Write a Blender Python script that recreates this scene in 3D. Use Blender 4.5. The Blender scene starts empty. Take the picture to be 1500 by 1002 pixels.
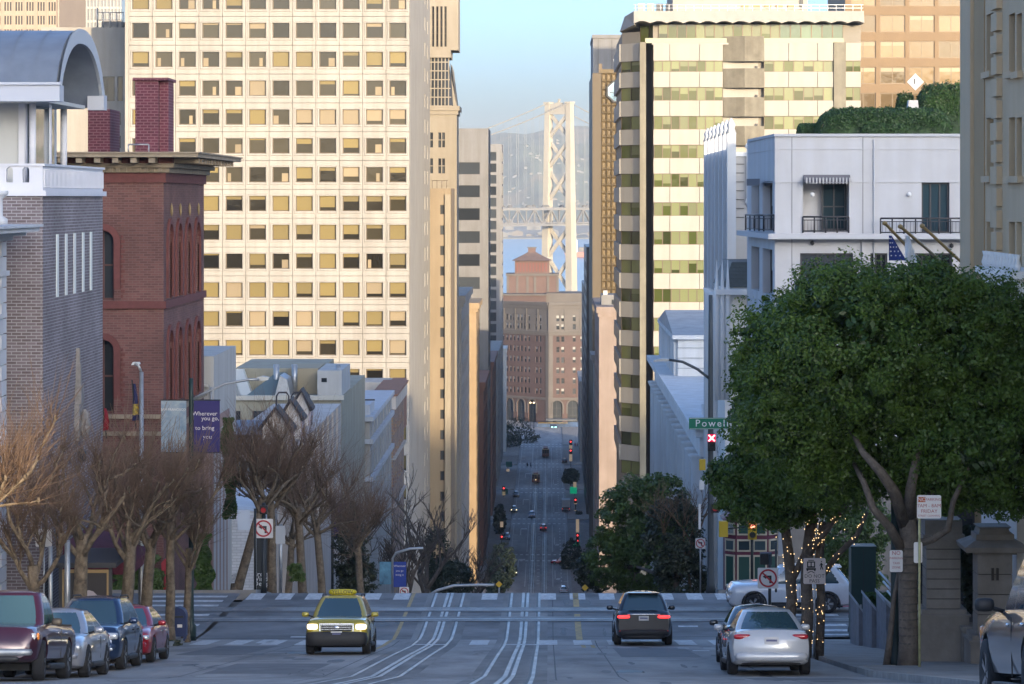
import bpy, bmesh, math, random
import numpy as np
from mathutils import Vector, Matrix, Quaternion
random.seed(7); rng = np.random.default_rng(11)
R = math.radians
S = bpy.context.scene
COL = S.collection
# ------------------------------------------------------------------ camera, sky, sun, exposure
F, VX, HY, EYE = 4500.0, 803.0, 290.0, 92.0      # focal length in photo pixels, vanishing point of the street, eye height above the bay
cam_d = bpy.data.cameras.new('camera'); cam = bpy.data.objects.new('camera', cam_d); COL.objects.link(cam)
cam.location = (0, 0, EYE); cam.rotation_euler = (R(90), 0, 0)
cam_d.sensor_width = 36; cam_d.lens = 36 * F / 1500
cam_d.shift_x = (750 - VX) / 1500; cam_d.shift_y = (HY - 501) / 1500
cam_d.clip_start = 0.5; cam_d.clip_end = 40000
S.camera = cam
SUN_AZ, SUN_EL = 24.0, 6.5                        # degrees to the right of straight behind the camera, and above the horizon
world = bpy.data.worlds.new('World'); S.world = world; world.use_nodes = True
wn = world.node_tree.nodes; wl = world.node_tree.links
sky = wn.new('ShaderNodeTexSky'); sky.sky_type = 'NISHITA'; sky.sun_disc = False
sky.sun_elevation = R(SUN_EL); sky.sun_rotation = R(180 - SUN_AZ)
sky.altitude = 1000; sky.air_density = 0.6; sky.dust_density = 6.8; sky.ozone_density = 2.3
bg = wn.get('Background') or wn.new('ShaderNodeBackground')
bg.inputs['Strength'].default_value = 0.15
wl.new(sky.outputs['Color'], bg.inputs['Color'])
sun_d = bpy.data.lights.new('sun', 'SUN'); sun_d.energy = 2.0; sun_d.angle = R(0.5); sun_d.color = (1.0, 0.78, 0.50)
sun = bpy.data.objects.new('sun', sun_d); COL.objects.link(sun)
ldir = Vector((-math.sin(R(SUN_AZ)) * math.cos(R(SUN_EL)), math.cos(R(SUN_AZ)) * math.cos(R(SUN_EL)), -math.sin(R(SUN_EL))))
sun.rotation_euler = ldir.to_track_quat('-Z', 'Y').to_euler()
vs = S.view_settings; vs.view_transform = 'Standard'; vs.look = 'None'; vs.gamma = 1; vs.exposure = 2.12; vs.use_curve_mapping = False
S.render.engine = 'CYCLES'
S.cycles.use_denoising = True; S.cycles.max_bounces = 6; S.cycles.diffuse_bounces = 3; S.cycles.glossy_bounces = 3
S.cycles.transmission_bounces = 3; S.cycles.volume_bounces = 0; S.cycles.transparent_max_bounces = 6
S.cycles.caustics_reflective = False; S.cycles.caustics_refractive = False

# ------------------------------------------------------------------ helpers
def XX(px, D): return (px - VX) * D / F
def ZZ(py, D): return EYE - (py - HY) * D / F
def PP(px, py, D): return Vector((XX(px, D), D, ZZ(py, D)))
PROF = [(-400, -4), (-30, 1.0), (0, 1.7), (14, 2.9), (52, 8.3), (68, 10.6), (86, 12.8), (98, 14.3), (104, 14.95), (107, 15.12), (120, 15.44),
        (124, 15.95), (265, 40), (410, 63), (540, 80.5), (640, 86.3), (700, 87.5), (1480, 88.3), (1520, 94), (20000, 95)]
def gz(D):                                         # height of the street at distance D
    for (a, da), (b, db) in zip(PROF, PROF[1:]):
        if D <= b: return EYE - (da + (db - da) * (D - a) / (b - a))
    return EYE - 95
MATS = {}
def mat(name, col, rough=0.8, metal=0.0, var=0.0, scale=1.0, bump=0.0, rnd=0.0, spec=0.5, emit=None, estr=1.0, coat=0.0, stain=0.0, col2=None, stretch=None, bscale=None):
    """procedural principled material: base colour broken up by noise, optional per-object variation, relief and rain stains"""
    if name in MATS: return MATS[name]
    m = bpy.data.materials.new(name); m.use_nodes = True; MATS[name] = m
    nt = m.node_tree; N = nt.nodes; L = nt.links; b = N['Principled BSDF']
    b.inputs['Base Color'].default_value = (*col, 1); b.inputs['Roughness'].default_value = rough
    b.inputs['Metallic'].default_value = metal; b.inputs['Specular IOR Level'].default_value = spec
    b.inputs['Coat Weight'].default_value = coat
    if emit: b.inputs['Emission Color'].default_value = (*emit, 1); b.inputs['Emission Strength'].default_value = estr
    src = None
    geo = N.new('ShaderNodeNewGeometry')
    vec = geo.outputs['Position']
    if stretch:
        mp = N.new('ShaderNodeMapping'); mp.inputs['Scale'].default_value = stretch; L.new(vec, mp.inputs['Vector']); vec = mp.outputs['Vector']
    if var > 0:
        no = N.new('ShaderNodeTexNoise'); no.inputs['Scale'].default_value = scale; no.inputs['Detail'].default_value = 6; no.inputs['Roughness'].default_value = 0.65
        L.new(vec, no.inputs['Vector'])
        rp = N.new('ShaderNodeValToRGB'); L.new(no.outputs['Fac'], rp.inputs['Fac'])
        lo = col2 if col2 else tuple(c * (1 - var) for c in col); hi = tuple(min(1, c * (1 + var * 0.6)) for c in col)
        rp.color_ramp.elements[0].position = 0.3; rp.color_ramp.elements[1].position = 0.7
        rp.color_ramp.elements[0].color = (*lo, 1); rp.color_ramp.elements[1].color = (*hi, 1)
        src = rp.outputs['Color']
    if stain > 0:
        mp = N.new('ShaderNodeMapping'); mp.inputs['Scale'].default_value = (1.3, 1.3, 0.12); L.new(geo.outputs['Position'], mp.inputs['Vector'])
        n2 = N.new('ShaderNodeTexNoise'); n2.inputs['Scale'].default_value = 0.8; n2.inputs['Detail'].default_value = 8; L.new(mp.outputs['Vector'], n2.inputs['Vector'])
        r2 = N.new('ShaderNodeValToRGB'); L.new(n2.outputs['Fac'], r2.inputs['Fac'])
        r2.color_ramp.elements[0].position = 0.35; r2.color_ramp.elements[1].position = 0.62
        k = 1 - stain; r2.color_ramp.elements[0].color = (k, k * 0.98, k * 0.95, 1); r2.color_ramp.elements[1].color = (1, 1, 1, 1)
        mx = N.new('ShaderNodeMix'); mx.data_type = 'RGBA'; mx.blend_type = 'MULTIPLY'; mx.inputs['Factor'].default_value = 1
        if src: L.new(src, mx.inputs[6])
        else: mx.inputs[6].default_value = (*col, 1)
        L.new(r2.outputs['Color'], mx.inputs[7]); src = mx.outputs[2]
    if rnd > 0:
        oi = N.new('ShaderNodeObjectInfo'); mr = N.new('ShaderNodeMapRange'); mr.inputs['To Min'].default_value = 1 - rnd; mr.inputs['To Max'].default_value = 1 + rnd
        L.new(oi.outputs['Random'], mr.inputs['Value'])
        hs = N.new('ShaderNodeHueSaturation'); L.new(mr.outputs['Result'], hs.inputs['Value'])
        if src: L.new(src, hs.inputs['Color'])
        else: hs.inputs['Color'].default_value = (*col, 1)
        src = hs.outputs['Color']
    if src: L.new(src, b.inputs['Base Color'])
    if bump > 0:
        n3 = N.new('ShaderNodeTexNoise'); n3.inputs['Scale'].default_value = bscale or scale * 6; n3.inputs['Detail'].default_value = 5; L.new(vec, n3.inputs['Vector'])
        bp = N.new('ShaderNodeBump'); bp.inputs['Strength'].default_value = bump; bp.inputs['Distance'].default_value = 0.05
        L.new(n3.outputs['Fac'], bp.inputs['Height']); L.new(bp.outputs['Normal'], b.inputs['Normal'])
    return m
def brick_mat(name, c1, c2, mortar, bw=0.22, bh=0.075, ms=0.012, var=0.25, bump=0.5, offs=0.5):
    if name in MATS: return MATS[name]
    m = mat(name, c1, 0.85); nt = m.node_tree; N = nt.nodes; L = nt.links; b = N['Principled BSDF']
    geo = N.new('ShaderNodeNewGeometry'); sp = N.new('ShaderNodeSeparateXYZ'); L.new(geo.outputs['Position'], sp.inputs[0])
    ad = N.new('ShaderNodeMath'); ad.operation = 'ADD'; L.new(sp.outputs['X'], ad.inputs[0]); L.new(sp.outputs['Y'], ad.inputs[1])
    cb = N.new('ShaderNodeCombineXYZ'); L.new(ad.outputs[0], cb.inputs['X']); L.new(sp.outputs['Z'], cb.inputs['Y'])
    bt = N.new('ShaderNodeTexBrick'); L.new(cb.outputs[0], bt.inputs['Vector']); bt.offset = offs
    bt.inputs['Scale'].default_value = 1; bt.inputs['Brick Width'].default_value = bw; bt.inputs['Row Height'].default_value = bh
    bt.inputs['Mortar Size'].default_value = ms; bt.inputs['Mortar Smooth'].default_value = 0.1
    bt.inputs['Color1'].default_value = (*c1, 1); bt.inputs['Color2'].default_value = (*c2, 1); bt.inputs['Mortar'].default_value = (*mortar, 1)
    no = N.new('ShaderNodeTexNoise'); no.inputs['Scale'].default_value = 0.5; no.inputs['Detail'].default_value = 8; L.new(geo.outputs['Position'], no.inputs['Vector'])
    mr = N.new('ShaderNodeMapRange'); mr.inputs['From Min'].default_value = 0.3; mr.inputs['From Max'].default_value = 0.7
    mr.inputs['To Min'].default_value = 1 - var; mr.inputs['To Max'].default_value = 1 + var; L.new(no.outputs['Fac'], mr.inputs['Value'])
    hs = N.new('ShaderNodeHueSaturation'); L.new(bt.outputs['Color'], hs.inputs['Color']); L.new(mr.outputs['Result'], hs.inputs['Value'])
    L.new(hs.outputs['Color'], b.inputs['Base Color'])
    bp = N.new('ShaderNodeBump'); bp.inputs['Strength'].default_value = bump; bp.inputs['Distance'].default_value = 0.02; bp.invert = True
    L.new(bt.outputs['Fac'], bp.inputs['Height']); L.new(bp.outputs['Normal'], b.inputs['Normal'])
    return m
def glass_mat(name, col, rough=0.06, rnd=0.5, wob=0.15, spec=0.5):
    """opaque dark window glass: mirror-like with slight waviness and a tone that differs from pane to pane"""
    m = mat(name, col, rough, 0.0, rnd=rnd, spec=spec)
    nt = m.node_tree; N = nt.nodes; L = nt.links
    geo = N.new('ShaderNodeNewGeometry'); no = N.new('ShaderNodeTexNoise'); no.inputs['Scale'].default_value = 0.7; L.new(geo.outputs['Position'], no.inputs['Vector'])
    bp = N.new('ShaderNodeBump'); bp.inputs['Strength'].default_value = wob; bp.inputs['Distance'].default_value = 0.05
    L.new(no.outputs['Fac'], bp.inputs['Height']); L.new(bp.outputs['Normal'], N['Principled BSDF'].inputs['Normal'])
    return m

def leaf_mat(name, c1, c2, trans=0.3, scale=1.6):
    """leaf: noise-mixed greens, some light passing through the blade"""
    m = mat(name, c1, .42, var=.5, scale=scale, col2=c2); N = m.node_tree.nodes; L = m.node_tree.links; b = N['Principled BSDF']
    t = N.new('ShaderNodeBsdfTranslucent'); src = b.inputs['Base Color'].links[0].from_socket; L.new(src, t.inputs['Color'])
    mx = N.new('ShaderNodeMixShader'); mx.inputs[0].default_value = trans; L.new(b.outputs[0], mx.inputs[1]); L.new(t.outputs[0], mx.inputs[2]); L.new(mx.outputs[0], N['Material Output'].inputs['Surface']); return m
class MB:
    """collects faces; build() links them as ONE mesh object"""
    def __init__(s): s.v = []; s.f = []; s.sm = []
    def add(s, vs, fs, smooth=False):
        n = len(s.v); s.v.extend([tuple(v) for v in vs]); s.f.extend([tuple(i + n for i in f) for f in fs]); s.sm.extend([smooth] * len(fs)); return s
    def box(s, x0, x1, y0, y1, z0, z1):
        return s.add([(x0,y0,z0),(x1,y0,z0),(x1,y1,z0),(x0,y1,z0),(x0,y0,z1),(x1,y0,z1),(x1,y1,z1),(x0,y1,z1)],
                     [(0,3,2,1),(4,5,6,7),(0,1,5,4),(1,2,6,5),(2,3,7,6),(3,0,4,7)])
    def obox(s, O, U, V, u0, u1, n0, n1, v0, v1):
        """box in a facade frame: U along the wall, N = inward, z up"""
        Nn = Vector((-U.y, U.x, 0))
        P = [O + U * u + Nn * n + Vector((0, 0, v)) for v in (v0, v1) for (u, n) in ((u0, n0), (u1, n0), (u1, n1), (u0, n1))]
        return s.add(P, [(0,3,2,1),(4,5,6,7),(0,1,5,4),(1,2,6,5),(2,3,7,6),(3,0,4,7)])
    def prism(s, pts, h, axis='z'):
        """closed polygon pts (3-D, planar) extruded by vector h"""
        h = Vector(h); n = len(pts); P = [Vector(p) for p in pts]; Q = [p + h for p in P]
        return s.add(P + Q, [tuple(range(n))[::-1], tuple(range(n, 2 * n))] + [(i, (i + 1) % n, n + (i + 1) % n, n + i) for i in range(n)])
    def tube(s, pts, rad, n=6, caps=True, smooth=True):
        pts = [Vector(p) for p in pts]
        if not hasattr(rad, '__len__'): rad = [rad] * len(pts)
        base = len(s.v); prev = None
        for i, p in enumerate(pts):
            d = (pts[min(i + 1, len(pts) - 1)] - pts[max(i - 1, 0)])
            d = d.normalized() if d.length > 1e-9 else Vector((0, 0, 1))
            if prev is None: a = d.orthogonal().normalized()
            else:
                a = prev - d * prev.dot(d); a = a.normalized() if a.length > 1e-6 else d.orthogonal().normalized()
            prev = a; b = d.cross(a)
            for k in range(n):
                t = 2 * math.pi * k / n; s.v.append(tuple(p + (a * math.cos(t) + b * math.sin(t)) * rad[i]))
        for i in range(len(pts) - 1):
            for k in range(n):
                s.f.append((base + i * n + k, base + i * n + (k + 1) % n, base + (i + 1) * n + (k + 1) % n, base + (i + 1) * n + k)); s.sm.append(smooth)
        if caps:
            s.f.append(tuple(base + k for k in range(n))[::-1]); s.sm.append(False)
            m = base + (len(pts) - 1) * n; s.f.append(tuple(m + k for k in range(n))); s.sm.append(False)
        return s
    def lathe(s, c, prof, n=12, smooth=True):
        """prof: (radius, z) list turned about the vertical through c"""
        c = Vector(c); base = len(s.v)
        for r, z in prof:
            for k in range(n):
                t = 2 * math.pi * k / n; s.v.append((c.x + r * math.cos(t), c.y + r * math.sin(t), c.z + z))
        for i in range(len(prof) - 1):
            for k in range(n):
                s.f.append((base + i*n + k, base + i*n + (k+1) % n, base + (i+1)*n + (k+1) % n, base + (i+1)*n + k)); s.sm.append(smooth)
        s.f.append(tuple(base + k for k in range(n))[::-1]); s.sm.append(False)
        m = base + (len(prof) - 1) * n; s.f.append(tuple(m + k for k in range(n))); s.sm.append(False)
        return s
    def grid(s, rows, smooth=True, closed=False):
        n = len(rows[0]); base = len(s.v)
        for r in rows: s.v.extend([tuple(p) for p in r])
        for i in range(len(rows) - 1):
            for k in range(n if closed else n - 1):
                s.f.append((base+i*n+k, base+i*n+(k+1) % n, base+(i+1)*n+(k+1) % n, base+(i+1)*n+k)); s.sm.append(smooth)
        return s
    def mesh(s, name, off=(0, 0, 0)):
        me = bpy.data.meshes.new(name); o = Vector(off)
        me.from_pydata([(v[0]-o.x, v[1]-o.y, v[2]-o.z) for v in s.v], [], s.f)
        me.polygons.foreach_set('use_smooth', s.sm); me.update(); return me
    def build(s, name, m, parent=None, flip=False, loc=None):
        off = parent.location if parent is not None else (loc or (0, 0, 0))
        if parent is not None and parent.parent is not None: off = Vector(off) + parent.parent.location
        me = s.mesh(name, off)
        if m: me.materials.append(m)
        o = bpy.data.objects.new(name, me); COL.objects.link(o)
        if parent is not None: o.parent = parent
        elif loc: o.location = loc
        return o
def link(name, me, parent=None, loc=(0, 0, 0), rz=0):
    o = bpy.data.objects.new(name, me); COL.objects.link(o); o.location = loc
    if rz: o.rotation_euler = (0, 0, rz)
    if parent is not None: o.parent = parent
    return o
def tag(o, label, cat, group=None, kind=None):
    if label: o['label'] = label
    if cat: o['category'] = cat
    if group: o['group'] = group
    if kind: o['kind'] = kind
    return o
def thing(name, label, cat, loc=(0, 0, 0), rz=0, group=None):
    o = bpy.data.objects.new(name, None); COL.objects.link(o); o.location = loc; o.rotation_euler = (0, 0, rz); o.empty_display_size = 0.2
    return tag(o, label, cat, group)
def struct(o): o['kind'] = 'structure'; return o
def copy_tree(o, parent=None):
    c = o.copy(); COL.objects.link(c); c.parent = parent
    for ch in list(o.children): copy_tree(ch, c)
    return c
def apply_mods(o):
    dg = bpy.context.evaluated_depsgraph_get(); me = bpy.data.meshes.new_from_object(o.evaluated_get(dg))
    old = o.data; o.modifiers.clear(); o.data = me; bpy.data.meshes.remove(old)
def text_mesh(body, size, m, align='CENTER', ext=0.0, name='lettering', space=1.0):
    """flat lettering as a mesh in the local xz plane facing -y"""
    cu = bpy.data.curves.new('t', 'FONT'); cu.body = body; cu.size = size; cu.align_x = align; cu.align_y = 'CENTER'; cu.extrude = ext; cu.space_character = space
    cu.resolution_u = 2
    o = bpy.data.objects.new('t', cu); COL.objects.link(o); me = bpy.data.meshes.new(name); PENDING.append((o, me, m)); return me
PENDING = []
def finish_texts():
    """turn all lettering curves into meshes in one evaluation"""
    dg = bpy.context.evaluated_depsgraph_get()
    for o, me, m in PENDING:
        new = bpy.data.meshes.new_from_object(o.evaluated_get(dg)); new.transform(Matrix.Rotation(R(90), 4, 'X')); new.materials.clear(); new.materials.append(m)
        me.user_remap(new); new.name = 'lettering'
    for o, me, m in PENDING: cu = o.data; bpy.data.objects.remove(o); bpy.data.curves.remove(cu); bpy.data.meshes.remove(me)

# ---- walls with real openings, and windows set into them
def facade(mb, O, U, W, H, holes, depth=0.25):
    """front skin of a wall with rectangular openings and their reveals. O: lower corner at the left seen from outside, U: along the wall"""
    O = Vector(O); Nn = Vector((-U.y, U.x, 0)); Z = Vector((0, 0, 1))
    us = sorted({0.0, W} | {round(c, 4) for h in holes for c in h[:2]}); vs_ = sorted({0.0, H} | {round(c, 4) for h in holes for c in h[2:4]})
    blocked = set()
    ui = {u: i for i, u in enumerate(us)}; vi = {v: i for i, v in enumerate(vs_)}
    for h in holes:
        for i in range(ui[round(h[0], 4)], ui[round(h[1], 4)]):
            for j in range(vi[round(h[2], 4)], vi[round(h[3], 4)]): blocked.add((i, j))
    P = lambda u, v, n=0: O + U * u + Z * v + Nn * n
    for i in range(len(us) - 1):
        j = 0
        while j < len(vs_) - 1:
            if (i, j) in blocked: j += 1; continue
            k = j
            while k + 1 < len(vs_) - 1 and (i, k + 1) not in blocked: k += 1
            a, b, c, d = us[i], us[i + 1], vs_[j], vs_[k + 1]
            mb.add([P(a, c), P(b, c), P(b, d), P(a, d)], [(0, 1, 2, 3)]); j = k + 1
    for h in holes:
        a, b, c, d = h[:4]
        mb.add([P(a,c), P(b,c), P(b,d), P(a,d), P(a,c,depth), P(b,c,depth), P(b,d,depth), P(a,d,depth)],
               [(0,4,5,1), (1,5,6,2), (2,6,7,3), (3,7,4,0)])
    return mb
WCACHE = {}
def win_meshes(w, h, ft, fd, mu, mv, fm, gm):
    key = (round(w, 3), round(h, 3), ft, fd, mu, mv, fm.name, gm.name)
    if key in WCACHE: return WCACHE[key]
    f = MB()
    f.box(0, ft, 0, fd, 0, h); f.box(w - ft, w, 0, fd, 0, h); f.box(ft, w - ft, 0, fd, 0, ft); f.box(ft, w - ft, 0, fd, h - ft, h)
    for k in range(1, mu): x = w * k / mu; f.box(x - ft * .4, x + ft * .4, 0.004, fd, ft, h - ft)
    for k in range(1, mv): z = h * k / mv; f.box(ft, w - ft, 0.008, fd, z - ft * .4, z + ft * .4)
    g = MB(); g.add([(ft * .5, fd * .7, ft * .5), (w - ft * .5, fd * .7, ft * .5), (w - ft * .5, fd * .7, h - ft * .5), (ft * .5, fd * .7, h - ft * .5)], [(0, 1, 2, 3)])
    a = f.mesh('window'); a.materials.append(fm); b = g.mesh('pane'); b.materials.append(gm)
    WCACHE[key] = (a, b); return a, b
BCACHE = {}
def add_window(bld, O, U, h, fm, gm, inset=0.15, ft=0.08, fd=0.1, mu=1, mv=1, blind=None, bfrac=0.0, name='window'):
    """a framed window standing in the opening h of a wall; its pane and blind are sub-parts"""
    w, hh = h[1] - h[0], h[3] - h[2]
    a, b = win_meshes(w, hh, ft, fd, mu, mv, fm, gm); Nn = Vector((-U.y, U.x, 0)); rz = math.atan2(U.y, U.x)
    p = Vector(O) + U * h[0] + Nn * inset + Vector((0, 0, h[2])) - bld.location
    o = link(name, a, bld, p, rz); link('pane', b, o)
    if blind is not None and bfrac > 0.02:
        bf = round(bfrac * 8) / 8
        key = (round(w, 3), round(hh, 3), ft, fd, bf, blind.name)
        if bf > 0 and key not in BCACHE:
            q = MB(); y = fd * .6; z0 = hh - ft - (hh - 2 * ft) * bf
            q.add([(ft, y, z0), (w - ft, y, z0), (w - ft, y, hh - ft), (ft, y, hh - ft)], [(0, 1, 2, 3)])
            BCACHE[key] = q.mesh('blind'); BCACHE[key].materials.append(blind)
        if bf > 0: link('blind', BCACHE[key], o)
    return o
def holes_grid(u0, du, nu, w, v0, dv, nv, h): return [(u0 + i * du, u0 + i * du + w, v0 + j * dv, v0 + j * dv + h) for j in range(nv) for i in range(nu)]
EX, WY = Vector((1, 0, 0)), Vector((0, -1, 0))     # U for a wall facing the camera; U for a north-side (left) street wall facing +x is +Y
UL = Vector((0, 1, 0)); UR = Vector((0, -1, 0))    # left-hand street wall (faces +x), right-hand street wall (faces -x)
# ------------------------------------------------------------------ materials used widely
STEEL = mat('rail_steel', (0.42, 0.41, 0.39), 0.45, 0.55, var=0.5, scale=1.6, stretch=(1, .3, 1))
ASPHALT = mat('asphalt', (0.205, 0.203, 0.202), 0.78, var=0.5, scale=0.35, bump=0.25, bscale=40)
ASPH_N = mat('worn_asphalt', (0.32, 0.305, 0.29), 0.75, var=0.5, scale=0.5, bump=0.25, bscale=40, stretch=(1, 0.25, 1))
CONCRETE = mat('concrete', (0.27, 0.26, 0.245), 0.85, var=0.3, scale=0.8, bump=0.2, bscale=30)
TRACKBED = mat('trackbed_concrete', (0.24, 0.235, 0.225), 0.8, var=0.45, scale=0.6, stretch=(1, 0.2, 1), bump=0.2, bscale=30)
PAINT_W = mat('road_paint_white', (0.68, 0.68, 0.66), 0.7, var=0.3, scale=5, col2=(0.36, 0.36, 0.36))
PAINT_Y = mat('road_paint_yellow', (0.50, 0.33, 0.10), 0.7, var=0.45, scale=5, col2=(0.22, 0.18, 0.12))
DARKMETAL = mat('dark_metal', (0.03, 0.035, 0.035), 0.45, 0.3)
GALV = mat('galvanised', (0.42, 0.43, 0.44), 0.45, 0.7, var=0.2, scale=4)
BLACK = mat('black_plastic', (0.015, 0.015, 0.017), 0.5)
WHITE = mat('white_paint', (0.78, 0.77, 0.75), 0.55)
GLASS = glass_mat('window_glass', (0.035, 0.04, 0.045))
GLASS_W = glass_mat('window_glass_warm', (0.06, 0.05, 0.03))
BARE = [None]
# ------------------------------------------------------------------ ground
DS = [-60, -40, -20, 0] + [14 + 2 * i for i in range(56)] + [126, 128, 132] + [140 + 12 * i for i in range(46)] + [700, 760, 900, 1100, 1300, 1480, 1500, 1520]
DS = sorted(set(DS))
def strip(mb, x0, x1, d0, d1, dz, side=0.0, kerb=None, step=None):
    """sheet that follows the street's slope; side > 0 closes its edges downwards"""
    fx0 = x0 if callable(x0) else (lambda D: x0); fx1 = x1 if callable(x1) else (lambda D: x1)
    ds = [d0] + [d for d in DS if d0 + .01 < d < d1 - .01] + [d1]
    a = [[(fx0(d), d, gz(d) + dz), (fx1(d), d, gz(d) + dz)] for d in ds]
    mb.grid(a, smooth=False)
    if side:
        mb.grid([[(fx0(d), d, gz(d) + dz - side), (fx0(d), d, gz(d) + dz)] for d in ds], smooth=False)
        mb.grid([[(fx1(d), d, gz(d) + dz), (fx1(d), d, gz(d) + dz - side)] for d in ds], smooth=False)
        for d in (d0, d1):
            mb.add([(fx0(d), d, gz(d)+dz), (fx1(d), d, gz(d)+dz), (fx1(d), d, gz(d)+dz-side), (fx0(d), d, gz(d)+dz-side)], [(0, 1, 2, 3)])
    return mb
def lerp_at(tab):
    def f(D):
        if D <= tab[0][0]: return tab[0][1]
        for (a, x), (b, y) in zip(tab, tab[1:]):
            if D <= b: return x + (y - x) * (D - a) / (b - a)
        return tab[-1][1]
    return f
KL = lerp_at([(100, -12.0), (130, -11.4), (600, -10.0), (1500, -10.0)]); KR = lerp_at([(100, 7.1), (130, 6.6), (600, 5.15), (1500, 5.15)])
g = MB(); strip(g, -900, 900, -400, 1520, -0.35)
g.add([(-6000, -400, EYE+3.6), (6000, -400, EYE+3.6), (6000, -3000, EYE-20), (-6000, -3000, EYE-20)], [(0, 1, 2, 3)])
g.add([(x * 1.0, d, gz(d) - .35) for d in (-400, 124, 640, 1480, 1520) for x in (-6000, -900)] + [(x * 1.0, d, gz(d) - .35) for d in (-400, 124, 640, 1480, 1520) for x in (900, 6000)],
      [(o+2*i, o+2*i+1, o+2*i+3, o+2*i+2) for o in (0, 10) for i in range(4)])
struct(g.build('ground', CONCRETE))
r = MB(); strip(r, KL, KR, 104, 640, 0.0)
road = struct(r.build('road', ASPHALT))
r = MB(); strip(r, KL, KR, 640, 1480, 0.0); struct(r.build('road_lower_street', mat('asphalt_lightened', (0.30, 0.30, 0.30), 0.75, var=0.35, scale=0.3, stretch=(1, .2, 1))))  # same asphalt, colour lightened to counter the shade in the canyon
r = MB(); strip(r, -12.0, 7.1, -60, 104, 0.0)
struct(r.build('road_near', ASPH_N)).name = 'road_upper_block'
r = MB()
for a, b in ((-220, -12), (7.1, 220)): r.grid([[(a, d, gz(d)), (b, d, gz(d))] for d in (105, 107, 112, 120)], smooth=False)
struct(r.build('cross_street', ASPHALT))
# cross streets down in the canyon
r = MB()
XST = [(747, 16), (832, 16), (920, 16), (1008, 16), (1090, 14)]
for d, w in XST:
    for a, b in ((-160, KL(d)), (KR(d), 160)): r.grid([[(a, q, gz(q)), (b, q, gz(q))] for q in (d - w/2 + 4, d + w/2 - 4)], smooth=False)
struct(r.build('canyon_cross_streets', ASPHALT))
def sidewalk(x0, x1, d0, d1, h=0.13):
    m = MB(); strip(m, x0, x1, d0, d1, h, side=0.4); return struct(m.build('sidewalk', SIDEW))
SIDEW = mat('sidewalk_concrete', (0.29, 0.27, 0.25), 0.85, var=0.3, scale=0.7, bump=0.2, bscale=25)
KERB = mat('kerb_granite', (0.33, 0.32, 0.30), 0.8, var=0.3, scale=2)
FLL, FLR = -15.4, 10.6
sidewalk(-40, -12.15, -60, 103.2)
sidewalk(7.25, 40, -60, 72)
sidewalk(7.4, 40, 72.0, 103.5, 0.03)
prev = 121.5
for d, w in XST + [(1480, 30)]:
    sidewalk(-40, lambda D: KL(D) - .15, prev, d - w/2 + 3.5); sidewalk(lambda D: KR(D) + .15, 40, prev, d - w/2 + 3.5); prev = d + w/2 - 3.5
# kerbs: stones along both sides of the upper block
def kerb(x0, x1, d0, d1, h):
    m = MB(); strip(m, x0, x1, d0, d1, h, side=0.4); return struct(m.build('kerb', KERB))
kerb(-12.15, -12.0, -60, 103.2, 0.14); kerb(7.1, 7.25, -60, 70.5, 0.14)
m = MB()                                            # rounded end of the right-hand kerb
pts = [(7.1 + 0.9 * (1 - math.cos(t)), 70.5 + 1.6 * math.sin(t)) for t in [i * R(90) / 6 for i in range(7)]]
for (xa, da), (xb, db) in zip(pts, pts[1:]):
    m.prism([(xa, da, gz(da) - .3), (xb, db, gz(db) - .3), (xb + .15, db - .02, gz(db) - .3), (xa + .15, da - .02, gz(da) - .3)], (0, 0, 0.44))
struct(m.build('kerb', KERB))
m = MB(); strip(m, lambda D: KL(D) - .15, KL, 121.5, 735, 0.14, side=.4); struct(m.build('kerb', KERB))
m = MB(); strip(m, KR, lambda D: KR(D) + .15, 121.5, 735, 0.14, side=.4); struct(m.build('kerb', KERB))
# ------------------------------------------------------------------ cable-car tracks
TX = (-3.81, -0.87)
for tx in TX:
    t = MB(); strip(t, tx - 0.85, tx + 0.85, -60, 1075, 0.004); tb = t.build('cable_car_track_bed', TRACKBED); struct(tb); tb['label'] = 'worn concrete bed of a cable-car track'
    for x, w in ((-0.535, 0.042), (0.535, 0.042)):
        q = MB(); strip(q, tx + x - w, tx + x + w, -60, 1075, 0.014); q.build('rail', STEEL, tb)
        q = MB(); strip(q, tx + x - w - .06, tx + x - w - 0.01, -60, 400, 0.010); q.build('rail_groove', BLACK, tb)
    for x in (-0.085, 0.085):
        q = MB(); strip(q, tx + x - 0.05, tx + x + 0.05, -60, 1075, 0.014); q.build('slot_plate', STEEL, tb)
    q = MB(); strip(q, tx - 0.024, tx + 0.024, -60, 400, 0.010); q.build('cable_slot', BLACK, tb)
    for k in range(18):                            # steel covers across the slot
        d = 40 + k * 4.1; q = MB(); q.grid([[(tx - .3, d, gz(d) + .010), (tx + .3, d, gz(d) + .010)], [(tx - .3, d + .45, gz(d + .45) + .010), (tx + .3, d + .45, gz(d + .45) + .010)]], smooth=False)
        q.build('pit_cover', TRACKBED, tb)
for td in (110.9, 114.1):                           # the crossing line
    tb = MB().grid([[(x, td - .8, gz(td - .8) + .018), (x, td + .8, gz(td + .8) + .018)] for x in (-120, 120)], smooth=False).build('cable_car_track_bed', TRACKBED); struct(tb); tb['label'] = 'concrete bed of a cable-car track on the cross street'
    for o_ in (-.535, .535):
        MB().grid([[(x, td + o_ - .05, gz(td + o_) + .026), (x, td + o_ + .05, gz(td + o_) + .026)] for x in (-120, 120)], smooth=False).build('rail', STEEL, tb)
    for o_ in (-.1, .1): MB().grid([[(x, td + o_ - .07, gz(td + o_) + .026), (x, td + o_ + .07, gz(td + o_) + .026)] for x in (-120, 120)], smooth=False).build('slot_plate', STEEL, tb)
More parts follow.
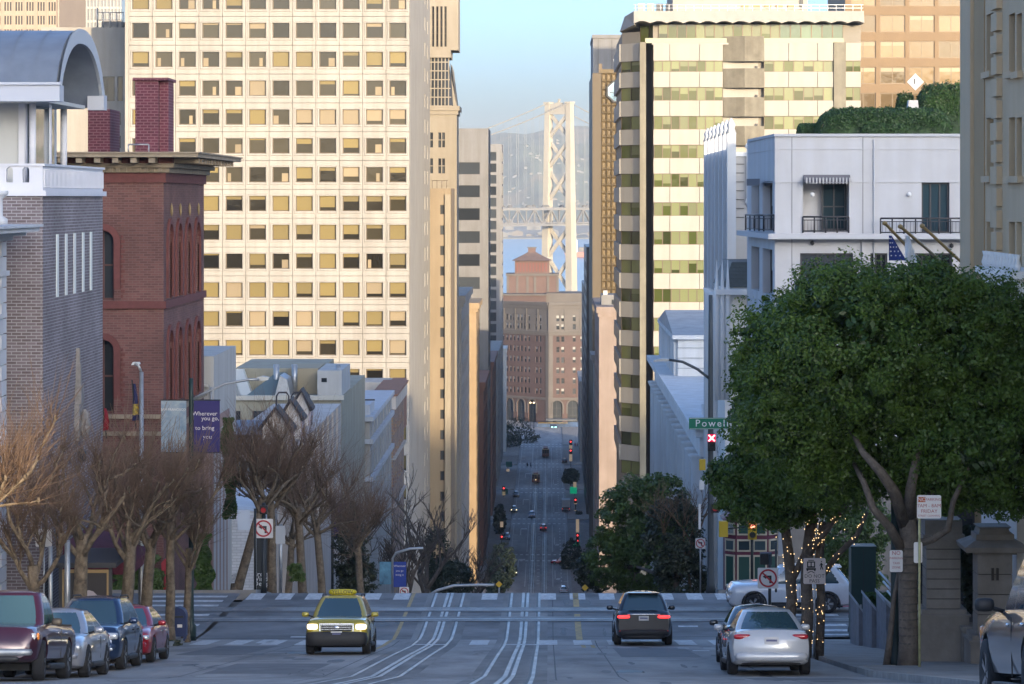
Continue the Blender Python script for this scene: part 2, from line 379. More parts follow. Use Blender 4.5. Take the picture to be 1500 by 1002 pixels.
# ------------------------------------------------------------------ painted markings
def patch(parent, name, m, x0, x1, d0, d1, dz=0.005, skew=0.0):
    ds = [d0] + [d for d in DS if d0 < d < d1] + [d1]
    q = MB(); q.grid([[(x0 + skew * (d - d0), d, gz(d) + dz), (x1 + skew * (d - d0), d, gz(d) + dz)] for d in ds], smooth=False); return q.build(name, m, parent)
for k in range(17):
    x = -11.6 + k * 1.13
    if any(abs(x + .3 - t) < 0.75 for t in TX): continue
    patch(road, 'crosswalk_block', PAINT_W, x, x + .6, 99.0, 103.2, 0.006); 
    patch(road, 'crosswalk_block', PAINT_W, x, x + .6, 117.6, 119.9, 0.006)
for k in range(9):                                  # ladder bars across the side street, both sides
    d = 105.6 + k * 1.6
    patch(road, 'crosswalk_block', PAINT_W, -15.3, -12.4, d, d + .62, 0.006); patch(road, 'crosswalk_block', PAINT_W, 7.9, 10.6, d, d + .62, 0.006)
for tx in TX: 
    patch(road, 'stop_bar', PAINT_W, tx - .5, tx + .5, 98.8, 99.5, 0.012)
# yellow lane lines: left one and right one
patch(road, 'lane_line', PAINT_Y, -5.35, -5.2, 92.5, 103.0, .006); patch(road, 'lane_line', PAINT_Y, -5.3, -5.17, 103.4, 120.0, .006)
patch(road, 'lane_line', PAINT_Y, 0.95, 1.17, 103.4, 112.6, .006); patch(road, 'lane_line', PAINT_Y, .95, 1.17, 115.0, 120.0, .006)
for a in (0, .3): patch(road, 'lane_line', PAINT_Y, 1.05 + a, 1.19 + a, 95.5, 98.8, .006)
patch(road, 'lane_line', PAINT_W, -11.0, -10.9, 55, 84, .006)
for k in range(7): patch(road, 'pavement_dash', PAINT_W, 4.0 + k * .8, 4.35 + k * .8, 94.6, 95.5, .006); patch(road, 'pavement_dash', PAINT_W, 4.3 + k * .9, 4.8 + k * .9, 91.0, 91.9, .006)
for x, d in ((-8.8, 104.8), (-8.0, 105), (-6.2, 107), (-9.7, 113.5), (2.3, 107.4), (4.6, 108.5)): patch(road, 'pavement_dash', PAINT_W, x, x + .7, d, d + .4, .006)
patch(road, 'arrow_shaft', PAINT_W, -9.6, -9.1, 100.5, 103.8, .006)
PAINT_R = mat('road_paint_red', (0.45, 0.06, 0.07), 0.7, var=0.4, scale=4, col2=(0.22, 0.07, 0.08))
for k in range(3): patch(road, 'transit_lane_paint', PAINT_R, 11.0, 14.5, 107.6 + 3.4 * k, 109.4 + 3.4 * k, .006)
TARLINE = mat('tar_seam', (0.03, 0.03, 0.032), 0.6)
CURBY = mat('warning_pad_yellow', (0.52, 0.36, 0.08), 0.8, var=0.3, scale=6)
for x0, x1 in ((-16, -12.4), (8.2, 11.0)):
    for d0 in (121.6,): patch(road, 'tactile_pad', CURBY, x0, x1, d0, d0 + 1.0, .14)
for x, d0, d1 in ((1.55, 60, 103), (4.9, 56, 90), (-8.2, 58, 103), (-5.0, 60, 103), (0.15, 62, 120)): patch(road, 'tar_seam', TARLINE, x, x + .035, d0, d1, .003)
for d0 in (58, 67, 79.5, 91, 97.8, 104.3): patch(road, 'tar_seam', TARLINE, -12, -4.8, d0, d0 + .12, .003); patch(road, 'tar_seam', TARLINE, .1, 7.1, d0 + .8, d0 + .92, .003)
PATCH = mat('asphalt_patch', (0.16, 0.16, 0.165), 0.8, var=0.3, scale=1.5)
for x0, x1, d0, d1 in ((2.0, 4.2, 84, 95), (-10.5, -8.6, 86, 98), (-7.9, -5.5, 70, 78), (4.2, 6.4, 62, 66)): patch(road, 'asphalt_patch', PATCH, x0, x1, d0, d1, .002)
OIL = mat('oil_stain', (0.10, 0.10, 0.10), 0.6, var=.4, scale=3); ro = random.Random(17)
for k in range(46):
    x, dd, a, b_ = ro.choice((ro.uniform(-9, -5.2), ro.uniform(.4, 5.5))), ro.uniform(54, 119), ro.uniform(.06, .3), ro.uniform(.3, 1.6); n = 9; ph0 = ro.uniform(0, 6)
    MB().add([(x + a * math.cos(q * 6.283 / n) * (1 + .3 * math.sin(3 * q + ph0)), dd + b_ * math.sin(q * 6.283 / n), gz(dd + b_ * math.sin(q * 6.283 / n)) + .0035) for q in range(n)], [tuple(range(n))]).build('oil_stain', OIL, road)
for k in range(10):                                 # wandering cracks sealed with tar
    x, dd = ro.uniform(-11, 6.5), ro.uniform(55, 95); P_ = [(x, dd)]
    for q in range(9): x += ro.uniform(-.25, .25); dd += ro.uniform(.3, .9); P_.append((x, dd))
    MB().grid([[(px_ - .015, py_, gz(py_) + .0042), (px_ + .015, py_, gz(py_) + .0042)] for px_, py_ in P_], smooth=False).build('tar_seam', TARLINE, road)
# manholes
MH = MB(); MH.lathe((0, 0, 0), [(.33, -.05), (.33, .008), (.27, .012), (0.01, .012)], 14); mhm = MH.mesh('manhole_cover'); mhm.materials.append(DARKMETAL)
for i, (x, d, wh) in enumerate(((-7.2, 88, 'below the taxi lane'), (2.9, 108.5, 'in the crossing'), (-6.9, 107.5, 'in the crossing'), (5.3, 80, 'by the parked cars'), (1.9, 71, 'uphill of the black sport utility'))):
    o = link('manhole_cover', mhm, None, (x, d, gz(d) + .004)); tag(o, 'dark round manhole cover set in the road', 'manhole cover', 'manhole covers')
# canyon markings
for d, w in XST:
    for dd in (d - w/2 + 1.2, d + w/2 - 2.2):
        for k in range(11):
            x = -9.6 + k * 1.36
            patch(road, 'crosswalk_block', PAINT_W, x, x + .7, dd, dd + 2.2, 0.016)
for a, b in ((690, 736), (760, 822), (845, 910), (932, 998), (1020, 1080)):
    patch(road, 'lane_line', PAINT_W, -5.35, -5.2, a, b, .006); patch(road, 'lane_line', PAINT_W, 1.0, 1.14, a, b, .006); patch(road, 'lane_line', PAINT_W, -9.2, -9.08, a, b, .006); patch(road, 'lane_line', PAINT_W, 4.4, 4.52, a, b, .006)
    n = int((b - a) / 7)
    for k in range(n):
        d = a + 3.5 + k * 7
        patch(road, 'lane_tick', PAINT_W, 2.9, 3.15, d, d + 2.6, .006); patch(road, 'lane_tick', PAINT_W, -2.6, -2.0, d + 2, d + 2.8, .006)
        if k % 2: patch(road, 'lane_tick', PAINT_W, 3.5, 4.4, d, d + .6, .006); patch(road, 'lane_tick', PAINT_W, -9.0, -7.9, d, d + .6, .006)
for d in (700, 770, 850, 935): 
    patch(road, 'turn_arrow', PAINT_W, 1.5, 1.7, d + 6, d + 22, .006); patch(road, 'turn_arrow', PAINT_W, 1.7, 2.6, d + 4, d + 7, .006, .1)
    patch(road, 'turn_arrow', PAINT_W, -7.3, -7.1, d + 28, d + 44, .006); patch(road, 'turn_arrow', PAINT_W, -7.1, -5.6, d + 42, d + 45, .006)
# ------------------------------------------------------------------ bay, far shore, hills
wm = mat('bay_water', (0.10, 0.15, 0.19), 0.22, var=0.25, scale=0.004, bump=0.6, bscale=0.06)
w = MB(); w.grid([[(-9000, d, 0.0), (9000, d, 0.0)] for d in (1505, 3000, 7200)], smooth=False); struct(w.build('water', wm))
sh = MB()
sh.grid([[(x, d, z) for x in (-9000, 0, 9000)] for d, z in ((6900, -1), (6905, 2.5), (7600, 5), (8600, 22))], smooth=False)
struct(sh.build('far_shore', mat('far_shore', (0.22, 0.21, 0.17), 0.9, var=0.5, scale=0.004)))
hillm = mat('hill_woodland', (0.075, 0.095, 0.055), 0.9, var=0.7, scale=0.011, col2=(0.015, 0.028, 0.018), bump=1.0, bscale=0.02)
nt = hillm.node_tree                                # pale dry grass clearings on the wooded slope
N_, L_ = nt.nodes, nt.links; b_ = N_['Principled BSDF']; old = b_.inputs['Base Color'].links[0].from_socket
gn = N_.new('ShaderNodeNewGeometry'); tn = N_.new('ShaderNodeTexNoise'); tn.inputs['Scale'].default_value = 0.006; tn.inputs['Detail'].default_value = 5; L_.new(gn.outputs['Position'], tn.inputs['Vector'])
rr = N_.new('ShaderNodeValToRGB'); rr.color_ramp.elements[0].position = .56; rr.color_ramp.elements[1].position = .66; L_.new(tn.outputs['Fac'], rr.inputs['Fac'])
mx = N_.new('ShaderNodeMix'); mx.data_type = 'RGBA'; L_.new(rr.outputs['Color'], mx.inputs['Factor']); L_.new(old, mx.inputs[6]); mx.inputs[7].default_value = (0.17, 0.14, 0.075, 1); L_.new(mx.outputs[2], b_.inputs['Base Color'])
def hill_h(x, t):
    ridge = 300 + 14 * math.sin(x * .004 + 1.2) + 9 * math.sin(x * .011) + 5 * math.sin(x * .027 + .5) + 0.035 * (x)
    gul = 0.10 * math.sin(x * .009 + 2.5 * t) + 0.06 * math.sin(x * .021 + 1 + 4 * t) + .03 * math.sin(x * .05 + 9 * t)
    s_ = t * t * (3 - 2 * t)
    return 18 + (ridge - 18) * max(0, s_ + gul * math.sin(math.pi * t))
hl = MB(); nx, nt_ = 240, 40
hl.grid([[(-4200 + 35 * i, 8500 + 1500 * j / nt_ , hill_h(-4200 + 35 * i, j / nt_)) for i in range(nx + 1)] for j in range(nt_ + 1)])
struct(hl.build('hill', hillm))
# houses and port sheds of the far shore, each a small gabled block
hm = [mat('far_house_%s' % n, c, .8) for n, c in (('white', (.15, .145, .13)), ('tan', (.16, .14, .115)), ('grey', (.13, .135, .14)))]
FARB = []
for k in range(3):
    m_ = MB(); m_.box(-.5, .5, -.5, .5, 0, .7); m_.prism([(-.5, -.5, .7), (.5, -.5, .7), (0, -.5, 1)], (0, 1, 0)); me = m_.mesh('house'); me.materials.append(hm[k]); FARB.append(me)
rs = random.Random(5)
for i in range(90):
    t = rs.uniform(.05, .72); x = rs.uniform(-160, 190) * 1.0; d = 8500 + 1500 * t
    o = link('house', FARB[rs.choice((0, 0, 1, 2))], None, (x, d, hill_h(x, t) - 2)); w_ = rs.uniform(6, 13); o.scale = (w_, 10, rs.uniform(4, 7))
    tag(o, 'small pale house on the wooded hillside across the bay', 'house', 'houses on the far hillside')
for i in range(26):
    x = rs.uniform(-140, 130); d = 6950 + rs.uniform(0, 500)
    o = link('port_shed', FARB[rs.choice((0, 1, 2))], None, (x, d, 2.4)); o.scale = (rs.uniform(10, 34), 30, rs.uniform(6, 16)); tag(o, 'low pale shed on the waterfront beyond the bridge', 'shed', 'sheds along the far shore')
for px, py in ((746, 318), (778, 322), (786, 322)):
    o = link('far_block', FARB[0], None, (XX(px, 7900), 7900, 8)); o.scale = (22, 20, 30 if px < 760 else 24); o.name = 'apartment_block'; tag(o, 'pale apartment block low on the slope behind the bridge', 'building', 'blocks behind the bridge')
# a ship lying off the far shore
sp_ = thing('cargo_ship', 'white ship moored beyond the bridge tower', 'ship', (XX(853, 4800), 4800, 0))
MB().prism([(sp_.location.x + a, 4790, b) for a, b in ((-26, 0), (30, 0), (34, 9), (-28, 7))], (0, 14, 0)).build('hull', mat('ship_hull', (.35, .14, .10), .6), sp_)
MB().box(sp_.location.x - 22, sp_.location.x - 8, 4788.5, 4803, 7, 26).box(sp_.location.x - 17, sp_.location.x - 14, 4789, 4801, 26, 33).build('superstructure', WHITE, sp_)
MB().box(sp_.location.x - 6, sp_.location.x + 28, 4791, 4802, 8.5, 15).build('containers', hm[1], sp_)
# ------------------------------------------------------------------ suspension bridge
BD = 2600.0
BM = mat('bridge_paint', (0.40, 0.365, 0.30), 0.55, var=0.12, scale=0.05)
BT = PP(819, 462, BD); BT.z = 0
bridge = thing('suspension_bridge', 'pale suspension bridge with cross-braced steel tower across the bay', 'bridge', BT)
ax = Vector((math.sin(R(35)), math.cos(R(35)), 0)); pe = Vector((ax.y, -ax.x, 0))    # along the deck; across it
def bw(a, p, z): return BT + ax * a + pe * p + Vector((0, 0, z))
hw = (833.5 - 803.0) / 2 * BD / F / pe.x
ztop, zdk, zdk0 = ZZ(152, BD), ZZ(306, BD), ZZ(329, BD)
def beam(mb, a, b, w, h=None):
    a, b = Vector(a), Vector(b); d = (b - a).normalized(); h = h or w
    s1 = d.cross(Vector((0, 0, 1))); s1 = s1.normalized() if s1.length > .01 else ax.copy(); s2 = s1.cross(d).normalized()
    P = [q + s1 * (i * w / 2) + s2 * (j * h / 2) for q in (a, b) for i, j in ((-1, -1), (1, -1), (1, 1), (-1, 1))]
    mb.add(P, [(0, 1, 2, 3), (7, 6, 5, 4), (0, 4, 5, 1), (1, 5, 6, 2), (2, 6, 7, 3), (3, 7, 4, 0)])
for sgn in (-1, 1):
    L0 = MB(); rings = []
    for z, wa, wp in ((0, 8.5, 6.6), (zdk, 7.2, 5.6), (ztop - 7, 5.4, 4.8), (ztop, 5.4, 4.8)):
        of = sgn * (hw + 2.0 * (1 - z / ztop) )
        rings.append([bw(i * wa / 2, of + j * wp / 2, z) for i, j in ((-1, -1), (1, -1), (1, 1), (-1, 1))])
    L0.grid(rings, smooth=False, closed=True); L0.add(rings[-1], [(0, 1, 2, 3)]); L0.build('tower_leg', BM, bridge)
    MB().prism([bw(a, sgn * hw + p, ztop) for a, p in ((-3.6, -3), (3.6, -3), (3.6, 3), (-3.6, 3))], (0, 0, 1.6)).build('cable_saddle', BM, bridge)
q = MB(); beam(q, bw(0, -hw, ztop - 4.5), bw(0, hw, ztop - 4.5), 4.4, 9); q.build('portal_beam', BM, bridge)
q = MB(); beam(q, bw(0, -3.4, ztop - .5), bw(0, 3.4, ztop - .5), 3, 3); beam(q, bw(0, -.5, ztop + 1), bw(0, .5, ztop + 4), 1.6); q.build('crown', BM, bridge)
for yy0, yy1 in ((164, 205), (205, 249), (249, 297), (332, 378), (378, 430)):
    za, zb = ZZ(yy0, BD), ZZ(yy1, BD)
    for s_ in (-1, 1):
        q = MB(); beam(q, bw(.6 * s_, -s_ * (hw + .5), za), bw(.6 * s_, s_ * (hw + 1.2), zb), 2.3, 2.6); q.build('cross_brace', BM, bridge)
tr = hw - 2.2
for s_ in (-1, 1):
    q = MB()
    for z in (zdk, zdk0): beam(q, bw(-330, s_ * tr, z), bw(330, s_ * tr, z), 1.2, 2.0 if z == zdk else 1.6)
    q.build('deck_chord', mat('bridge_truss', (.20, .20, .20), .6), bridge)
    wb = MB()
    for k in range(-27, 27):
        a0, a1 = k * 12.0, (k + 1) * 12.0
        beam(wb, bw(a0, s_ * tr, zdk), bw(a0, s_ * tr, zdk0), .8)
        beam(wb, bw(a0, s_ * tr, zdk0 if k % 2 else zdk), bw(a1, s_ * tr, zdk if k % 2 else zdk0), .9)
    wb.build('truss_web', MATS['bridge_truss'], bridge)
    def cz(a): return zdk + 4 + (ztop - zdk - 3) * ((abs(a) / 600.0 - 1) ** 2)
    MB().tube([bw(a, s_ * hw, cz(a)) for a in range(-330, 331, 15)], .42, 6).build('main_cable', mat('cable_grey', (.26, .24, .21), .6), bridge)
    for k in range(-29, 30):
        a = k * 11.0
        if abs(a) < 5: continue
        MB().tube([bw(a, s_ * hw, zdk), bw(a, s_ * hw, cz(a))], .11, 4, caps=False).build('suspender', mat('suspender_rope', (.28, .275, .26), .6), bridge)
q = MB()
for z in (zdk + .4, zdk0 + 1.2): q.prism([bw(-330, -tr, z), bw(330, -tr, z), bw(330, tr, z), bw(-330, tr, z)], (0, 0, .7))
q.build('deck', mat('bridge_deck', (.22, .22, .23), .8), bridge)
rs = random.Random(3); trk = MB(); trk.box(-1, 1, -2.3, 2.3, .3, 1.5); trk.box(-.9, .9, -1.2, 1.4, 1.5, 2.3); tme = trk.mesh('bridge_vehicle')
for k in range(20):
    a = rs.uniform(-80, 90)
    if abs(a) < 7: continue
    o = link('distant_car', tme, None, bw(a, -tr + 2 + rs.uniform(0, 4), zdk + 1.1), -R(35)); o.data.materials.clear(); o.data.materials.append(hm[2]); tag(o, 'tiny vehicle crossing the upper deck of the bridge', 'car', 'traffic on the bridge')
# ------------------------------------------------------------------ buildings
def shell(mb, x0, x1, d0, d1, z0, z1, skip=''):
    """plain faces of a block except the ones in skip: w(est, to the camera) e s(treet, +x) n(-x) t(op)"""
    if 'w' not in skip: mb.add([(x0,d0,z0),(x1,d0,z0),(x1,d0,z1),(x0,d0,z1)], [(0,1,2,3)])
    if 'e' not in skip: mb.add([(x1,d1,z0),(x0,d1,z0),(x0,d1,z1),(x1,d1,z1)], [(0,1,2,3)])
    if 's' not in skip: mb.add([(x1,d0,z0),(x1,d1,z0),(x1,d1,z1),(x1,d0,z1)], [(0,1,2,3)])
    if 'n' not in skip: mb.add([(x0,d1,z0),(x0,d0,z0),(x0,d0,z1),(x0,d1,z1)], [(0,1,2,3)])
    if 't' not in skip: mb.add([(x0,d0,z1),(x1,d0,z1),(x1,d1,z1),(x0,d1,z1)], [(0,1,2,3)])
    return mb
def arch_fill(mb, O, U, u0, u1, vt, n0, n1, seg=8, rise=None):
    """masonry left between a rectangular opening's head and an arch"""
    O = Vector(O); Nn = Vector((-U.y, U.x, 0)); r_ = (u1 - u0) / 2; uc = (u0 + u1) / 2; rise = rise or r_
    P = lambda u, v, n: O + U * u + Nn * n + Vector((0, 0, v))
    a = [(uc - r_ * math.cos(t), vt - rise + rise * math.sin(t)) for t in [i * math.pi / seg for i in range(seg + 1)]]
    for (ua, va), (ub, vb) in zip(a, a[1:]):
        mb.add([P(ua, va, n0), P(ub, vb, n0), P(ub, vt, n0), P(ua, vt, n0)], [(0, 1, 2, 3)])
        mb.add([P(ua, va, n0), P(ub, vb, n0), P(ub, vb, n1), P(ua, va, n1)], [(0, 3, 2, 1)])
def arch_ring(mb, O, U, u0, u1, vt, w, n0, n1, seg=10, leg=0.0, rise=None):
    O = Vector(O); Nn = Vector((-U.y, U.x, 0)); r_ = (u1 - u0) / 2; uc = (u0 + u1) / 2; rise = rise or r_
    P = lambda u, v, n: O + U * u + Nn * n + Vector((0, 0, v))
    pr = []
    if leg: pr.append(((u0, vt - rise - leg), (u0 - w, vt - rise - leg)))
    for i in range(seg + 1):
        t = i * math.pi / seg; c, s_ = math.cos(t), math.sin(t)
        pr.append(((uc - r_ * c, vt - rise + rise * s_), (uc - (r_ + w) * c, vt - rise + (rise + w) * s_)))
    if leg: pr.append(((u1, vt - rise - leg), (u1 + w, vt - rise - leg)))
    for (i0, o0), (i1, o1) in zip(pr, pr[1:]):
        mb.add([P(*i0, n0), P(*i1, n0), P(*o1, n0), P(*o0, n0), P(*i0, n1), P(*i1, n1), P(*o1, n1), P(*o0, n1)], [(0, 1, 2, 3), (2, 6, 7, 3), (0, 4, 5, 1)])
def bld(name, label, x, d, z, cat='building', group=None): return thing(name, label, cat, (x, d, z), 0, group)
def belt(b, name, m, x0, x1, d0, d1, z0, z1, o=0.2, sides='ws'):
    """a band running round the visible sides of a block (closed ring, proud by o)"""
    q = MB(); q.box(x0 - (o if 'n' in sides else 0), x1 + (o if 's' in sides else 0), d0 - o, d1 + (o if 'e' in sides else 0), z0, z1); return q.build(name, m, b)
CREAM = mat('precast_cream', (0.315, 0.30, 0.275), 0.8, var=0.12, scale=0.15, stain=0.12)
FRAME_B = mat('bronze_frame', (0.10, 0.075, 0.05), 0.4, 0.5)
FRAME_D = mat('dark_frame', (0.04, 0.04, 0.045), 0.5)
FRAME_W = mat('white_frame', (0.66, 0.65, 0.62), 0.5)
BL_Y = mat('blind_ochre', (0.14, 0.10, 0.018), 0.5, rnd=0.18, coat=0.4)
BL_T = mat('blind_tan', (0.21, 0.16, 0.09), 0.5, rnd=0.15, coat=0.4)
BL_W = mat('blind_white', (0.6, 0.58, 0.52), 0.5, rnd=0.15, coat=0.4)
BL_G = mat('blind_green', (0.095, 0.11, 0.028), 0.35, rnd=0.22, coat=0.5)
# ---- white grid office tower (D 430)
D = 430.0; s = F / D; X1 = XX(600, D); X0 = XX(183, D); z0 = gz(D) - 2; z1 = ZZ(-120, D); TD = 74
tw = bld('office_tower', 'tall cream office tower with a grid of deep square windows', (X0 + X1) / 2, D, z0)
pw, ph = 34.27 / s, 42.25 / s; ww, wh = 24.5 / s, 22.5 / s
core = MB(); shell(core, X0, X1, D + .55, D + TD, z0, z1, 's')
sh_ = [(TD - 22 + i * 11.0, TD - 22 + i * 11.0 + 2.4, ZZ(34 + 42.25 * j + 22, D) - z0, ZZ(34 + 42.25 * j, D) - z0) for j in range(-3, 18) for i in range(2)]
facade(core, (X1, D + .55, z0), UL, TD - .55, z1 - z0, [(a - .55, b - .55, c, d) for a, b, c, d in sh_], 0.5); core.build('wall', CREAM, tw)
for h in sh_: add_window(tw, (X1, D, z0), UL, h, FRAME_B, GLASS_W, inset=.3)
# one shared precast panel with a splayed opening
pm = MB(); mx_, mt = (pw - ww) / 2, 9.5 / s; mbm = ph - wh - mt; g_ = .03
lx0, lx1, lz0, lz1 = mx_, mx_ + ww, mbm, mbm + wh
def ring(a, b):
    n = 4; pm.add([Vector(p) for p in a] + [Vector(p) for p in b], [(i, (i+1) % n, n + (i+1) % n, n + i) for i in range(n)])
rc = lambda x0, x1, z0_, z1_, y: [(x0, y, z0_), (x1, y, z0_), (x1, y, z1_), (x0, y, z1_)]
outer = rc(g_, pw - g_, g_, ph - g_, 0.10); o_b = rc(g_, pw - g_, g_, ph - g_, .5)
m1 = rc(lx0 - .26, lx1 + .26, lz0 - .30, lz1 + .2, 0.10); m2 = rc(lx0 - .2, lx1 + .2, lz0 - .22, lz1 + .14, 0.0); inn = rc(lx0 - .03, lx1 + .03, lz0, lz1, .03); inb = rc(lx0 + .04, lx1 - .04, lz0 + .06, lz1 - .04, .62)
ring(o_b, outer); ring(outer, m1); ring(m1, m2); ring(m2, inn); ring(inn, inb)
panel_me = pm.mesh('facade_panel'); panel_me.materials.append(CREAM)
gp = MB(); gp.add(rc(lx0, lx1, lz0, lz1, .54), [(0, 1, 2, 3)]); pane_me = gp.mesh('pane'); 
GT = glass_mat('tower_glass', (0.025, 0.021, 0.012), rnd=.7); pane_me.materials.append(GT)
fr = MB(); fr.box(lx0 + .02, lx1 - .02, .50, .535, lz0 + .0, lz0 + .14); fr.box(lx0 + .02, lx0 + .12, .50, .535, lz0, lz1); fr.box(lx1 - .12, lx1 - .02, .50, .535, lz0, lz1); fr_me = fr.mesh('frame'); fr_me.materials.append(FRAME_B)
bl_me = {}
for kind, bm_ in (('y', BL_Y), ('t', BL_T)):
    for q in range(1, 9):
        m_ = MB(); zz = lz1 - wh * q / 8 + .03; m_.add([(lx0, .53, zz), (lx1, .53, zz), (lx1, .53, lz1), (lx0, .53, lz1)], [(0, 1, 2, 3)]); me = m_.mesh('blind'); me.materials.append(bm_); bl_me[kind, q] = me
cur_me = []
for a, b_ in ((.05, .35), (.55, .95), (.1, .3), (.6, .8)):
    m_ = MB(); m_.add([(lx0 + ww * a, .535, lz0), (lx0 + ww * b_, .535, lz0), (lx0 + ww * b_, .535, lz0 + wh * .6), (lx0 + ww * a, .535, lz0 + wh * .6)], [(0, 1, 2, 3)]); me = m_.mesh('room_partition'); me.materials.append(BL_T); cur_me.append(me)
rs = random.Random(21)
full_rows = {-1: .4, 0: .03, 1: .6, 2: .25, 3: .3, 4: .03, 5: .3, 6: .62, 7: .85, 8: .4, 9: .88, 10: .8, 11: .9, 12: .92, 13: .9}
for j in range(-1, 14):
    for i in range(12):
        px = 188.5 + 34.27 * i; zt = ZZ(24 + 42.25 * j, D) - 0.0
        if px < 290 and j > 6 : continue
        o = link('facade_panel', panel_me, tw, Vector((XX(px, D), D, zt - ph)) - tw.location)
        link('pane', pane_me, o); link('frame', fr_me, o)
        p = full_rows.get(j, .3); r_ = rs.random() * (.3 if (j == 3 and i > 6) else 1); kd = 't' if (j in (3,) and i > 6) or (j == 0) or rs.random() < .12 else 'y'
        if r_ < p: link('blind', bl_me[kd, rs.choice((5, 6, 7, 8, 8, 8))], o)
        elif r_ < p + .25: link('blind', bl_me[kd, rs.choice((1, 2, 3))], o)
        elif r_ < p + .5: link('room_partition', cur_me[rs.randrange(4)], o)
q = MB()                                            # pier strips at the tower's corners and the lower, windowless storeys
q.box(X0, XX(188.4, D), D + .1, D + .6, z0, z1); q.box(XX(599.9, D), X1 + .05, D + .1, D + .6, z0, z1); q.build('corner_pier', CREAM, tw)
zb = ZZ(24 + 42.25 * 13, D) - ph
for jj in range(3):
    for i in range(12):
        px = 188.5 + 34.27 * i
        o = link('facade_panel', panel_me, tw, Vector((XX(px, D), D, zb - ph * (jj + 1))) - tw.location); link('pane', pane_me, o)
        if rs.random() < .7: link('blind', bl_me['y', 7], o)
# ---- lower white wing left of it, and two towers behind
D = 446.0; b = bld('annex_block', 'plain cream block with a few windows beside the grid tower', XX(140, D), D, z0)
W0, W1, zt = XX(60, D), XX(186, D), ZZ(40, D)
hs = [(XX(145, D) - W0, XX(168, D) - W0, ZZ(148, D) - z0, ZZ(112, D) - z0), (XX(172, D) - W0, XX(180, D) - W0, ZZ(148, D) - z0, ZZ(112, D) - z0)] + [(XX(p, D) - W0, XX(p + w_, D) - W0, ZZ(y + 18, D) - z0, ZZ(y, D) - z0) for y in (165, 199, 233) for p, w_ in ((147, 6), (158, 8), (171, 6))]
m_ = MB(); shell(m_, W0, W1, D, D + 40, z0, zt, 'w'); facade(m_, (W0, D, z0), EX, W1 - W0, zt - z0, hs, .3); m_.build('wall', CREAM, b)
for h in hs: add_window(b, (W0, D, z0), EX, h, FRAME_D, GLASS, mu=2 if h[1] - h[0] > 1.5 else 1, inset=.2)
q = MB(); zr = zt
for a, c in ((140, 180),):
    for px in (141, 150, 160, 170, 179): q.tube([(XX(px, D), D + 1, zr), (XX(px, D), D + 1, zr + 2.2)], .06, 5)
    for h_ in (1.1, 2.2): q.tube([(XX(a, D), D + 1, zr + h_), (XX(c, D), D + 1, zr + h_)], .06, 5)
q.tube([(XX(141, D), D + 1, zr), (XX(141, D), D + 1, zr + 2.9)], .12, 6); q.build('roof_rail', GALV, b)
MB().box(XX(146, D), XX(176, D), D + 2, D + 6, zr, zr + 1.0).build('roof_unit', CONCRETE, b)
D = 640.0; b = bld('apartment_tower', 'tan tower with paired narrow windows behind the barrel-vaulted roof', XX(30, D), D, gz(D))
W0, W1, zt = XX(-30, D), XX(83, D), ZZ(-60, D); z_ = ZZ(80, D); hs = []
for k in range(9):
    for c in range(7): 
        for e in range(3): 
            u = XX(-26 + c * 16.2 + e * 4, D) - W0; v = ZZ(76 - k * 20 + 0, D) - gz(D); hs.append((u, u + .33, v, v + 1.85))
TAN = mat('tan_stone', (0.33, 0.26, 0.2), .8, var=.08, scale=.1)
m_ = MB(); shell(m_, W0, W1, D, D + 40, gz(D), zt, 'w'); facade(m_, (W0, D, gz(D)), EX, W1 - W0, zt - gz(D), hs, .3); m_.build('wall', TAN, b)
q = MB().add([(W0 + .1, D + .29, gz(D)), (W1 - .1, D + .29, gz(D)), (W1 - .1, D + .29, zt - .2), (W0 + .1, D + .29, zt - .2)], [(0, 1, 2, 3)]); q.build('glazing', GLASS, b)
for c in range(8):
    px = -29 + c * 16.2; MB().box(XX(px, D), XX(px + 2.5, D), D - .25, D + .02, gz(D), zt + .4).build('pilaster', TAN, b)
D = 700.0; b = bld('glass_tower', 'grey ribbed glass tower behind the cream annex', XX(125, D), D, gz(D))
MB().box(XX(84, D), XX(178, D), D, D + 30, gz(D), ZZ(-60, D)).build('curtain_wall', glass_mat('tower_glass_grey', (.16, .17, .18), .2), b)
for k in range(19): px = 86 + k * 5; MB().box(XX(px, D), XX(px + 1.2, D), D - .35, D + .05, ZZ(120, D), ZZ(-60, D) + .05).build('fin', mat('grey_fin', (.40, .38, .36), .6), b)
for k in range(8): y = 110 - k * 20; MB().box(XX(84, D) - .01, XX(178, D) + .01, D - .2, D + .05, ZZ(y + 3, D), ZZ(y, D)).build('spandrel', MATS['grey_fin'], b)
# ---- tan slab and stepped tower behind the grid tower's street corner
LIM = mat('limestone_warm', (0.265, 0.235, 0.19), .8, var=.08, scale=.2, stain=.08); LIM2 = mat('limestone_tan', (0.24, 0.19, 0.13), .8, var=.08, scale=.2, stain=.08)
D = 507.0; b = bld('slab_building', 'tan windowless-fronted slab with one column of small windows, behind the grid tower', XX(645, D), D, gz(D))
W0, W1, zt = XX(600, D), XX(660.5, D), ZZ(276, D); zb = gz(D) - 1
hs = [(XX(644.5, D) - W0, XX(651, D) - W0, ZZ(y + 14, D) - zb, ZZ(y, D) - zb) for y in range(300, 850, 30)]
m_ = MB(); shell(m_, W0, W1, D, D + 20, zb, zt, 'w'); facade(m_, (W0, D, zb), EX, W1 - W0, zt - zb, hs, .3); m_.build('wall', LIM2, b)
for h in hs: add_window(b, (W0, D, zb), EX, h, FRAME_B, GLASS, inset=.2)
MB().box(XX(651.8, D), XX(660, D), D - .5, D + .1, zb, zt - 1).build('corner_pier', LIM, b)
q = MB()
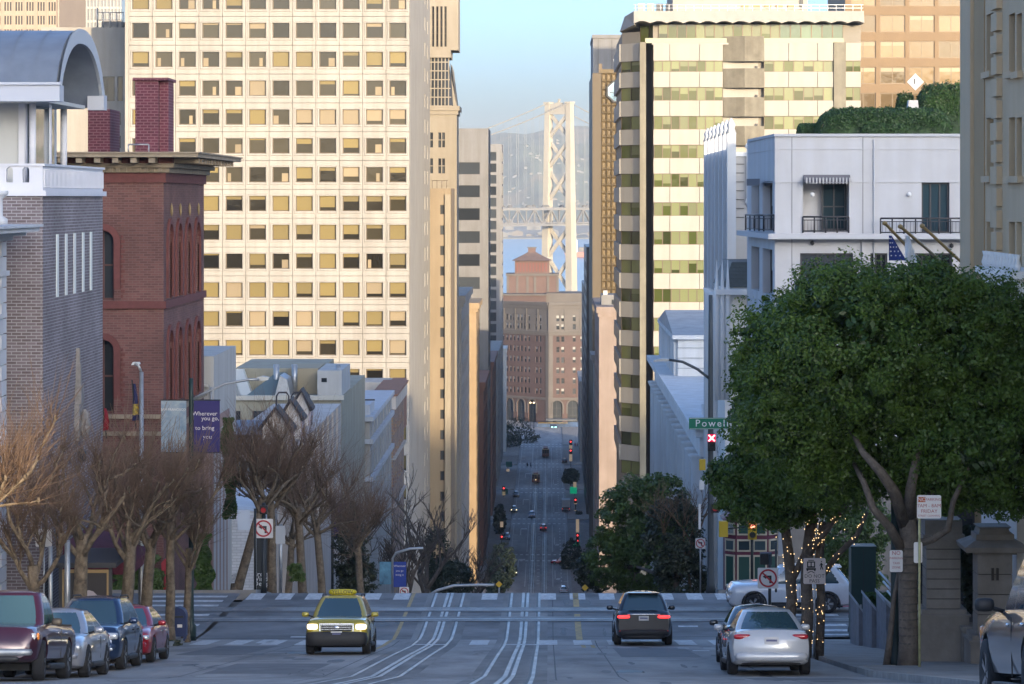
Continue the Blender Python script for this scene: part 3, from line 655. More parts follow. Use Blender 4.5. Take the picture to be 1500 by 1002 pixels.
for px in (633, 640, 647, 654): q.tube([(XX(px, D), D + .5, zt), (XX(px, D), D + .5, zt + 1.3)], .05, 4)
q.tube([(XX(632, D), D + .5, zt + 1.3), (XX(656, D), D + .5, zt + 1.3)], .06, 4); q.build('roof_rail', FRAME_B, b)
D = 530.0; b = bld('stepped_tower', 'limestone tower with steep glazed mansard and heavy cornice', XX(650, D), D, gz(D))
W0, W1 = XX(590, D), XX(669, D); zb = gz(D) - 1; zc, zm, zt = ZZ(162, D), ZZ(84, D), ZZ(-100, D)
hs = [(XX(a, D) - W0, XX(a + 4.3, D) - W0, ZZ(y + t_ + 10.5, D) - zb, ZZ(y + t_, D) - zb) for y in (194, 232) for a in (630, 642, 647.5) for t_ in (0, 11.5)]
m_ = MB(); shell(m_, W0, W1, D, D + 12, zb, zc, 'w'); facade(m_, (W0, D, zb), EX, W1 - W0, zc - zb, hs, .35); m_.build('wall', LIM, b)
for h in hs: add_window(b, (W0, D, zb), EX, h, FRAME_D, GLASS, inset=.25)
MB().box(W0 - .3, W1 + .5, D - .6, D + 13, zc, zc + .8).box(W0, W1 + .25, D - .3, D + 12.5, zc - .7, zc).build('cornice', LIM, b)
ms = XX(662, D); mt_ = XX(656, D)
MB().prism([(W0, D + .2, zc + .8), (ms + .5, D + .2, zc + .8), (mt_, D + 1.6, zm), (W0, D + 1.6, zm)], (0, 10, 0)).build('mansard_glass', GLASS, b)
for k in range(6):
    px = 631 + k * 5.2; MB().add([(XX(px, D) - .09, D + .12, zc + .8), (XX(px, D) + .09, D + .12, zc + .8), (XX(px, D) + .09, D + 1.5, zm), (XX(px, D) - .09, D + 1.5, zm)], [(0, 1, 2, 3)]).build('glazing_bar', LIM, b)
for k in range(6):
    t = k / 5.5; z_ = zc + .8 + (zm - zc - .8) * t; y_ = D + .1 + 1.38 * t; MB().box(W0, ms - (ms - mt_) * t, y_ - .02, y_ + .1, z_ - .09, z_ + .09).build('glazing_bar', LIM, b)
MB().prism([(ms + .2, D - .1, zc + .8), (W1, D - .1, zc + .8), (W1 - .8, D + .2, zm - 2), (mt_ + .4, D + 1.4, zm - 1)], (0, 11, 0)).build('mansard_shoulder', LIM, b)
MB().box(W0, XX(660, D), D + .9, D + 12, zm, zm + 1.3).build('upper_cornice', LIM, b)
W2 = XX(671, D); m_ = MB(); hs = [(XX(632 + 6.1 * k, D) - W0, XX(635.6 + 6.1 * k, D) - W0, .6, 7.6) for k in range(4)]
shell(m_, W0, W2, D + 1.5, D + 12, zm + 1.3, zt, 'w'); facade(m_, (W0, D + 1.5, zm + 1.3), EX, W2 - W0, zt - zm - 1.3, hs, .6); m_.build('tower_wall', LIM, b)
for h in hs: add_window(b, (W0, D + 1.5, zm + 1.3), EX, h, FRAME_B, GLASS, inset=.4, mv=6)
# ---- left canyon wall
GREY1 = mat('grey_precast', (0.19, 0.19, 0.195), .8, var=.12, scale=.12, stain=.12); GREY2 = mat('stone_grey', (0.30, 0.285, 0.265), .85, var=.15, scale=.3, stain=.15)
STONE_P = mat('stone_pinkish', (0.27, 0.215, 0.19), .85, var=.12, scale=.2, stain=.15); BRK_F = mat('far_brick', (0.27, 0.13, 0.09), .85, var=.15, scale=.2)
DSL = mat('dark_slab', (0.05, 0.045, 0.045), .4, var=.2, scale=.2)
def canyon_block(name, label, side, D0, D1, ytop, m, xf=None, xo=None, step=3.9, bay=3.4, wn=1.7, hn=2.0, front=True, fm=FRAME_D, gm=None, blind=BL_W, D_ref=None, cornice=None, group=None, fstep=None):
    """a building of the street canyon: windows in its street wall and in the part of its west wall that shows"""
    xf = xf if xf is not None else (FLL if side == 'L' else FLR); xo = xo if xo is not None else (xf - 22 if side == 'L' else xf + 22)
    zb = min(gz(D0), gz(D1)) - 1; zt = ZZ(ytop, D_ref or D0); H = zt - zb; gm = gm or GLASS
    x0, x1 = (xo, xf) if side == 'L' else (xf, xo)
    b = bld(name, label, (x0 + x1) / 2, D0, zb, group=group)
    m_ = MB(); shell(m_, x0, x1, D0, D1, zb, zt, 'w' + ('s' if side == 'L' else 'n'))
    nb = max(1, int((D1 - D0 - 2) / bay)); nf = max(1, int((H - 7) / step))
    off = ((D1 - D0) - nb * bay) / 2 + (bay - wn) / 2
    hs = [(off + i * bay, off + i * bay + wn, 6.2 + j * step, 6.2 + j * step + hn) for j in range(nf) for i in range(nb)]
    O, U = ((xf, D0, zb), UL) if side == 'L' else ((xf, D1, zb), UR)
    facade(m_, O, U, D1 - D0, H, hs, .3)
    hf = []
    if front:
        W_ = x1 - x0; n2 = int((W_ - 1.5) / bay); o2 = (W_ - n2 * bay) / 2 + (bay - wn) / 2
        hf = [(o2 + i * bay, o2 + i * bay + wn, 6.2 + j * step, 6.2 + j * step + hn) for j in range(nf) for i in range(n2)]
    facade(m_, (x0, D0, zb), EX, x1 - x0, H, hf, .3); m_.build('wall', m, b)
    q = MB()
    for j in range(nf): pass
    rs = random.Random(int(D0))
    vis = lambda h: ZZ(0, D0) > zb + h[2]
    n = 0
    for h in hs:
        if n < 150: add_window(b, O, U, h, fm, gm, inset=.18, blind=blind, bfrac=rs.choice((0, 0, 0, .4, .6, 1))); n += 1
    for h in hf:
        if n < 290: add_window(b, (x0, D0, zb), EX, h, fm, gm, inset=.18, blind=blind, bfrac=rs.choice((0, 0, 0, .4, .6, 1))); n += 1
    if cornice:
        e = .35 * cornice
        MB().box(x0 - (e if side == 'R' else 0), x1 + (e if side == 'L' else 0), D0 - e, D1 + .2, zt - .9, zt + .35).build('cornice', m, b)
        MB().box(x0 - (e * .5 if side == 'R' else 0), x1 + (e * .5 if side == 'L' else 0), D0 - e * .5, D1 + .1, zt - 1.7, zt - .9).build('frieze', m, b)
        MB().box(x0 - (e * .4 if side == 'R' else 0), x1 + (e * .4 if side == 'L' else 0), D0 - e * .4, D1 + .1, zb + 5.2, zb + 5.8).build('string_course', m, b)
    return b
canyon_block('stone_block', 'grey stone commercial block beside the stepped tower, with projecting cornice', 'L', 546, 600, 436, GREY2, cornice=2)
canyon_block('corner_block', 'narrow stone block whose edge glows orange in low sun', 'L', 690, 722, 446, mat('stone_sunlit_orange', (.32, .23, .135), .85, var=.12, scale=.2), xf=-16.15, xo=-34, cornice=2)  # orange of the low sun is mixed into the stone colour
canyon_block('banded_tower', 'grey concrete tower with horizontal ribbon windows rising above the canyon', 'L', 790, 820, 188, GREY1, xf=-15.4, xo=-26, step=5.9, bay=7.6, wn=6.2, hn=3.1, blind=None)
canyon_block('curtain_wall_tower', 'slim dark glass tower with pale mullions, left of the bridge', 'L', 1019, 1050, 211, GREY1, xf=-15.4, xo=-21.5, step=3.8, bay=2.9, wn=2.5, hn=2.9, blind=None)
canyon_block('brick_block', 'mid-height reddish brick block below the ribbon-windowed tower', 'L', 730, 780, 562, BRK_F, cornice=1.5)
canyon_block('brick_block', 'shaded brown block with cornice below the slim glass tower', 'L', 846, 908, 532, BRK_F, cornice=1.5)
canyon_block('stone_block', 'pale low stone block at the far end of the canyon, left side', 'L', 932, 996, 515, GREY2, cornice=1.5)
canyon_block('stone_block', 'narrow pale block against the far brick building', 'L', 1062, 1084, 512, mat('pale_stone', (.5, .5, .48), .8, stain=.1), xf=-14.7, xo=-24, cornice=1)
# ---- right canyon wall
canyon_block('stone_block', 'pale pinkish stone block with blank street wall below the dark embossed tower', 'R', 640, 700, 452, STONE_P, cornice=1.6, front=False)
o = bld('rooftop_house', 'small white rooftop house above the pinkish stone block', XX(893, 652), 652, ZZ(452, 640))
MB().box(XX(881, 652), XX(908, 652), 652, 664, ZZ(454, 640), ZZ(432, 652)).build('wall', GREY1, o)
MB().box(XX(896, 652), XX(902, 652), 651.9, 652.1, ZZ(446, 652), ZZ(439, 652)).build('window', GLASS, o)
MB().box(XX(884, 652), XX(890, 652), 653, 656, ZZ(432, 652), ZZ(426, 652)).build('roof_vent', GALV, o)
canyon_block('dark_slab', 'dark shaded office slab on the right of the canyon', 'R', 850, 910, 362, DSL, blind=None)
canyon_block('stone_block', 'brownish shaded stone block behind the dark slab', 'R', 710, 728, 522, GREY2, cornice=2)
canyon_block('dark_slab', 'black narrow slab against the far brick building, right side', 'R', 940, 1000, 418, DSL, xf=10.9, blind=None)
canyon_block('stone_block', 'low shaded block at the far right end of the canyon', 'R', 1022, 1084, 560, GREY2, cornice=1)
# embossed dark gold tower
D = 735.0; b = bld('embossed_tower', 'dark bronze tower of embossed panels with an octagonal mirror sign', XX(890, D), D, gz(D))
W0, W1, zb, zt = FLR, XX(960, D), gz(D) - 1, ZZ(107, D)
EMB = mat('bronze_panel', (0.13, 0.092, 0.04), .55, .15, var=.15, scale=.3, rnd=.12)
shell(MB(), W0, W1, D, D + 60, zb, zt).build('wall', mat('bronze_dark', (.10, .075, .045), .6), b)
pm2 = MB(); w_, h_ = 7.3 * D / F, 11.7 * D / F
def ring2(a, c): pm2.add(a + c, [(i, (i+1) % 4, 4 + (i+1) % 4, 4 + i) for i in range(4)])
A_ = rc(.04, w_ - .04, .04, h_ - .04, .3); B_ = rc(.04, w_ - .04, .04, h_ - .04, 0); C_ = rc(w_ * .3, w_ * .75, h_ * .3, h_ * .8, .28)
ring2(A_, B_); ring2(B_, C_); pm2.add(C_, [(0, 1, 2, 3)]); me = pm2.mesh('embossed_panel'); me.materials.append(EMB)
for j in range(40):
    for i in range(6):
        px, py = 881 + 7.3 * i, 119 + 11.7 * j
        if i == 5 and j > 20: continue
        link('embossed_panel', me, b, Vector((XX(px, D), D - .3, ZZ(py, D))) - b.location)
oc = [(XX(906 + 19 * math.cos(R(22.5 + 45 * k)), D), D - .9, ZZ(134 + 17.5 * math.sin(R(22.5 + 45 * k)), D)) for k in range(8)]
MB().prism(oc, (0, .5, 0)).build('sign_frame', FRAME_D, b)
oc2 = [(XX(906 + 16.5 * math.cos(R(22.5 + 45 * k)), D), D - .95, ZZ(134 + 15 * math.sin(R(22.5 + 45 * k)), D)) for k in range(8)]
MB().prism(oc2, (0, .04, 0)).build('mirror', mat('mirror_blue', (.35, .50, .62), .08, .9), b)
q = MB().box(XX(903, D), XX(904, D), D - 1.05, D - .96, ZZ(147, D), ZZ(121, D)); q.build('sign_bar', FRAME_D, b); MB().box(XX(893, D), XX(920, D), D - 1.04, D - .96, ZZ(136.5, D), ZZ(135.5, D)).build('sign_bar', FRAME_D, b)
MB().box(XX(880, D), XX(915, D), D - .4, D + 1, zt, zt + .9).build('parapet', EMB, b)
q = MB()
for px, t_ in ((902, 8), (906, 9), (910, 7)): q.tube([(XX(px, D), D + 1, zt), (XX(px - 3, D), D + 1, zt + 3.4)], .1, 4)
q.build('roof_mast', WHITE, b)
MB().box(XX(877, D), XX(882, D), D - .35, D + 2, zt, zt + 2.2).build('roof_box', FRAME_B, b)
D = 800.0; b = bld('grey_tower', 'plain grey-blue tower top behind the bronze tower', XX(898, D), D, gz(D))
MB().box(XX(868.5, D), XX(960, D), D, D + 40, gz(D) - 1, ZZ(56, D)).build('wall', GREY1, b)
MB().box(XX(867.5, D), XX(961, D), D - .4, D + 40.4, ZZ(56, D), ZZ(51, D)).build('parapet', GREY1, b)
for px in (876, 896): MB().box(XX(px, D), XX(px + .6, D), D - .1, D + .05, ZZ(180, D), ZZ(57, D)).build('joint', FRAME_D, b)
D = 640.0; b = bld('brown_tower', 'orange-brown tower with large square windows behind the banded office block', XX(1330, D), D, gz(D))
W0, W1, zb, zt = XX(1238, D), XX(1440, D), gz(D), ZZ(-90, D); BRN = mat('brown_granite', (0.155, 0.095, 0.042), .6, var=.1, scale=.2)
hs = [(XX(1246 + 43 * i, D) - W0, XX(1246 + 43 * i + w2, D) - W0, ZZ(22 + 38 * j + 25, D) - zb, ZZ(22 + 38 * j, D) - zb) for j in range(-3, 7) for i in range(5) for w2 in (37,)]
m_ = MB(); shell(m_, W0, W1, D, D + 40, zb, zt, 'w'); facade(m_, (W0, D, zb), EX, W1 - W0, zt - zb, hs, .5); m_.build('wall', BRN, b)
rs = random.Random(4)
for h in hs: add_window(b, (W0, D, zb), EX, h, FRAME_B, glass_mat('bronze_glass', (.15, .10, .045), rnd=.4), inset=.3, mu=2, ft=.2, blind=BL_T, bfrac=rs.choice((0, 0, .3, 1)))
# ---- banded office block (D 468)
D = 468.0; s = F / D; zb = gz(D) - 2; b = bld('banded_office_block', 'white office block with green ribbon windows and zigzag roof slab', XX(1100, D), D, zb)
WH = mat('white_spandrel', (0.315, 0.30, 0.275), .7, var=.05, scale=.3, stain=.04); CON = mat('bay_concrete', (0.18, 0.165, 0.13), .8, var=.25, scale=.6, stain=.2)
GG = glass_mat('green_glass', (0.045, 0.055, 0.012), rnd=.45); COLM = mat('column_concrete', (0.20, 0.185, 0.145), .8, var=.2, scale=.5, stain=.2)
core = MB(); core.box(XX(957, D), XX(1262, D), D + 1.2, D + 40, zb, ZZ(36, D)); core.build('core_wall', mat('core_grey', (.22, .20, .17), .8), b)
NFL = 15
def row_y(k): return 63 + 42.2 * k                   # top of the k-th spandrel in photo pixels
# shared pane meshes per width
def pane_row(x0, x1, n, ya, yb, y=D, U=EX, gm=GG, bl=True, rs=random.Random(9), O=None, blind=BL_G):
    w = (x1 - x0) / n
    for i in range(n):
        h = (i * w, (i + 1) * w, 0.0, round(yb - ya, 3))
        add_window(b, O or (x0, y, ya), U, h, FRAME_B, gm, inset=0.25, ft=.07, fd=.12, blind=blind if bl else None, bfrac=rs.choice((0, .3, .5, .6, .75, 1, 1, 1)))
for k in range(NFL):
    yt = row_y(k); zt, zm = ZZ(yt, D), ZZ(yt + (26 if k == 0 else 22.5), D); zl = ZZ(row_y(k + 1), D)
    rest_only = yt > 500
    if not rest_only:
        for a, c in ((957, 981), (981.3, 1024.5), (1024.8, 1059)): MB().box(XX(a, D) + .02, XX(c, D) - .02, D - .05, D + .5, zm, zt).build('spandrel_panel', WH, b)
        pane_row(XX(958, D), XX(1059, D), 8, round(zl, 3), round(zm, 3))
    if yt < 230:
        for a, c in ((1119.3, 1155), (1155.3, 1197.5), (1197.8, 1221)): MB().box(XX(a, D) + .02, XX(c, D) - .02, D - .05, D + .5, zm, zt).build('spandrel_panel', WH, b)
        pane_row(XX(1119.3, D), XX(1221, D), 7, round(zl, 3), round(zm, 3))
        MB().box(XX(1239, D), XX(1261, D), D - .03, D + .5, zm, zt).build('spandrel_panel', WH, b); pane_row(XX(1239, D), XX(1261, D), 2, round(zl, 3), round(zm, 3))
        # balcony bay: V-shaped parapet in front of a white recess
        xa, xm, xb = XX(1059.5, D), XX(1090, D), XX(1119, D); pz1 = zt + (1.0 if k == 0 else .5); pz0 = zm - .1
        MB().prism([(xa, D + .3, pz0), (xm, D - .9, pz0), (xm, D + .3, pz0)], (0, 0, pz1 - pz0)).build('bay_parapet', CON, b)
        MB().prism([(xm + .02, D - .9, pz0), (xb, D - .5, pz0), (xb, D + .3, pz0), (xm + .02, D + .3, pz0)], (0, 0, pz1 - pz0)).build('bay_parapet', CON, b)
        MB().box(xa, xb - .8, D + .9, D + 1.15, zl, zm).build('recess_wall', WH, b); MB().box(xm + 1.8, xm + 2.1, D + .5, D + .85, zl, zl + .9).build('balcony_lamp', FRAME_D, b)
    # splayed corner towards the street
    pA, pB = Vector((XX(909, D), D + 4.0, 0)), Vector((XX(936.5, D), D - .1, 0)); Ud = (pB - pA).normalized(); wl_ = (pB - pA).length; Nn = Vector((-Ud.y, Ud.x, 0))
    MB().obox(pA, Ud, None, 0, wl_, 0, .5, zm, zt).build('spandrel_panel', WH, b)
    O_ = (pA.x, pA.y, round(zl, 3)); w2 = round(wl_ / 2, 3)
    for i in range(2): add_window(b, O_, Ud, (i * w2, (i + 1) * w2, 0, round(zm - zl, 3)), FRAME_B, GG, inset=.25, ft=.07, blind=BL_G, bfrac=random.choice((0, .4, .8, 1, 1)))
    MB().box(XX(907.4, D + 4), XX(911, D + 4), D + 3.9, D + 44, zm, zt).build('street_spandrel', WH, b)
m_ = MB(); m_.prism([(pA.x + .35, pA.y + .5, zb), (pB.x + .1, pB.y + .8, zb), (pB.x + .2, D + 9, zb), (pA.x + 2, D + 44, zb), (pA.x + .35, D + 44, zb)], (0, 0, ZZ(46, D) - zb)); m_.build('corner_core', MATS['core_grey'], b)
MB().box(XX(937, D), XX(946, D), D - 1.0, D + 3, zb, ZZ(62, D)).build('column', COLM, b); MB().box(XX(1221.4, D), XX(1238.6, D), D - .3, D + .6, zb, ZZ(62, D)).build('column', COLM, b)
MB().box(XX(944, D), XX(959, D), D + 7, D + 8, zb, ZZ(46, D)).build('recess_wall', mat('recess_shade', (.05, .045, .04), .8), b)  # shadow cast by the column is put into this dark colour
# glazed top storey
za, zc = ZZ(63, D), ZZ(35, D)
pane_row(XX(965, D), XX(1143, D), 13, round(za, 3), round(zc, 3), y=D + .7); pane_row(XX(1143, D), XX(1236, D), 6, round(za, 3), round(zc, 3), y=D + .7, gm=glass_mat('teal_glass', (.10, .15, .10), rnd=.3), bl=False)
pA2 = Vector((XX(938, D), D + 3.6, 0)); pB2 = Vector((XX(964.8, D), D + 1.2, 0)); U2 = (pB2 - pA2).normalized(); l2 = (pB2 - pA2).length
for i in range(2): add_window(b, (pA2.x, pA2.y, round(za, 3)), U2, (i * l2 / 2, (i + 1) * l2 / 2, 0, round(zc - za, 3)), FRAME_B, GG, inset=.1)
q = MB(); q.box(XX(945, D), XX(1236, D), D + .1, D + .16, za, za + .75); q.build('glass_balustrade', glass_mat('rail_glass', (.25, .25, .18)), b)
MB().box(XX(955, D), XX(1090, D), D + .0, D + 1.0, za - .25, za).build('terrace_edge', WH, b)
# zigzag roof slab: a folded edge
rf = MB(); xl, xr = XX(928, D), XX(1264, D); n = 14; top, bot = ZZ(17, D), ZZ(33, D); fw = (xr - xl) / n
front = []
for i in range(n):
    x = xl + i * fw; front += [(x, bot), (x + fw * .12, bot - .45), (x + fw * .88, bot - .45)] if False else [(x, bot - .2), (x + fw * .35, bot + .1), (x + fw * .65, bot + .1)]
front.append((xr, bot - .2)); poly = [(x, D - 2.2, z) for x, z in front] + [(xr, D - 1.4, top), (xl, D - 1.4, top)]
rf.prism(poly, (0, 38, 0)); rf.build('roof_slab', WH, b)
pl = MB(); pl.prism([(XX(908, D + 5), D + 5.5, ZZ(46, D + 5)), (xl + .02, D - 2.2, bot - .45), (xl + .02, D - 1.4, top), (XX(915, D + 5), D + 6.0, ZZ(24, D + 5))], (2.5, 24, 0)); pl.build('roof_slab_corner', WH, b)
q = MB()
for i in range(28): x = xl + .3 + i * (xr - xl - .6) / 27; q.tube([(x, D - .6, top), (x, D - .6, top + 1.0)], .05, 4)
for h_ in (.5, 1.0): q.tube([(xl, D - .6, top + h_), (xr, D - .6, top + h_)], .055, 4)
q.build('roof_rail', WHITE, b)
MB().box(XX(988, D), XX(1188, D), D + 6, D + 30, top, ZZ(-60, D)).build('penthouse', WH, b)
for i in range(5): MB().box(XX(1090 + 17 * i, D), XX(1100 + 17 * i, D), D + 5.7, D + 6.1, ZZ(9, D), ZZ(3, D)).build('louvre', mat('louvre_brown', (.30, .2, .1), .6), b)
MB().box(XX(1176, D), XX(1181, D), D + 5.8, D + 6.1, ZZ(10, D), ZZ(-4, D)).build('door', GLASS, b)
for i in range(4): MB().box(XX(938 + 14 * i, D), XX(948 + 14 * i, D), D + 12, D + 14, top, ZZ(-2, D)).build('roof_unit', mat('duct_tan', (.5, .42, .32), .7), b)
# ---- white corner hotel (D 150) with terraces
D = 150.0; s = F / D; zb = gz(122) - 9; HW = mat('hotel_stucco', (0.53, 0.53, 0.55), .85, var=.06, scale=.5, stain=.08); HJ = mat('hotel_trim', (0.50, 0.50, 0.52), .8)
b = bld('corner_hotel', 'pale grey hotel with splayed corner, awning balcony and roof hedges', XX(1250, D), D, zb)
xa, xb_, zt = XX(1135, D), XX(1520, D), ZZ(198, D)
rec = (XX(1176, D) - xa, XX(1244, D) - xa, ZZ(339, D) - zb, ZZ(263, D) - zb); win = (XX(1350, D) - xa, XX(1391, D) - xa, ZZ(341, D) - zb, ZZ(267, D) - zb)
low = [(XX(1172, D) - xa, XX(1250, D) - xa, ZZ(440, D) - zb, ZZ(371, D) - zb), (XX(1275, D) - xa, XX(1300, D) - xa, ZZ(440, D) - zb, ZZ(371, D) - zb), (XX(1330, D) - xa, XX(1395, D) - xa, ZZ(440, D) - zb, ZZ(371, D) - zb)]
m_ = MB(); facade(m_, (xa, D, zb), EX, xb_ - xa, zt - zb, [rec, win] + low, .3)
m_.add([(xa, D, zt), (xb_, D, zt), (xb_, D + 16, zt), (10.75, D + 16, zt), (10.75, D + 14.5, zt)], [(0, 1, 2, 3, 4)])
# splayed corner wall with three openings, and the street wall
pA, pB = Vector((10.75, D + 14.5, zb)), Vector((xa, D, zb)); Uc = (pB - pA); wc = Uc.length; Uc.normalize()
m_.build('wall', HW, b)
m_ = MB(); cw = [(wc * a, wc * c, ZZ(y1, D + 5) - zb, ZZ(y0, D + 5) - zb) for y0, y1 in ((266, 338), (364, 430)) for a, c in ((.10, .42), (.55, .92))]
facade(m_, pA, Uc, wc, zt - zb, cw, .5); m_.build('corner_wall', HW, b)
m_ = MB(); m_.add([(10.75, D + 14.5, zb), (10.75, D + 16, zb), (10.75, D + 16, zt), (10.75, D + 14.5, zt)], [(0, 1, 2, 3)]); m_.build('street_wall', HW, b)
for h in cw: add_window(b, pA, Uc, h, FRAME_D, GLASS, inset=.4, mu=2, blind=BL_W, bfrac=.5)
add_window(b, (xa, D, zb), EX, win, FRAME_D, glass_mat('hotel_glass', (.03, .055, .07), rnd=.2), inset=.2, mu=3, ft=.09)
for h in low: add_window(b, (xa, D, zb), EX, h, FRAME_D, GLASS, inset=.2, mu=3, ft=.09)
rx0, rx1 = XX(1176, D), XX(1244, D)
MB().add([(rx0, D + 1.6, zb + rec[2]), (rx1, D + 1.6, zb + rec[2]), (rx1, D + 1.6, zb + rec[3]), (rx0, D + 1.6, zb + rec[3])], [(0, 1, 2, 3)]).add([(rx0, D + .3, zb + rec[2]), (rx0, D + 1.6, zb + rec[2]), (rx0, D + 1.6, zb + rec[3]), (rx0, D + .3, zb + rec[3])], [(3, 2, 1, 0)]).add([(rx1, D + 1.6, zb + rec[2]), (rx1, D + .3, zb + rec[2]), (rx1, D + .3, zb + rec[3]), (rx1, D + 1.6, zb + rec[3])], [(0, 1, 2, 3)]).add([(rx0, D + .3, zb + rec[2]), (rx1, D + .3, zb + rec[2]), (rx1, D + 1.6, zb + rec[2]), (rx0, D + 1.6, zb + rec[2])], [(0, 1, 2, 3)]).build('balcony_recess', HW, b)
add_window(b, (XX(1207, D), D + 1.0, zb + rec[2]), EX, (0, XX(1243, D) - XX(1207, D), .05, ZZ(268, D) - zb - rec[2]), FRAME_D, MATS['hotel_glass'], inset=.2, mu=2, mv=2, name='balcony_door')
AW = mat('awning_grey', (.16, .15, .16), .9); AW2 = mat('awning_light', (.45, .44, .44), .9)
ax0, ax1, az1, az0 = XX(1177, D), XX(1245, D), ZZ(256, D), ZZ(267, D)
MB().prism([(ax0, D - .7, az0), (ax0, D, az0 + .02), (ax0, D, az1), (ax0, D - .55, az0 + .12)], (ax1 - ax0, 0, 0)).build('awning', AW, b)
for i in range(14): x = ax0 + .06 + i * (ax1 - ax0) / 14; MB().box(x, x + .07, D - .73, D - .7, az0 - .08, az0 + .22).build('awning_stripe', AW2, b)
for px0, px1, yy in ((1096, 1112, 262), (1117, 1133, 262)):
    p0, p1 = PP(px0, 272, D + 8), PP(px1, 272, D + 4); MB().prism([p0 + Vector((-.1, -.4, 0)), p1 + Vector((0, -.5, 0)), p1, p0], (0, 0, .35)).build('awning', AW, b)
def railing(par, name, p0, p1, h, m, posts=6, bars=0, mid=True):
    p0, p1 = Vector(p0), Vector(p1); q = MB(); up = Vector((0, 0, h)); q.tube([p0 + up, p1 + up], .045, 5); q.tube([p0 + up * .12, p1 + up * .12], .03, 5)
    if mid: q.tube([p0 + up * .8, p1 + up * .8], .022, 5)
    for i in range(posts + 1): t = i / posts; q.tube([p0.lerp(p1, t), p0.lerp(p1, t) + up], .04, 5)
    for i in range(bars): t = (i + .5) / bars; q.tube([p0.lerp(p1, t) + up * .12, p0.lerp(p1, t) + up * .8], .012, 4)
    return q.build(name, m, par)
railing(b, 'balcony_rail', (XX(1176, D), D - .08, ZZ(341, D)), (XX(1243, D), D - .08, ZZ(341, D)), .78, FRAME_D, 4, 14)
railing(b, 'balcony_rail', (XX(1287, D), D - .9, ZZ(343, D)), (XX(1440, D), D - .9, ZZ(343, D)), .78, FRAME_D, 9, 30)
railing(b, 'balcony_rail', PP(1100, 337, D + 11) + Vector((-.3, -.3, 0)), PP(1127, 339, D + 3) + Vector((-.3, -.3, 0)), .8, FRAME_D, 4, 10)
railing(b, 'balcony_rail', PP(1127, 339, D + 3) + Vector((-.3, -.3, 0)), PP(1133, 339, D + .5) + Vector((0, -.3, 0)), .8, FRAME_D, 1, 4)
MB().box(xa - .05, xb_, D - .1, D + .1, zb, ZZ(690, D)).build('stone_base', mat('hotel_base', (.20, .19, .18), .8, var=.2, scale=1, stain=.2), b)
for y0, y1, o_ in ((342, 350, .95), (266.2, 267.2, .05), (196, 200, .12), (218, 219, .04)): MB().prism([(pA.x - o_ * .7, pA.y, ZZ(y1, D)), (xa - o_ * .4, D - o_, ZZ(y1, D)), (xb_, D - o_, ZZ(y1, D)), (xb_, D + .1, ZZ(y1, D)), (xa + .1, D + .1, ZZ(y1, D)), (pA.x + .1, pA.y, ZZ(y1, D))], (0, 0, (y1 - y0) * D / F)).build('ledge', HJ, b)
for px in (1160, 1264): MB().box(XX(px, D) - .012, XX(px, D) + .012, D - .012, D + .01, zb, zt - .1).build('wall_joint', FRAME_D, b)
MB().box(XX(1262, D), XX(1268, D), D - .16, D, ZZ(430, D), ZZ(352, D)).build('pilaster', HW, b)
for px in (1280, 1420): MB().tube([(XX(px, D), D - .08, ZZ(440, D)), (XX(px, D), D - .08, zt - .2)], .035, 6).build('downpipe', HJ, b)
for px, py in ((1190, 285), (1332, 285), (1190, 356), (1394, 360)): MB().lathe(PP(px, py, D - .12), [(.02, -.12), (.1, -.05), (.1, .06), (.02, .12)], 8).build('wall_lamp', WHITE if py < 300 else FRAME_D, b)
# pale satellite dish and clipped hedges on its roof
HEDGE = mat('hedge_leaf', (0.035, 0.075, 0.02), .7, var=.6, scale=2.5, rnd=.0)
def leaf_blob(mb_v, mb_f, pts, nrm, size, rng_):
    """leaf quads at points pts facing roughly nrm (numpy arrays)"""
    n = len(pts); a = rng_.normal(size=(n, 3)); t = a - (a * nrm).sum(1, keepdims=True) * nrm; t /= np.linalg.norm(t, axis=1, keepdims=True) + 1e-9
    b2 = np.cross(nrm, t); sz = size * rng_.uniform(.6, 1.3, (n, 1)); t *= sz; b2 *= sz * .55
    v = np.stack([pts - t, pts + b2, pts + t, pts - b2], 1).reshape(-1, 3); return v
def leaf_mesh(name, v, m):
    n = len(v) // 4; me = bpy.data.meshes.new(name); me.vertices.add(len(v)); me.vertices.foreach_set('co', v.astype(np.float32).ravel())
    me.loops.add(n * 4); me.loops.foreach_set('vertex_index', np.arange(n * 4, dtype=np.int32)); me.polygons.add(n)
    me.polygons.foreach_set('loop_start', np.arange(n, dtype=np.int32) * 4); me.polygons.foreach_set('loop_total', np.full(n, 4, np.int32)); me.update(); me.validate(); me.materials.append(m); return me
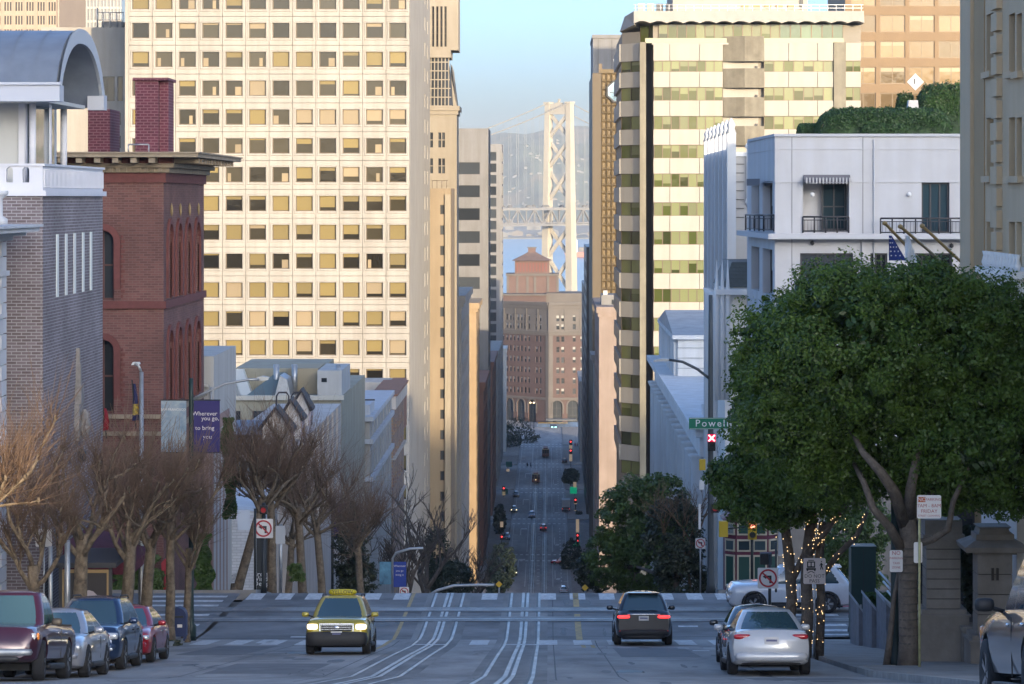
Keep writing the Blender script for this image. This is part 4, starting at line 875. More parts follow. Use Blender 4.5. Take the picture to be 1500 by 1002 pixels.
def leafy_ellipsoids(name, blobs, n, size, m, seed, parent, tilt=.9, shell_=.55, clump=.26):
    """foliage of leaf-sized faces spread in the outer part of overlapping ellipsoids; blobs: (centre, radii)"""
    rg = np.random.default_rng(seed); vol = np.array([(r_[0] * r_[1] * r_[2]) ** (2 / 3) for c, r_ in blobs]); vol = vol / vol.sum(); V = []
    off = np.array(parent.location) if parent is not None else np.zeros(3)
    for (c, r_), w in zip(blobs, vol):
        k = int(n * w); d = rg.normal(size=(k, 3)); d /= np.linalg.norm(d, axis=1, keepdims=True)
        r_ = np.array(r_); mr = r_.mean(); cr = clump * mr ** .5; nc = max(8, int(5.5 * (mr / cr) ** 2)); dc = rg.normal(size=(nc, 3)); dc /= np.linalg.norm(dc, axis=1, keepdims=True)
        cc = np.array(c) + dc * (r_ * rg.uniform(.72, 1.02, (nc, 1))); crs = cr * rg.uniform(.4, 1.5, nc); ki = rg.integers(0, nc, k)
        rad = 1 - shell_ * rg.random((k, 1)) ** 1.6
        p = cc[ki] + d * rad * crs[ki][:, None] * np.array([1, 1, .8]); nr = d * .6 + dc[ki] * .5 + np.array([0, 0, .35]) + rg.normal(0, tilt * .7, (k, 3)); nr /= np.linalg.norm(nr, axis=1, keepdims=True)
        V.append(leaf_blob(None, None, p, nr, size, rg))
    me = leaf_mesh(name, np.concatenate(V) - off, m); return link(name, me, parent)
LEAFH = leaf_mat('leaf_hedge', (0.055, 0.11, 0.03), (.03, .06, .02), scale=3)
def hedge(label, px0, px1, y0, y1, Dd, n, seed, dep=1.6):
    c = PP((px0 + px1) / 2, (y0 + y1) / 2, Dd); h = thing('hedge', label, 'hedge', (c.x, Dd, zt))
    w = (px1 - px0) / 2 * Dd / F; hh = max(.3, (ZZ(y0, Dd) - zt) )
    bm_ = MB(); rows = []
    for i in range(11):
        t = i / 10; a = -1 + 2 * t; hz_ = hh * (1 - abs(a) ** 8) ** .5; rows.append([(c.x + a * w, Dd - dep * (1 - abs(a) ** 6) * .9, zt), (c.x + a * w, Dd - dep * .8, zt + hz_ * .8), (c.x + a * w, Dd, zt + hz_ * .9), (c.x + a * w, Dd + dep, zt)])
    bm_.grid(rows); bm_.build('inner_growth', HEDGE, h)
    rg = np.random.default_rng(seed); a = rg.uniform(-1, 1, n); ph_ = rg.uniform(0, np.pi, n); env = (1 - np.abs(a) ** 8) ** .5
    nr = np.stack([a * .5, -np.cos(ph_), np.sin(ph_)], 1) + rg.normal(0, .6, (n, 3)); nr /= np.linalg.norm(nr, axis=1, keepdims=True)
    p = np.stack([c.x + a * w * 1.02, Dd - np.cos(ph_) * dep * env, zt + np.abs(np.sin(ph_)) ** .38 * hh * env * (1 + .05 * np.sin(a * 23) * np.sin(ph_ * 5) + .035 * rg.normal(size=n))], 1)
    link('foliage', leaf_mesh('foliage', leaf_blob(None, None, p, nr, .06, rg) - np.array(h.location), LEAFH), h); return h
hedge('long clipped hedge with rounded top along the hotel roof', 1196, 1392, 160, 197, D + 2.5, 14000, 1)
hedge('small square clipped hedge at the end of the long roof hedge', 1168, 1200, 182, 197, D + 4, 2500, 2, 1)
hedge('low rounded bush in front of the long roof hedge', 1260, 1330, 181, 197, D + 1.2, 3000, 3, .8)
hedge('tall dark clipped hedge on the hotel roof behind the dish', 1340, 1460, 126, 197, D + 6, 12000, 4, 1.6)
hedge('small dark topiary left of the dish', 1312, 1340, 140, 197, D + 6.5, 2500, 5, .7)
ds = thing('diamond_sign', 'pale diamond-shaped panel on a tapered stack among the roof hedges', 'sign', (XX(1340, D + 5), D + 5, zt))
DGY = mat('dish_grey', (.5, .5, .52), .5); c = PP(1341, 120, D + 4.6); r_ = .43
MB().prism([(c.x, c.y, c.z + r_), (c.x - r_, c.y, c.z), (c.x, c.y, c.z - r_), (c.x + r_, c.y, c.z)], (0, .06, 0)).build('diamond_panel', DGY, ds); MB().box(c.x - .07, c.x - .02, c.y - .02, c.y, c.z - .1, c.z + .16).build('panel_mark', FRAME_D, ds)
MB().prism([(c.x - .5, D + 4.9, zt), (c.x + .35, D + 4.9, zt), (c.x + .16, D + 4.9, ZZ(142, D)), (c.x - .30, D + 4.9, ZZ(142, D))], (0, .6, 0)).build('stack', DGY, ds)
# ---- pale blue art-deco block and the small slate roof in front of it
D0, D1 = 178.0, 204.0; zb = gz(D0) - 3; zt = ZZ(226, D0); b = bld('artdeco_block', 'pale blue art-deco block with fluted piers and finials', 20, D0, zb)
DB = mat('deco_stucco', (0.55, 0.58, 0.62), .85, var=.06, scale=.6, stain=.1); DGm = mat('deco_side', (.45, .44, .43), .9, var=.05, scale=.5)
x0 = FLR; m_ = MB(); shell(m_, x0 + .25, 40, D0, D1, zb, zt, '').build('wall', DGm, b)
q = D1 - D0
for i in range(7):
    d = D0 + i * q / 6; MB().box(x0 - .25, x0 + .26, d - .35, d + .35, zb, zt + 1.2).build('pier', DB, b); MB().lathe((x0, d, zt + 1.2), [(.32, 0), (.2, .3), (.26, .5), (.05, .9)], 6).build('finial', DB, b)
for i in range(6):
    d = D0 + (i + .5) * q / 6; MB().box(x0 + .05, x0 + .24, d - 1.6, d + 1.6, zt - 4.8, zt + .4).build('ornament_panel', mat('deco_panel', (.36, .42, .47), .8, var=.4, scale=6), b)
    for j in range(7): add_window(b, (x0 + .2, d + 1.3, zt - 7.8 - j * 3.3), UR, (0, 2.6, 0, 2.2), FRAME_D, GLASS, inset=-.1, mu=2, mv=2)
for px in (1082, 1098): pass
for px in (1096, 1115): MB().box(XX(px - 2.5, D0), XX(px + 2.5, D0), D0 - .3, D0 + .05, ZZ(295, D0), zt + .3).build('pier', WHITE, b); MB().lathe((XX(px, D0), D0 - .1, zt + .3), [(.13, 0), (.2, .15), (.1, .35)], 6).build('finial', WHITE, b); MB().lathe((XX(px, D0), D0 - .12, ZZ(296, D0)), [(.05, -.25), (.2, 0), (.12, .2)], 6).build('pendant', WHITE, b)
MB().box(XX(1099, D0), XX(1112, D0), D0 - .1, D0 + .05, ZZ(293, D0), ZZ(228, D0)).build('ornament_panel', MATS['deco_panel'], b)
for k in range(7): MB().box(XX(1072, D0), XX(1090, D0), D0 - .06, D0 + .05, ZZ(240 + 13 * k, D0) - .03, ZZ(240 + 13 * k, D0)).build('siding_joint', FRAME_D, b)
add_window(b, (XX(1100, D0), D0, ZZ(334, D0)), EX, (0, .75, 0, .95), FRAME_W, GLASS, inset=-.05); add_window(b, (XX(1100, D0), D0, ZZ(380, D0)), EX, (0, .75, 0, 1.2), FRAME_W, GLASS, inset=-.05)
MB().box(XX(1070, D0), XX(1125, D0), D0 - .12, D0 + .1, zt - .12, zt + .12).build('coping', WHITE, b)
Dm = 168.0; b = bld('mansard_house', 'small white house with dark slate roof and pointed pinnacles', 14, Dm, gz(Dm) - 3)
xm0, xm1 = XX(1062, Dm), XX(1122, Dm); ze, zr = ZZ(421, Dm), ZZ(384, Dm); SL = mat('slate', (.055, .075, .085), .6, var=.3, scale=3)
MB().box(xm0, xm1 + 6, Dm, Dm + 9.5, gz(Dm) - 3, ze).build('wall', WHITE, b)
MB().prism([(xm0 - .15, Dm - .2, ze), (xm0 + .4, Dm + .3, zr), (xm0 + .4, Dm + 9, zr), (xm0 - .15, Dm + 9.4, ze)], (8, 0, 0)).build('roof', SL, b)
for k in range(7): z_ = ze + (zr - ze) * (k + .5) / 7; t = (k + .5) / 7; MB().box(xm0 - .15 + .55 * t - .02, xm1 + 6, Dm - .2 + .5 * t - .03, Dm - .2 + .5 * t + .06, z_ - .02, z_ + .02).build('slate_course', SL, b)
for px in (1050, 1058, 1066): MB().lathe(PP(px, 424, Dm - 1.5), [(.14, -6), (.14, 0), (.1, .15), (.015, 1.6)], 6).build('pinnacle', WHITE, b)
MB().box(xm0 - .6, xm1 + 6, Dm - 1.8, Dm, ze - .35, ze - .05).build('eaves', WHITE, b)
for i in range(5):
    MB().lathe((xm0 - .5, Dm + 1.0 + 2 * i, gz(Dm) - 3), [(.16, 0), (.16, ze - gz(Dm) + 2.4), (.24, ze - gz(Dm) + 2.7)], 8).build('column', WHITE, b)
# ---- white neoclassical hall
WN = mat('neoclassic_white', (0.62, 0.64, 0.66), .8, var=.08, scale=.4, stain=.12); b = bld('neoclassical_hall', 'white neoclassical hall with colonnade, stepped cornice and low gable', 20, 215, 40)
zl, zu = 75.9, 79.6; xL = 10.5
MB().box(xL + .5, 40, 215, 306, 40, zl).build('lower_wall', WN, b)
MB().box(xL - .7, 40, 213.6, 306.2, zl, zl + .45).box(xL - .2, 40, 214.2, 306, zl - .6, zl).build('cornice', WN, b)
MB().box(xL + .1, 40, 214.6, 306, zl - 2.0, zl - .6).build('frieze', WN, b)
for i in range(16): MB().lathe((xL + .15, 217 + i * 5.8, 45), [(.62, 0), (.55, zl - 47.6), (.75, zl - 47.2), (.8, zl - 47)], 8).build('column', WN, b)
for i in range(5): MB().box(12 + i * 3.2, 13.5 + i * 3.2, 214.65, 215.1, zl - 7, zl - 3.2).build('window', GLASS, b); MB().box(14.2 + i * 3.2, 14.7 + i * 3.2, 214.6, 215.1, 45, zl - 2).build('pilaster', WN, b)
MB().box(11.4, 40, 270, 306, zl, zu).build('upper_wall', WN, b)
for i in range(11): MB().box(11.05, 11.41, 270.4 + i * 3.5, 271.6 + i * 3.5, zl + .45, zu).build('pilaster', WN, b)
MB().box(10.9, 40, 269.5, 306.3, zu, zu + .35).build('upper_cornice', WN, b)
RFM = mat('hall_roof', (.30, .33, .36), .7, var=.25, scale=.6)
MB().prism([(10.95, 269.6, zu + .35), (10.95, 306, zu + .35), (10.95, 288, zu + 1.9)], (30, 0, 0)).build('roof', RFM, b)
for z_ in (zl + 1.1, zl + 2.0, zl + 2.9): MB().box(11.35, 30, 269.94, 270.02, z_, z_ + .06).build('wall_joint', RFM, b)
MB().box(xL + .6, 12.8, 222, 222.5, zl + .45, zl + 1.2).build('parapet', WN, b)
# ---- cream hotel at the right edge
x0, De = 12.8, 95.0; zb = gz(De) - .5; b = bld('cream_hotel', 'tall cream stucco hotel wing with quoined piers at the right', 20, 80, zb)
CR = mat('cream_stucco', (0.58, 0.44, 0.28), .85, var=.06, scale=.6, stain=.06); CR2 = mat('tan_stucco', (.42, .28, .14), .85, var=.06, scale=.6)
zt = ZZ(-60, 80); u_ = lambda px: De - x0 * F / (px - VX)
hs = []
for px0, px1 in ((1445, 1455.5), (1478, 1487), (1489, 1497), (1511, 1522)):
    for y0, y1 in ((20, 105), (172, 258), (325, 408), (470, 540)):
        dd = De - u_((px0 + px1) / 2); hs.append((round(u_(px0), 3), round(u_(px1), 3), round(ZZ(y1, dd) - zb, 3), round(ZZ(y0, dd) - zb, 3)))
m_ = MB(); shell(m_, x0, 40, 50, De, zb, zt, 'n'); facade(m_, (x0, De, zb), UR, De - 50, zt - zb, hs, .3); m_.build('wall', CR, b)
rs = random.Random(8)
for h in hs: add_window(b, (x0, De, zb), UR, h, FRAME_D, GLASS, inset=.22, mv=2, mu=1, blind=BL_W, bfrac=rs.choice((0, .4, .6))); MB().obox(Vector((x0, De, zb)), UR, None, h[0] - .15, h[1] + .15, -.15, .05, h[2] - .18, h[2]).build('sill', CR, b)
MB().obox(Vector((x0, De, zb)), UR, None, u_(1428), u_(1443), -.03, .02, .5, zt - zb - .1).build('tan_panel', CR2, b)
for k in range(34): v = 8 + k * .62; MB().obox(Vector((x0, De, zb)), UR, None, u_(1459.5) - (.14 if k % 2 else 0), u_(1468), -.16, .02, v, v + .5).build('quoin', CR, b)
MB().obox(Vector((x0, De, zb)), UR, None, u_(1412), u_(1427), -.12, .02, 0, zt - zb + .1).build('corner_pier', CR, b)
# balustraded terrace beside it
tr_ = bld('terrace_block', 'white balustraded terrace wall beside the cream hotel', 12.4, 82, zb, 'terrace')
MB().box(11.9, 12.75, 78, 84.4, zb, ZZ(402, 83)).build('wall', WHITE, tr_); MB().box(11.75, 12.78, 77.8, 84.6, ZZ(402, 83), ZZ(402, 83) + .2).build('coping', WHITE, tr_)
for k in range(12): MB().lathe((11.95, 78.2 + k * .53, ZZ(402, 83) + .2), [(.06, 0), (.1, .12), (.05, .3), (.08, .42)], 6).build('baluster', WHITE, tr_)
# ---- white classical building at the left edge
LW = mat('painted_stone_white', (0.60, 0.62, 0.66), .8, var=.08, scale=.8, stain=.12)
xw, d0, d1 = -16.25, 55.0, 91.6; zb = gz(d1) - .5; ztp = ZZ(352, d1)
b = bld('classical_building', 'white rusticated classical building with heavy cornice at the left', -20, d1, zb)
MB().box(-40, xw, d0, d1, zb, ztp).build('wall', LW, b)
for i in range(24): z_ = zb + 1.7 + i * .46; MB().box(xw - .5, xw + .09, d1 - 1.05 + (.25 if i % 2 else 0), d1 + .05, z_, z_ + .42).build('quoin', LW, b)
for i in range(13): z_ = zb + 1.7 + i * .92; MB().box(xw - .02, xw + .06, d0, d1 - 1.1, z_, z_ + .84).build('rusticated_course', LW, b)
MB().prism([(xw - .1, d1 + .06, zb), (xw + .45, d1 + .06, zb), (xw + .35, d1 + .06, zb + 1.2), (xw + .1, d1 + .06, zb + 1.6), (xw - .1, d1 + .06, zb + 1.6)], (0, -36, 0)).build('plinth', LW, b)
for z0_, z1_, o in ((0, .14, .25), (.14, .26, .6), (.26, .4, 1.0), (.4, .48, 1.12)): MB().box(-40, xw + o, d0, d1 + min(o, .5), ztp + z0_, ztp + z1_).build('cornice_moulding', LW, b)
MB().box(-40, xw + .18, d0, d1 + .1, ztp - 1.05, ztp - .9).box(-40, xw + .1, d0, d1 + .08, ztp - 2.3, ztp - 2.16).build('string_course', LW, b)
MB().lathe((xw - .1, d1 - .6, ztp + .48), [(.34, 0), (.34, .16), (.2, .25), (.19, .75), (.3, .85), (.36, .9), (.36, 1.0)], 10).build('pedestal', LW, b)
MB().box(-40, xw - .6, d0, d1 - .4, ztp + .48, ztp + 1.0).build('parapet', LW, b)
# ---- grey brick club house with barrel-vaulted penthouse
GB = brick_mat('grey_brick', (0.20, 0.165, 0.18), (0.135, 0.105, 0.11), (0.34, 0.32, 0.33), bw=.30, bh=.098, ms=.014, var=.2)
xw, d0, d1 = FLL, 93.6, 106.2; zb = gz(d1) - 1.0; zt = ZZ(287, d0); b = bld('brick_clubhouse', 'grey brick corner clubhouse with white roof terrace and barrel-vaulted penthouse', -22, d0, zb)
u_ = lambda px: (-xw) * F / (VX - px) - d0
hs = [(round(u_(px), 3), round(u_(px) + .46, 3), round(ZZ(430, 100) - zb, 3), round(ZZ(341, 100) - zb, 3)) for px in (82, 95, 107.5, 120, 131.5)]
ent = (7.3, 11.6, .7, 3.9); hs2 = hs + [ent]
m_ = MB(); shell(m_, -40, xw, d0, d1, zb, zt, 's'); facade(m_, (xw, d0, zb), UL, d1 - d0, zt - zb, hs2, .35); m_.build('wall', GB, b)
SILV = mat('slot_frosted', (.72, .76, .74), .4)
for h in hs: MB().obox(Vector((xw, d0, zb)), UL, None, h[0] + .01, h[1] - .01, -.02, .3, h[2] + .01, h[3] - .01).build('slot_window', SILV, b)
add_window(b, (xw, d0, zb), UL, ent, FRAME_D, GLASS, inset=.3, mu=4, mv=1, name='entrance_door')
STN = mat('weathered_stone', (.28, .26, .25), .9, var=.4, scale=4)
uo = u_(112)                                        # carved gothic niche on the wall
Ow = Vector((xw, d0, zb)); zz = lambda y: ZZ(y, 101.3) - zb
MB().obox(Ow, UL, None, uo - .45, uo + .45, -.16, .02, zz(640), zz(588)).obox(Ow, UL, None, uo - .3, uo + .3, -.2, .02, zz(588), zz(560)).obox(Ow, UL, None, uo - .16, uo + .16, -.16, .02, zz(560), zz(530)).obox(Ow, UL, None, uo - .07, uo + .07, -.12, .02, zz(530), zz(508)).build('carved_niche', STN, b)
MB().lathe(Ow + Vector((.28, uo, zz(636))), [(.14, 0), (.2, .35), (.12, .6), (.14, .75), (.04, .9)], 8).build('statue', STN, b)
MB().lathe(Ow + Vector((.26, uo - .6, zz(672))), [(.03, 0), (.13, .1), (.15, .35), (.05, .5)], 8).build('wall_lantern', FRAME_D, b)
CAN = mat('burgundy_canvas', (.14, .025, .045), .85, var=.2, scale=2); zc = ZZ(828, 100)
MB().prism([(xw, 97.5, zc), (xw + 2.2, 97.5, zc), (xw + 2.2, 97.5, zc + .3), (xw, 97.5, zc + .95)], (0, 5.5, 0)).build('entrance_canopy', CAN, b)
for dd in (97.6, 102.9): MB().tube([(xw + 2.1, dd, gz(dd)), (xw + 2.1, dd, zc)], .04).build('canopy_post', GALV, b)
TW = mat('terrace_white', (.66, .66, .70), .7, var=.05, scale=1)
zp0, zp1 = zt, ZZ(243, d0)
MB().box(-40, xw + .12, d0 - .12, d1 + .1, zp0, zp0 + .16).build('terrace_edge', TW, b)
wp = MB(); hh = [(XX(px, d0) + 40, XX(px + 10, d0) + 40, .25, .72) for px in (-60, -38, -16, 9, 33)]
facade(wp, (-40, d0, zp0 + .16), EX, xw + 40, zp1 - zp0 - .16, [(round(a, 3), round(c, 3), e, f) for a, c, e, f in hh], .2)
for h in hh: arch_fill(wp, (-40, d0, zp0 + .16), EX, h[0], h[1], h[3], 0, .2)
wp.box(-40, xw, d0 + .2, d0 + .22, zp0 + .16, zp0 + .3); wp.build('terrace_parapet', TW, b)
MB().box(xw - .2, xw, d0 + .01, d1, zp0 + .16, zp1).build('street_parapet', TW, b)
for k in range(48): dd = d0 + .15 + k * .26; MB().box(xw - .01, xw + .045, dd, dd + .14, zp0 + .26, zp1 - .1).build('parapet_slat', TW, b)
MB().box(-40, xw + .07, d0 - .06, d0 + .25, zp1, zp1 + .07).box(xw - .25, xw + .07, d0 + .25, d1, zp1, zp1 + .07).build('coping', TW, b)
# penthouse
pz0, pz1 = zp0 + .16, ZZ(148, 96); PW = mat('penthouse_panel', (.52, .52, .50), .8)
MB().box(-40, XX(27, 96.5), 96.5, 104, pz0, pz1).build('penthouse_wall', PW, b)
GPH = glass_mat('penthouse_glass', (.16, .19, .20), rnd=.2)
MB().box(XX(37, 96.5), xw - 1.3, 97.2, 102.2, pz0, pz1 - .05).build('glazed_corner', GPH, b)
for px, dd, w_ in ((27, 96.4, .20), (36, 96.5, .06), (47, 96.8, .04), (72, 97.0, .05)): MB().box(XX(px, dd), XX(px, dd) + w_, dd, dd + .2, pz0, pz1).build('mullion', TW, b)
MB().lathe((xw - .75, 96.2, pz0), [(.11, 0), (.11, pz1 - pz0)], 10).build('column', TW, b); MB().lathe((xw - .75, 102.4, pz0), [(.11, 0), (.11, pz1 - pz0)], 10).build('column', TW, b)
for z_ in (pz0 + 1.75,): MB().box(XX(37, 96.9), xw - 1.2, 97.1, 97.2, z_, z_ + .07).build('transom', TW, b)
ROOFM = mat('standing_seam_zinc', (.24, .27, .32), .5, .25, var=.15, scale=1.2)
de0, de1 = 94.0, 103.4; cM = (de0 + de1) / 2; rise = ZZ(58, 100) - pz1; n = 18
def arc(off):
    P = []
    for i in range(n + 1):
        t = i / n; a = -1 + 2 * t; zz_ = (1 - abs(a) ** 2.3) ** .62 * rise if abs(a) < 1 else 0
        flare = .22 * max(0, (abs(a) - .86) / .14); P.append((cM + a * (de1 - de0) / 2 * (1 + flare * .3), pz1 + .2 + zz_ * (1) + off))
    return P
ou, inn_ = arc(0), [(cM + (y - cM) * .93, pz1 + .0 + (z - pz1 - .2) * .9) for y, z in arc(0)]
vm = MB()
vm.grid([[(x, y, z) for y, z in ou] for x in (-40, xw + .35)], smooth=True)
vm.grid([[(x, y, z) for y, z in inn_] for x in (xw + .35, -40)], smooth=True); vm.build('vault_roof', ROOFM, b)
fm_ = MB()
for (a, c), (e, f) in zip(list(zip(ou, ou[1:])), list(zip(inn_, inn_[1:]))):
    for x in (xw + .36,): fm_.add([(x, *a), (x, *c), (x, *f), (x, *e)], [(0, 1, 2, 3)]); fm_.add([(x + .1, a[0], a[1] + .06), (x + .1, c[0], c[1] + .06), (x + .1, *f), (x + .1, *e)], [(0, 1, 2, 3)]); fm_.add([(x + .1, *f), (x + .1, *e), (x, *e), (x, *f)], [(0, 1, 2, 3)])
fm_.build('vault_fascia', mat('fascia_grey', (.42, .45, .5), .6), b)
MB().box(-40, xw + .5, de0 - .35, de0 + .5, pz1 - .08, pz1 + .42).build('eaves_moulding', mat('eaves_grey', (.46, .48, .54), .6), b); MB().box(-40, xw + .55, de0 - .45, de0 - .2, pz1 + .42, pz1 + .5).build('gutter', MATS['eaves_grey'], b)
MB().box(xw - .05, xw + .5, de1 - .4, de1 + .35, pz1 - .08, pz1 + .42).build('eaves_moulding', MATS['eaves_grey'], b)
MB().box(-38, xw - .1, 95, 102.8, pz1 - .06, pz1 + .06).build('soffit', PW, b)
for k in range(30): x = -39 + k * .8; MB().grid([[(x, y, z + .035), (x + .04, y, z + .035)] for y, z in ou[:10]]).build('roof_seam', ROOFM, b)
# ---- red brick corner building across the side street
RB = brick_mat('red_brick', (0.17, 0.075, 0.062), (0.115, 0.05, 0.045), (0.17, 0.10, 0.085), bw=.30, bh=.098, ms=.012, var=.25)
RB2 = mat('brick_moulding', (.15, .05, .045), .85, var=.2, scale=3); SAND = mat('sandstone_band', (.30, .24, .17), .85, var=.2, scale=2)
xw, d0, d1 = FLL, 123.0, 137.4; zb = gz(d1) - 1.5; zt = ZZ(262, d0); b = bld('red_brick_building', 'red brick corner building with arched windows and deep bracketed cornice', -22, d0, zb)
wz = lambda y: round(ZZ(y, d0) - zb, 3); u_ = lambda px: round((-xw) * F / (VX - px) - d0, 3)
wf = [(XX(px, d0) + 40, XX(px + 34, d0) + 40, wz(y1), wz(y0)) for px in (133, 20, -80) for y0, y1 in ((337, 440), (497, 606))]; wf = [tuple(round(c, 3) for c in h) for h in wf]
sf = [(u_(a), u_(c), wz(y1), wz(y0)) for a, c in ((244.5, 251.5), (257.5, 264.5), (271, 278), (284, 291.5)) for y0, y1 in ((328, 440), (486, 606))]
m_ = MB(); shell(m_, -40, xw, d0, d1, zb, zt, 'ws'); facade(m_, (-40, d0, zb), EX, xw + 40, zt - zb, wf, .35); facade(m_, (xw, d0, zb), UL, d1 - d0, zt - zb, sf, .35)
for h in wf: arch_fill(m_, (-40, d0, zb), EX, h[0], h[1], h[3], 0, .35)
for h in sf: arch_fill(m_, (xw, d0, zb), UL, h[0], h[1], h[3], 0, .35)
m_.build('wall', RB, b)
for h in wf: add_window(b, (-40, d0, zb), EX, h, mat('oak_frame', (.10, .035, .03), .5), GLASS, inset=.3, mu=2, mv=2, ft=.09); q = MB(); arch_ring(q, (-40, d0, zb), EX, h[0], h[1], h[3], .26, -.08, .05, leg=1.9); q.build('arch_moulding', RB2, b)
for h in wf:
    q = MB(); 
    for k in range(13): q.obox(Vector((-40, d0, zb)), EX, None, h[1] + .28, h[1] + (.44 if k % 2 else .36), -.05, .02, h[2] + .1 + k * .2, h[2] + .22 + k * .2)
    q.build('toothed_quoin', RB2, b)
for h in sf: add_window(b, (xw, d0, zb), UL, h, MATS['oak_frame'], GLASS, inset=.28, mu=1, mv=2, ft=.09); q = MB(); arch_ring(q, (xw, d0, zb), UL, h[0], h[1], h[3], .22, -.1, .05, leg=2.2); q.build('arch_moulding', RB2, b)
for h in sf[::2]: MB().lathe((xw + .1, d0 + (h[0] + h[1]) / 2, zb + h[3] + .55), [(.01, -.28), (.06, -.1), (.06, .1), (.01, .28)], 6).build('terracotta_drop', mat('gilt_terracotta', (.28, .2, .1), .7), b)
for y0, y1, o in ((441, 452, .12), (607, 613, .16), (632, 638, .18)): MB().box(-40, xw + o, d0 - o, d1, ZZ(y1, d0), ZZ(y0, d0)).build('string_course', RB2 if y0 < 500 else SAND, b)
# cornice: stacked mouldings, brackets, wide eaves
for z0_, z1_, o, mm in ((-.15, .25, .1, RB2), (.25, .45, .25, SAND), (.45, .62, .45, SAND), (.85, 1.0, 1.55, SAND), (1.0, 1.06, 1.62, SAND)): MB().box(-40, xw + o, d0 - o, d1 + min(o, 1.2), zt + z0_, zt + z1_).build('cornice_moulding', mm, b)
MB().box(-40, xw + .4, d0 - .4, d1 + .4, zt + .62, zt + .85).build('cornice_moulding', RB2, b)
for k in range(12): x = xw - .3 - k * .72; MB().box(x - .12, x + .12, d0 - 1.4, d0 - .38, zt + .63, zt + .84).build('bracket', SAND, b)
for k in range(12): dd = d0 + .3 + k * 1.2; MB().box(xw + .38, xw + 1.4, dd - .12, dd + .12, zt + .63, zt + .84).build('bracket', SAND, b)
for k in range(34): x = xw - .1 - k * .28; MB().box(x - .07, x + .07, d0 - .36, d0 - .2, zt + .28, zt + .44).build('dentil', SAND, b)
CH = brick_mat('chimney_brick', (.13, .028, .045), (.095, .022, .035), (.20, .09, .10), bw=.3, bh=.12, ms=.02)
zr = zt + 1.06; dc = 128.0
q = MB(); q.box(XX(198, dc), XX(232, dc), dc, dc + 2.4, zr, ZZ(118, dc)).box(XX(232, dc), XX(245, dc), dc + .4, dc + 2.2, zr, ZZ(118, dc)); q.build('chimney', CH, b); MB().box(XX(195, dc), XX(247, dc), dc - .15, dc + 2.6, ZZ(118, dc), ZZ(114, dc)).build('chimney_cap', CH, b)
MB().box(XX(113, dc), XX(146, dc), dc + 3, dc + 6, zr, ZZ(160, dc + 3)).build('stair_head', CH, b)
q = MB(); q.tube([(XX(188, 125), 125, zr + .35), (XX(218, 125), 125, zr + .35)], .03); q.tube([(XX(188, 125), 125, zr), (XX(188, 125), 125, zr + .35)], .03); q.tube([(XX(218, 125), 125, zr), (XX(218, 125), 125, zr + .35)], .03); q.build('roof_pipe', GALV, b)
# ---- houses down the left side of the hill
def left_block(name, label, d0, d1, ytop, m, xw=FLL, xo=None, holes_s=(), holes_w=(), base=None, fm=FRAME_W, cornice=None, cm=None):
    zt = ZZ(ytop, d0); zb = gz(d1) - 2; xo = xo if xo is not None else xw - 14; b = bld(name, label, (xw + xo) / 2, d0, zb)
    m_ = MB(); shell(m_, xo, xw, d0, d1, zb, zt, 'ws')
    hs = [(a, c, e - zb, f - zb) for a, c, e, f in holes_s]; hw_ = [(a - xo, c - xo, e - zb, f - zb) for a, c, e, f in holes_w]
    facade(m_, (xw, d0, zb), UL, d1 - d0, zt - zb, hs, .25); facade(m_, (xo, d0, zb), EX, xw - xo, zt - zb, hw_, .25); m_.build('wall', m, b)
    for h in hs: add_window(b, (xw, d0, zb), UL, h, fm, GLASS, inset=.12, mv=2)
    for h in hw_: add_window(b, (xo, d0, zb), EX, h, fm, GLASS, inset=.12, mv=2)
    if cornice: MB().box(xo, xw + cornice, d0 - cornice, d1, zt - .5, zt + .12).build('cornice', cm or m, b)
    return b, zt, zb
PNK = mat('pink_stucco', (.32, .22, .20), .9, var=.12, scale=.8, stain=.1)
b, zt, zb = left_block('pink_building', 'narrow pinkish stucco building with fluted pilasters beside ivy', 137.6, 146.5, 622, PNK, cornice=.2)
for k in range(6): MB().box(FLL - .02, FLL + .16, 138 + 1.5 * k, 138.6 + 1.5 * k, zb, zt - .6).build('pilaster', PNK, b)
BLW = mat('pale_blue_wall', (.45, .45, .44), .85, var=.08, scale=.5, stain=.12); b, zt, zb = left_block('light_well_wall', 'pale blue-white wall rising beside the red brick building', 140, 150, 522, BLW, xw=XX(313, 140), xo=-24)
MB().box(XX(298, 140), XX(306, 140), 139.6, 140, ZZ(566, 140), ZZ(563, 140)).build('duct', GALV, b); MB().tube([(XX(309, 139.8), 139.8, ZZ(640, 140)), (XX(309, 139.8), 139.8, ZZ(566, 140))], .06).build('pipe', GALV, b)
WBR = brick_mat('white_painted_brick', (.62, .63, .65), (.54, .55, .58), (.40, .41, .43), bw=.4, bh=.14, ms=.012, var=.1, bump=.3)
b, zt, zb = left_block('white_brick_shop', 'low white painted brick shop wall with a small mural', 148, 160, 752, WBR, xw=XX(373, 148), xo=-24, cornice=.08)
mu = [(XX(346 + 9 * math.cos(t), 148), 147.98, ZZ(849 - 9 * abs(math.sin(t)) ** .8 * (1 if math.sin(t) > 0 else -.4), 148)) for t in [k * math.pi / 8 for k in range(16)]]
MB().prism(mu, (0, .01, 0)).build('mural', mat('mural_grey', (.12, .13, .16), .8, var=.8, scale=9, col2=(.5, .5, .5)), b)
sh_ = MB(); sh_.box(XX(374, 149), XX(402, 149), 149, 150, zb, ZZ(772, 149)); sh_.build('dark_shopfront', mat('shop_dark', (.03, .033, .035), .5), b)
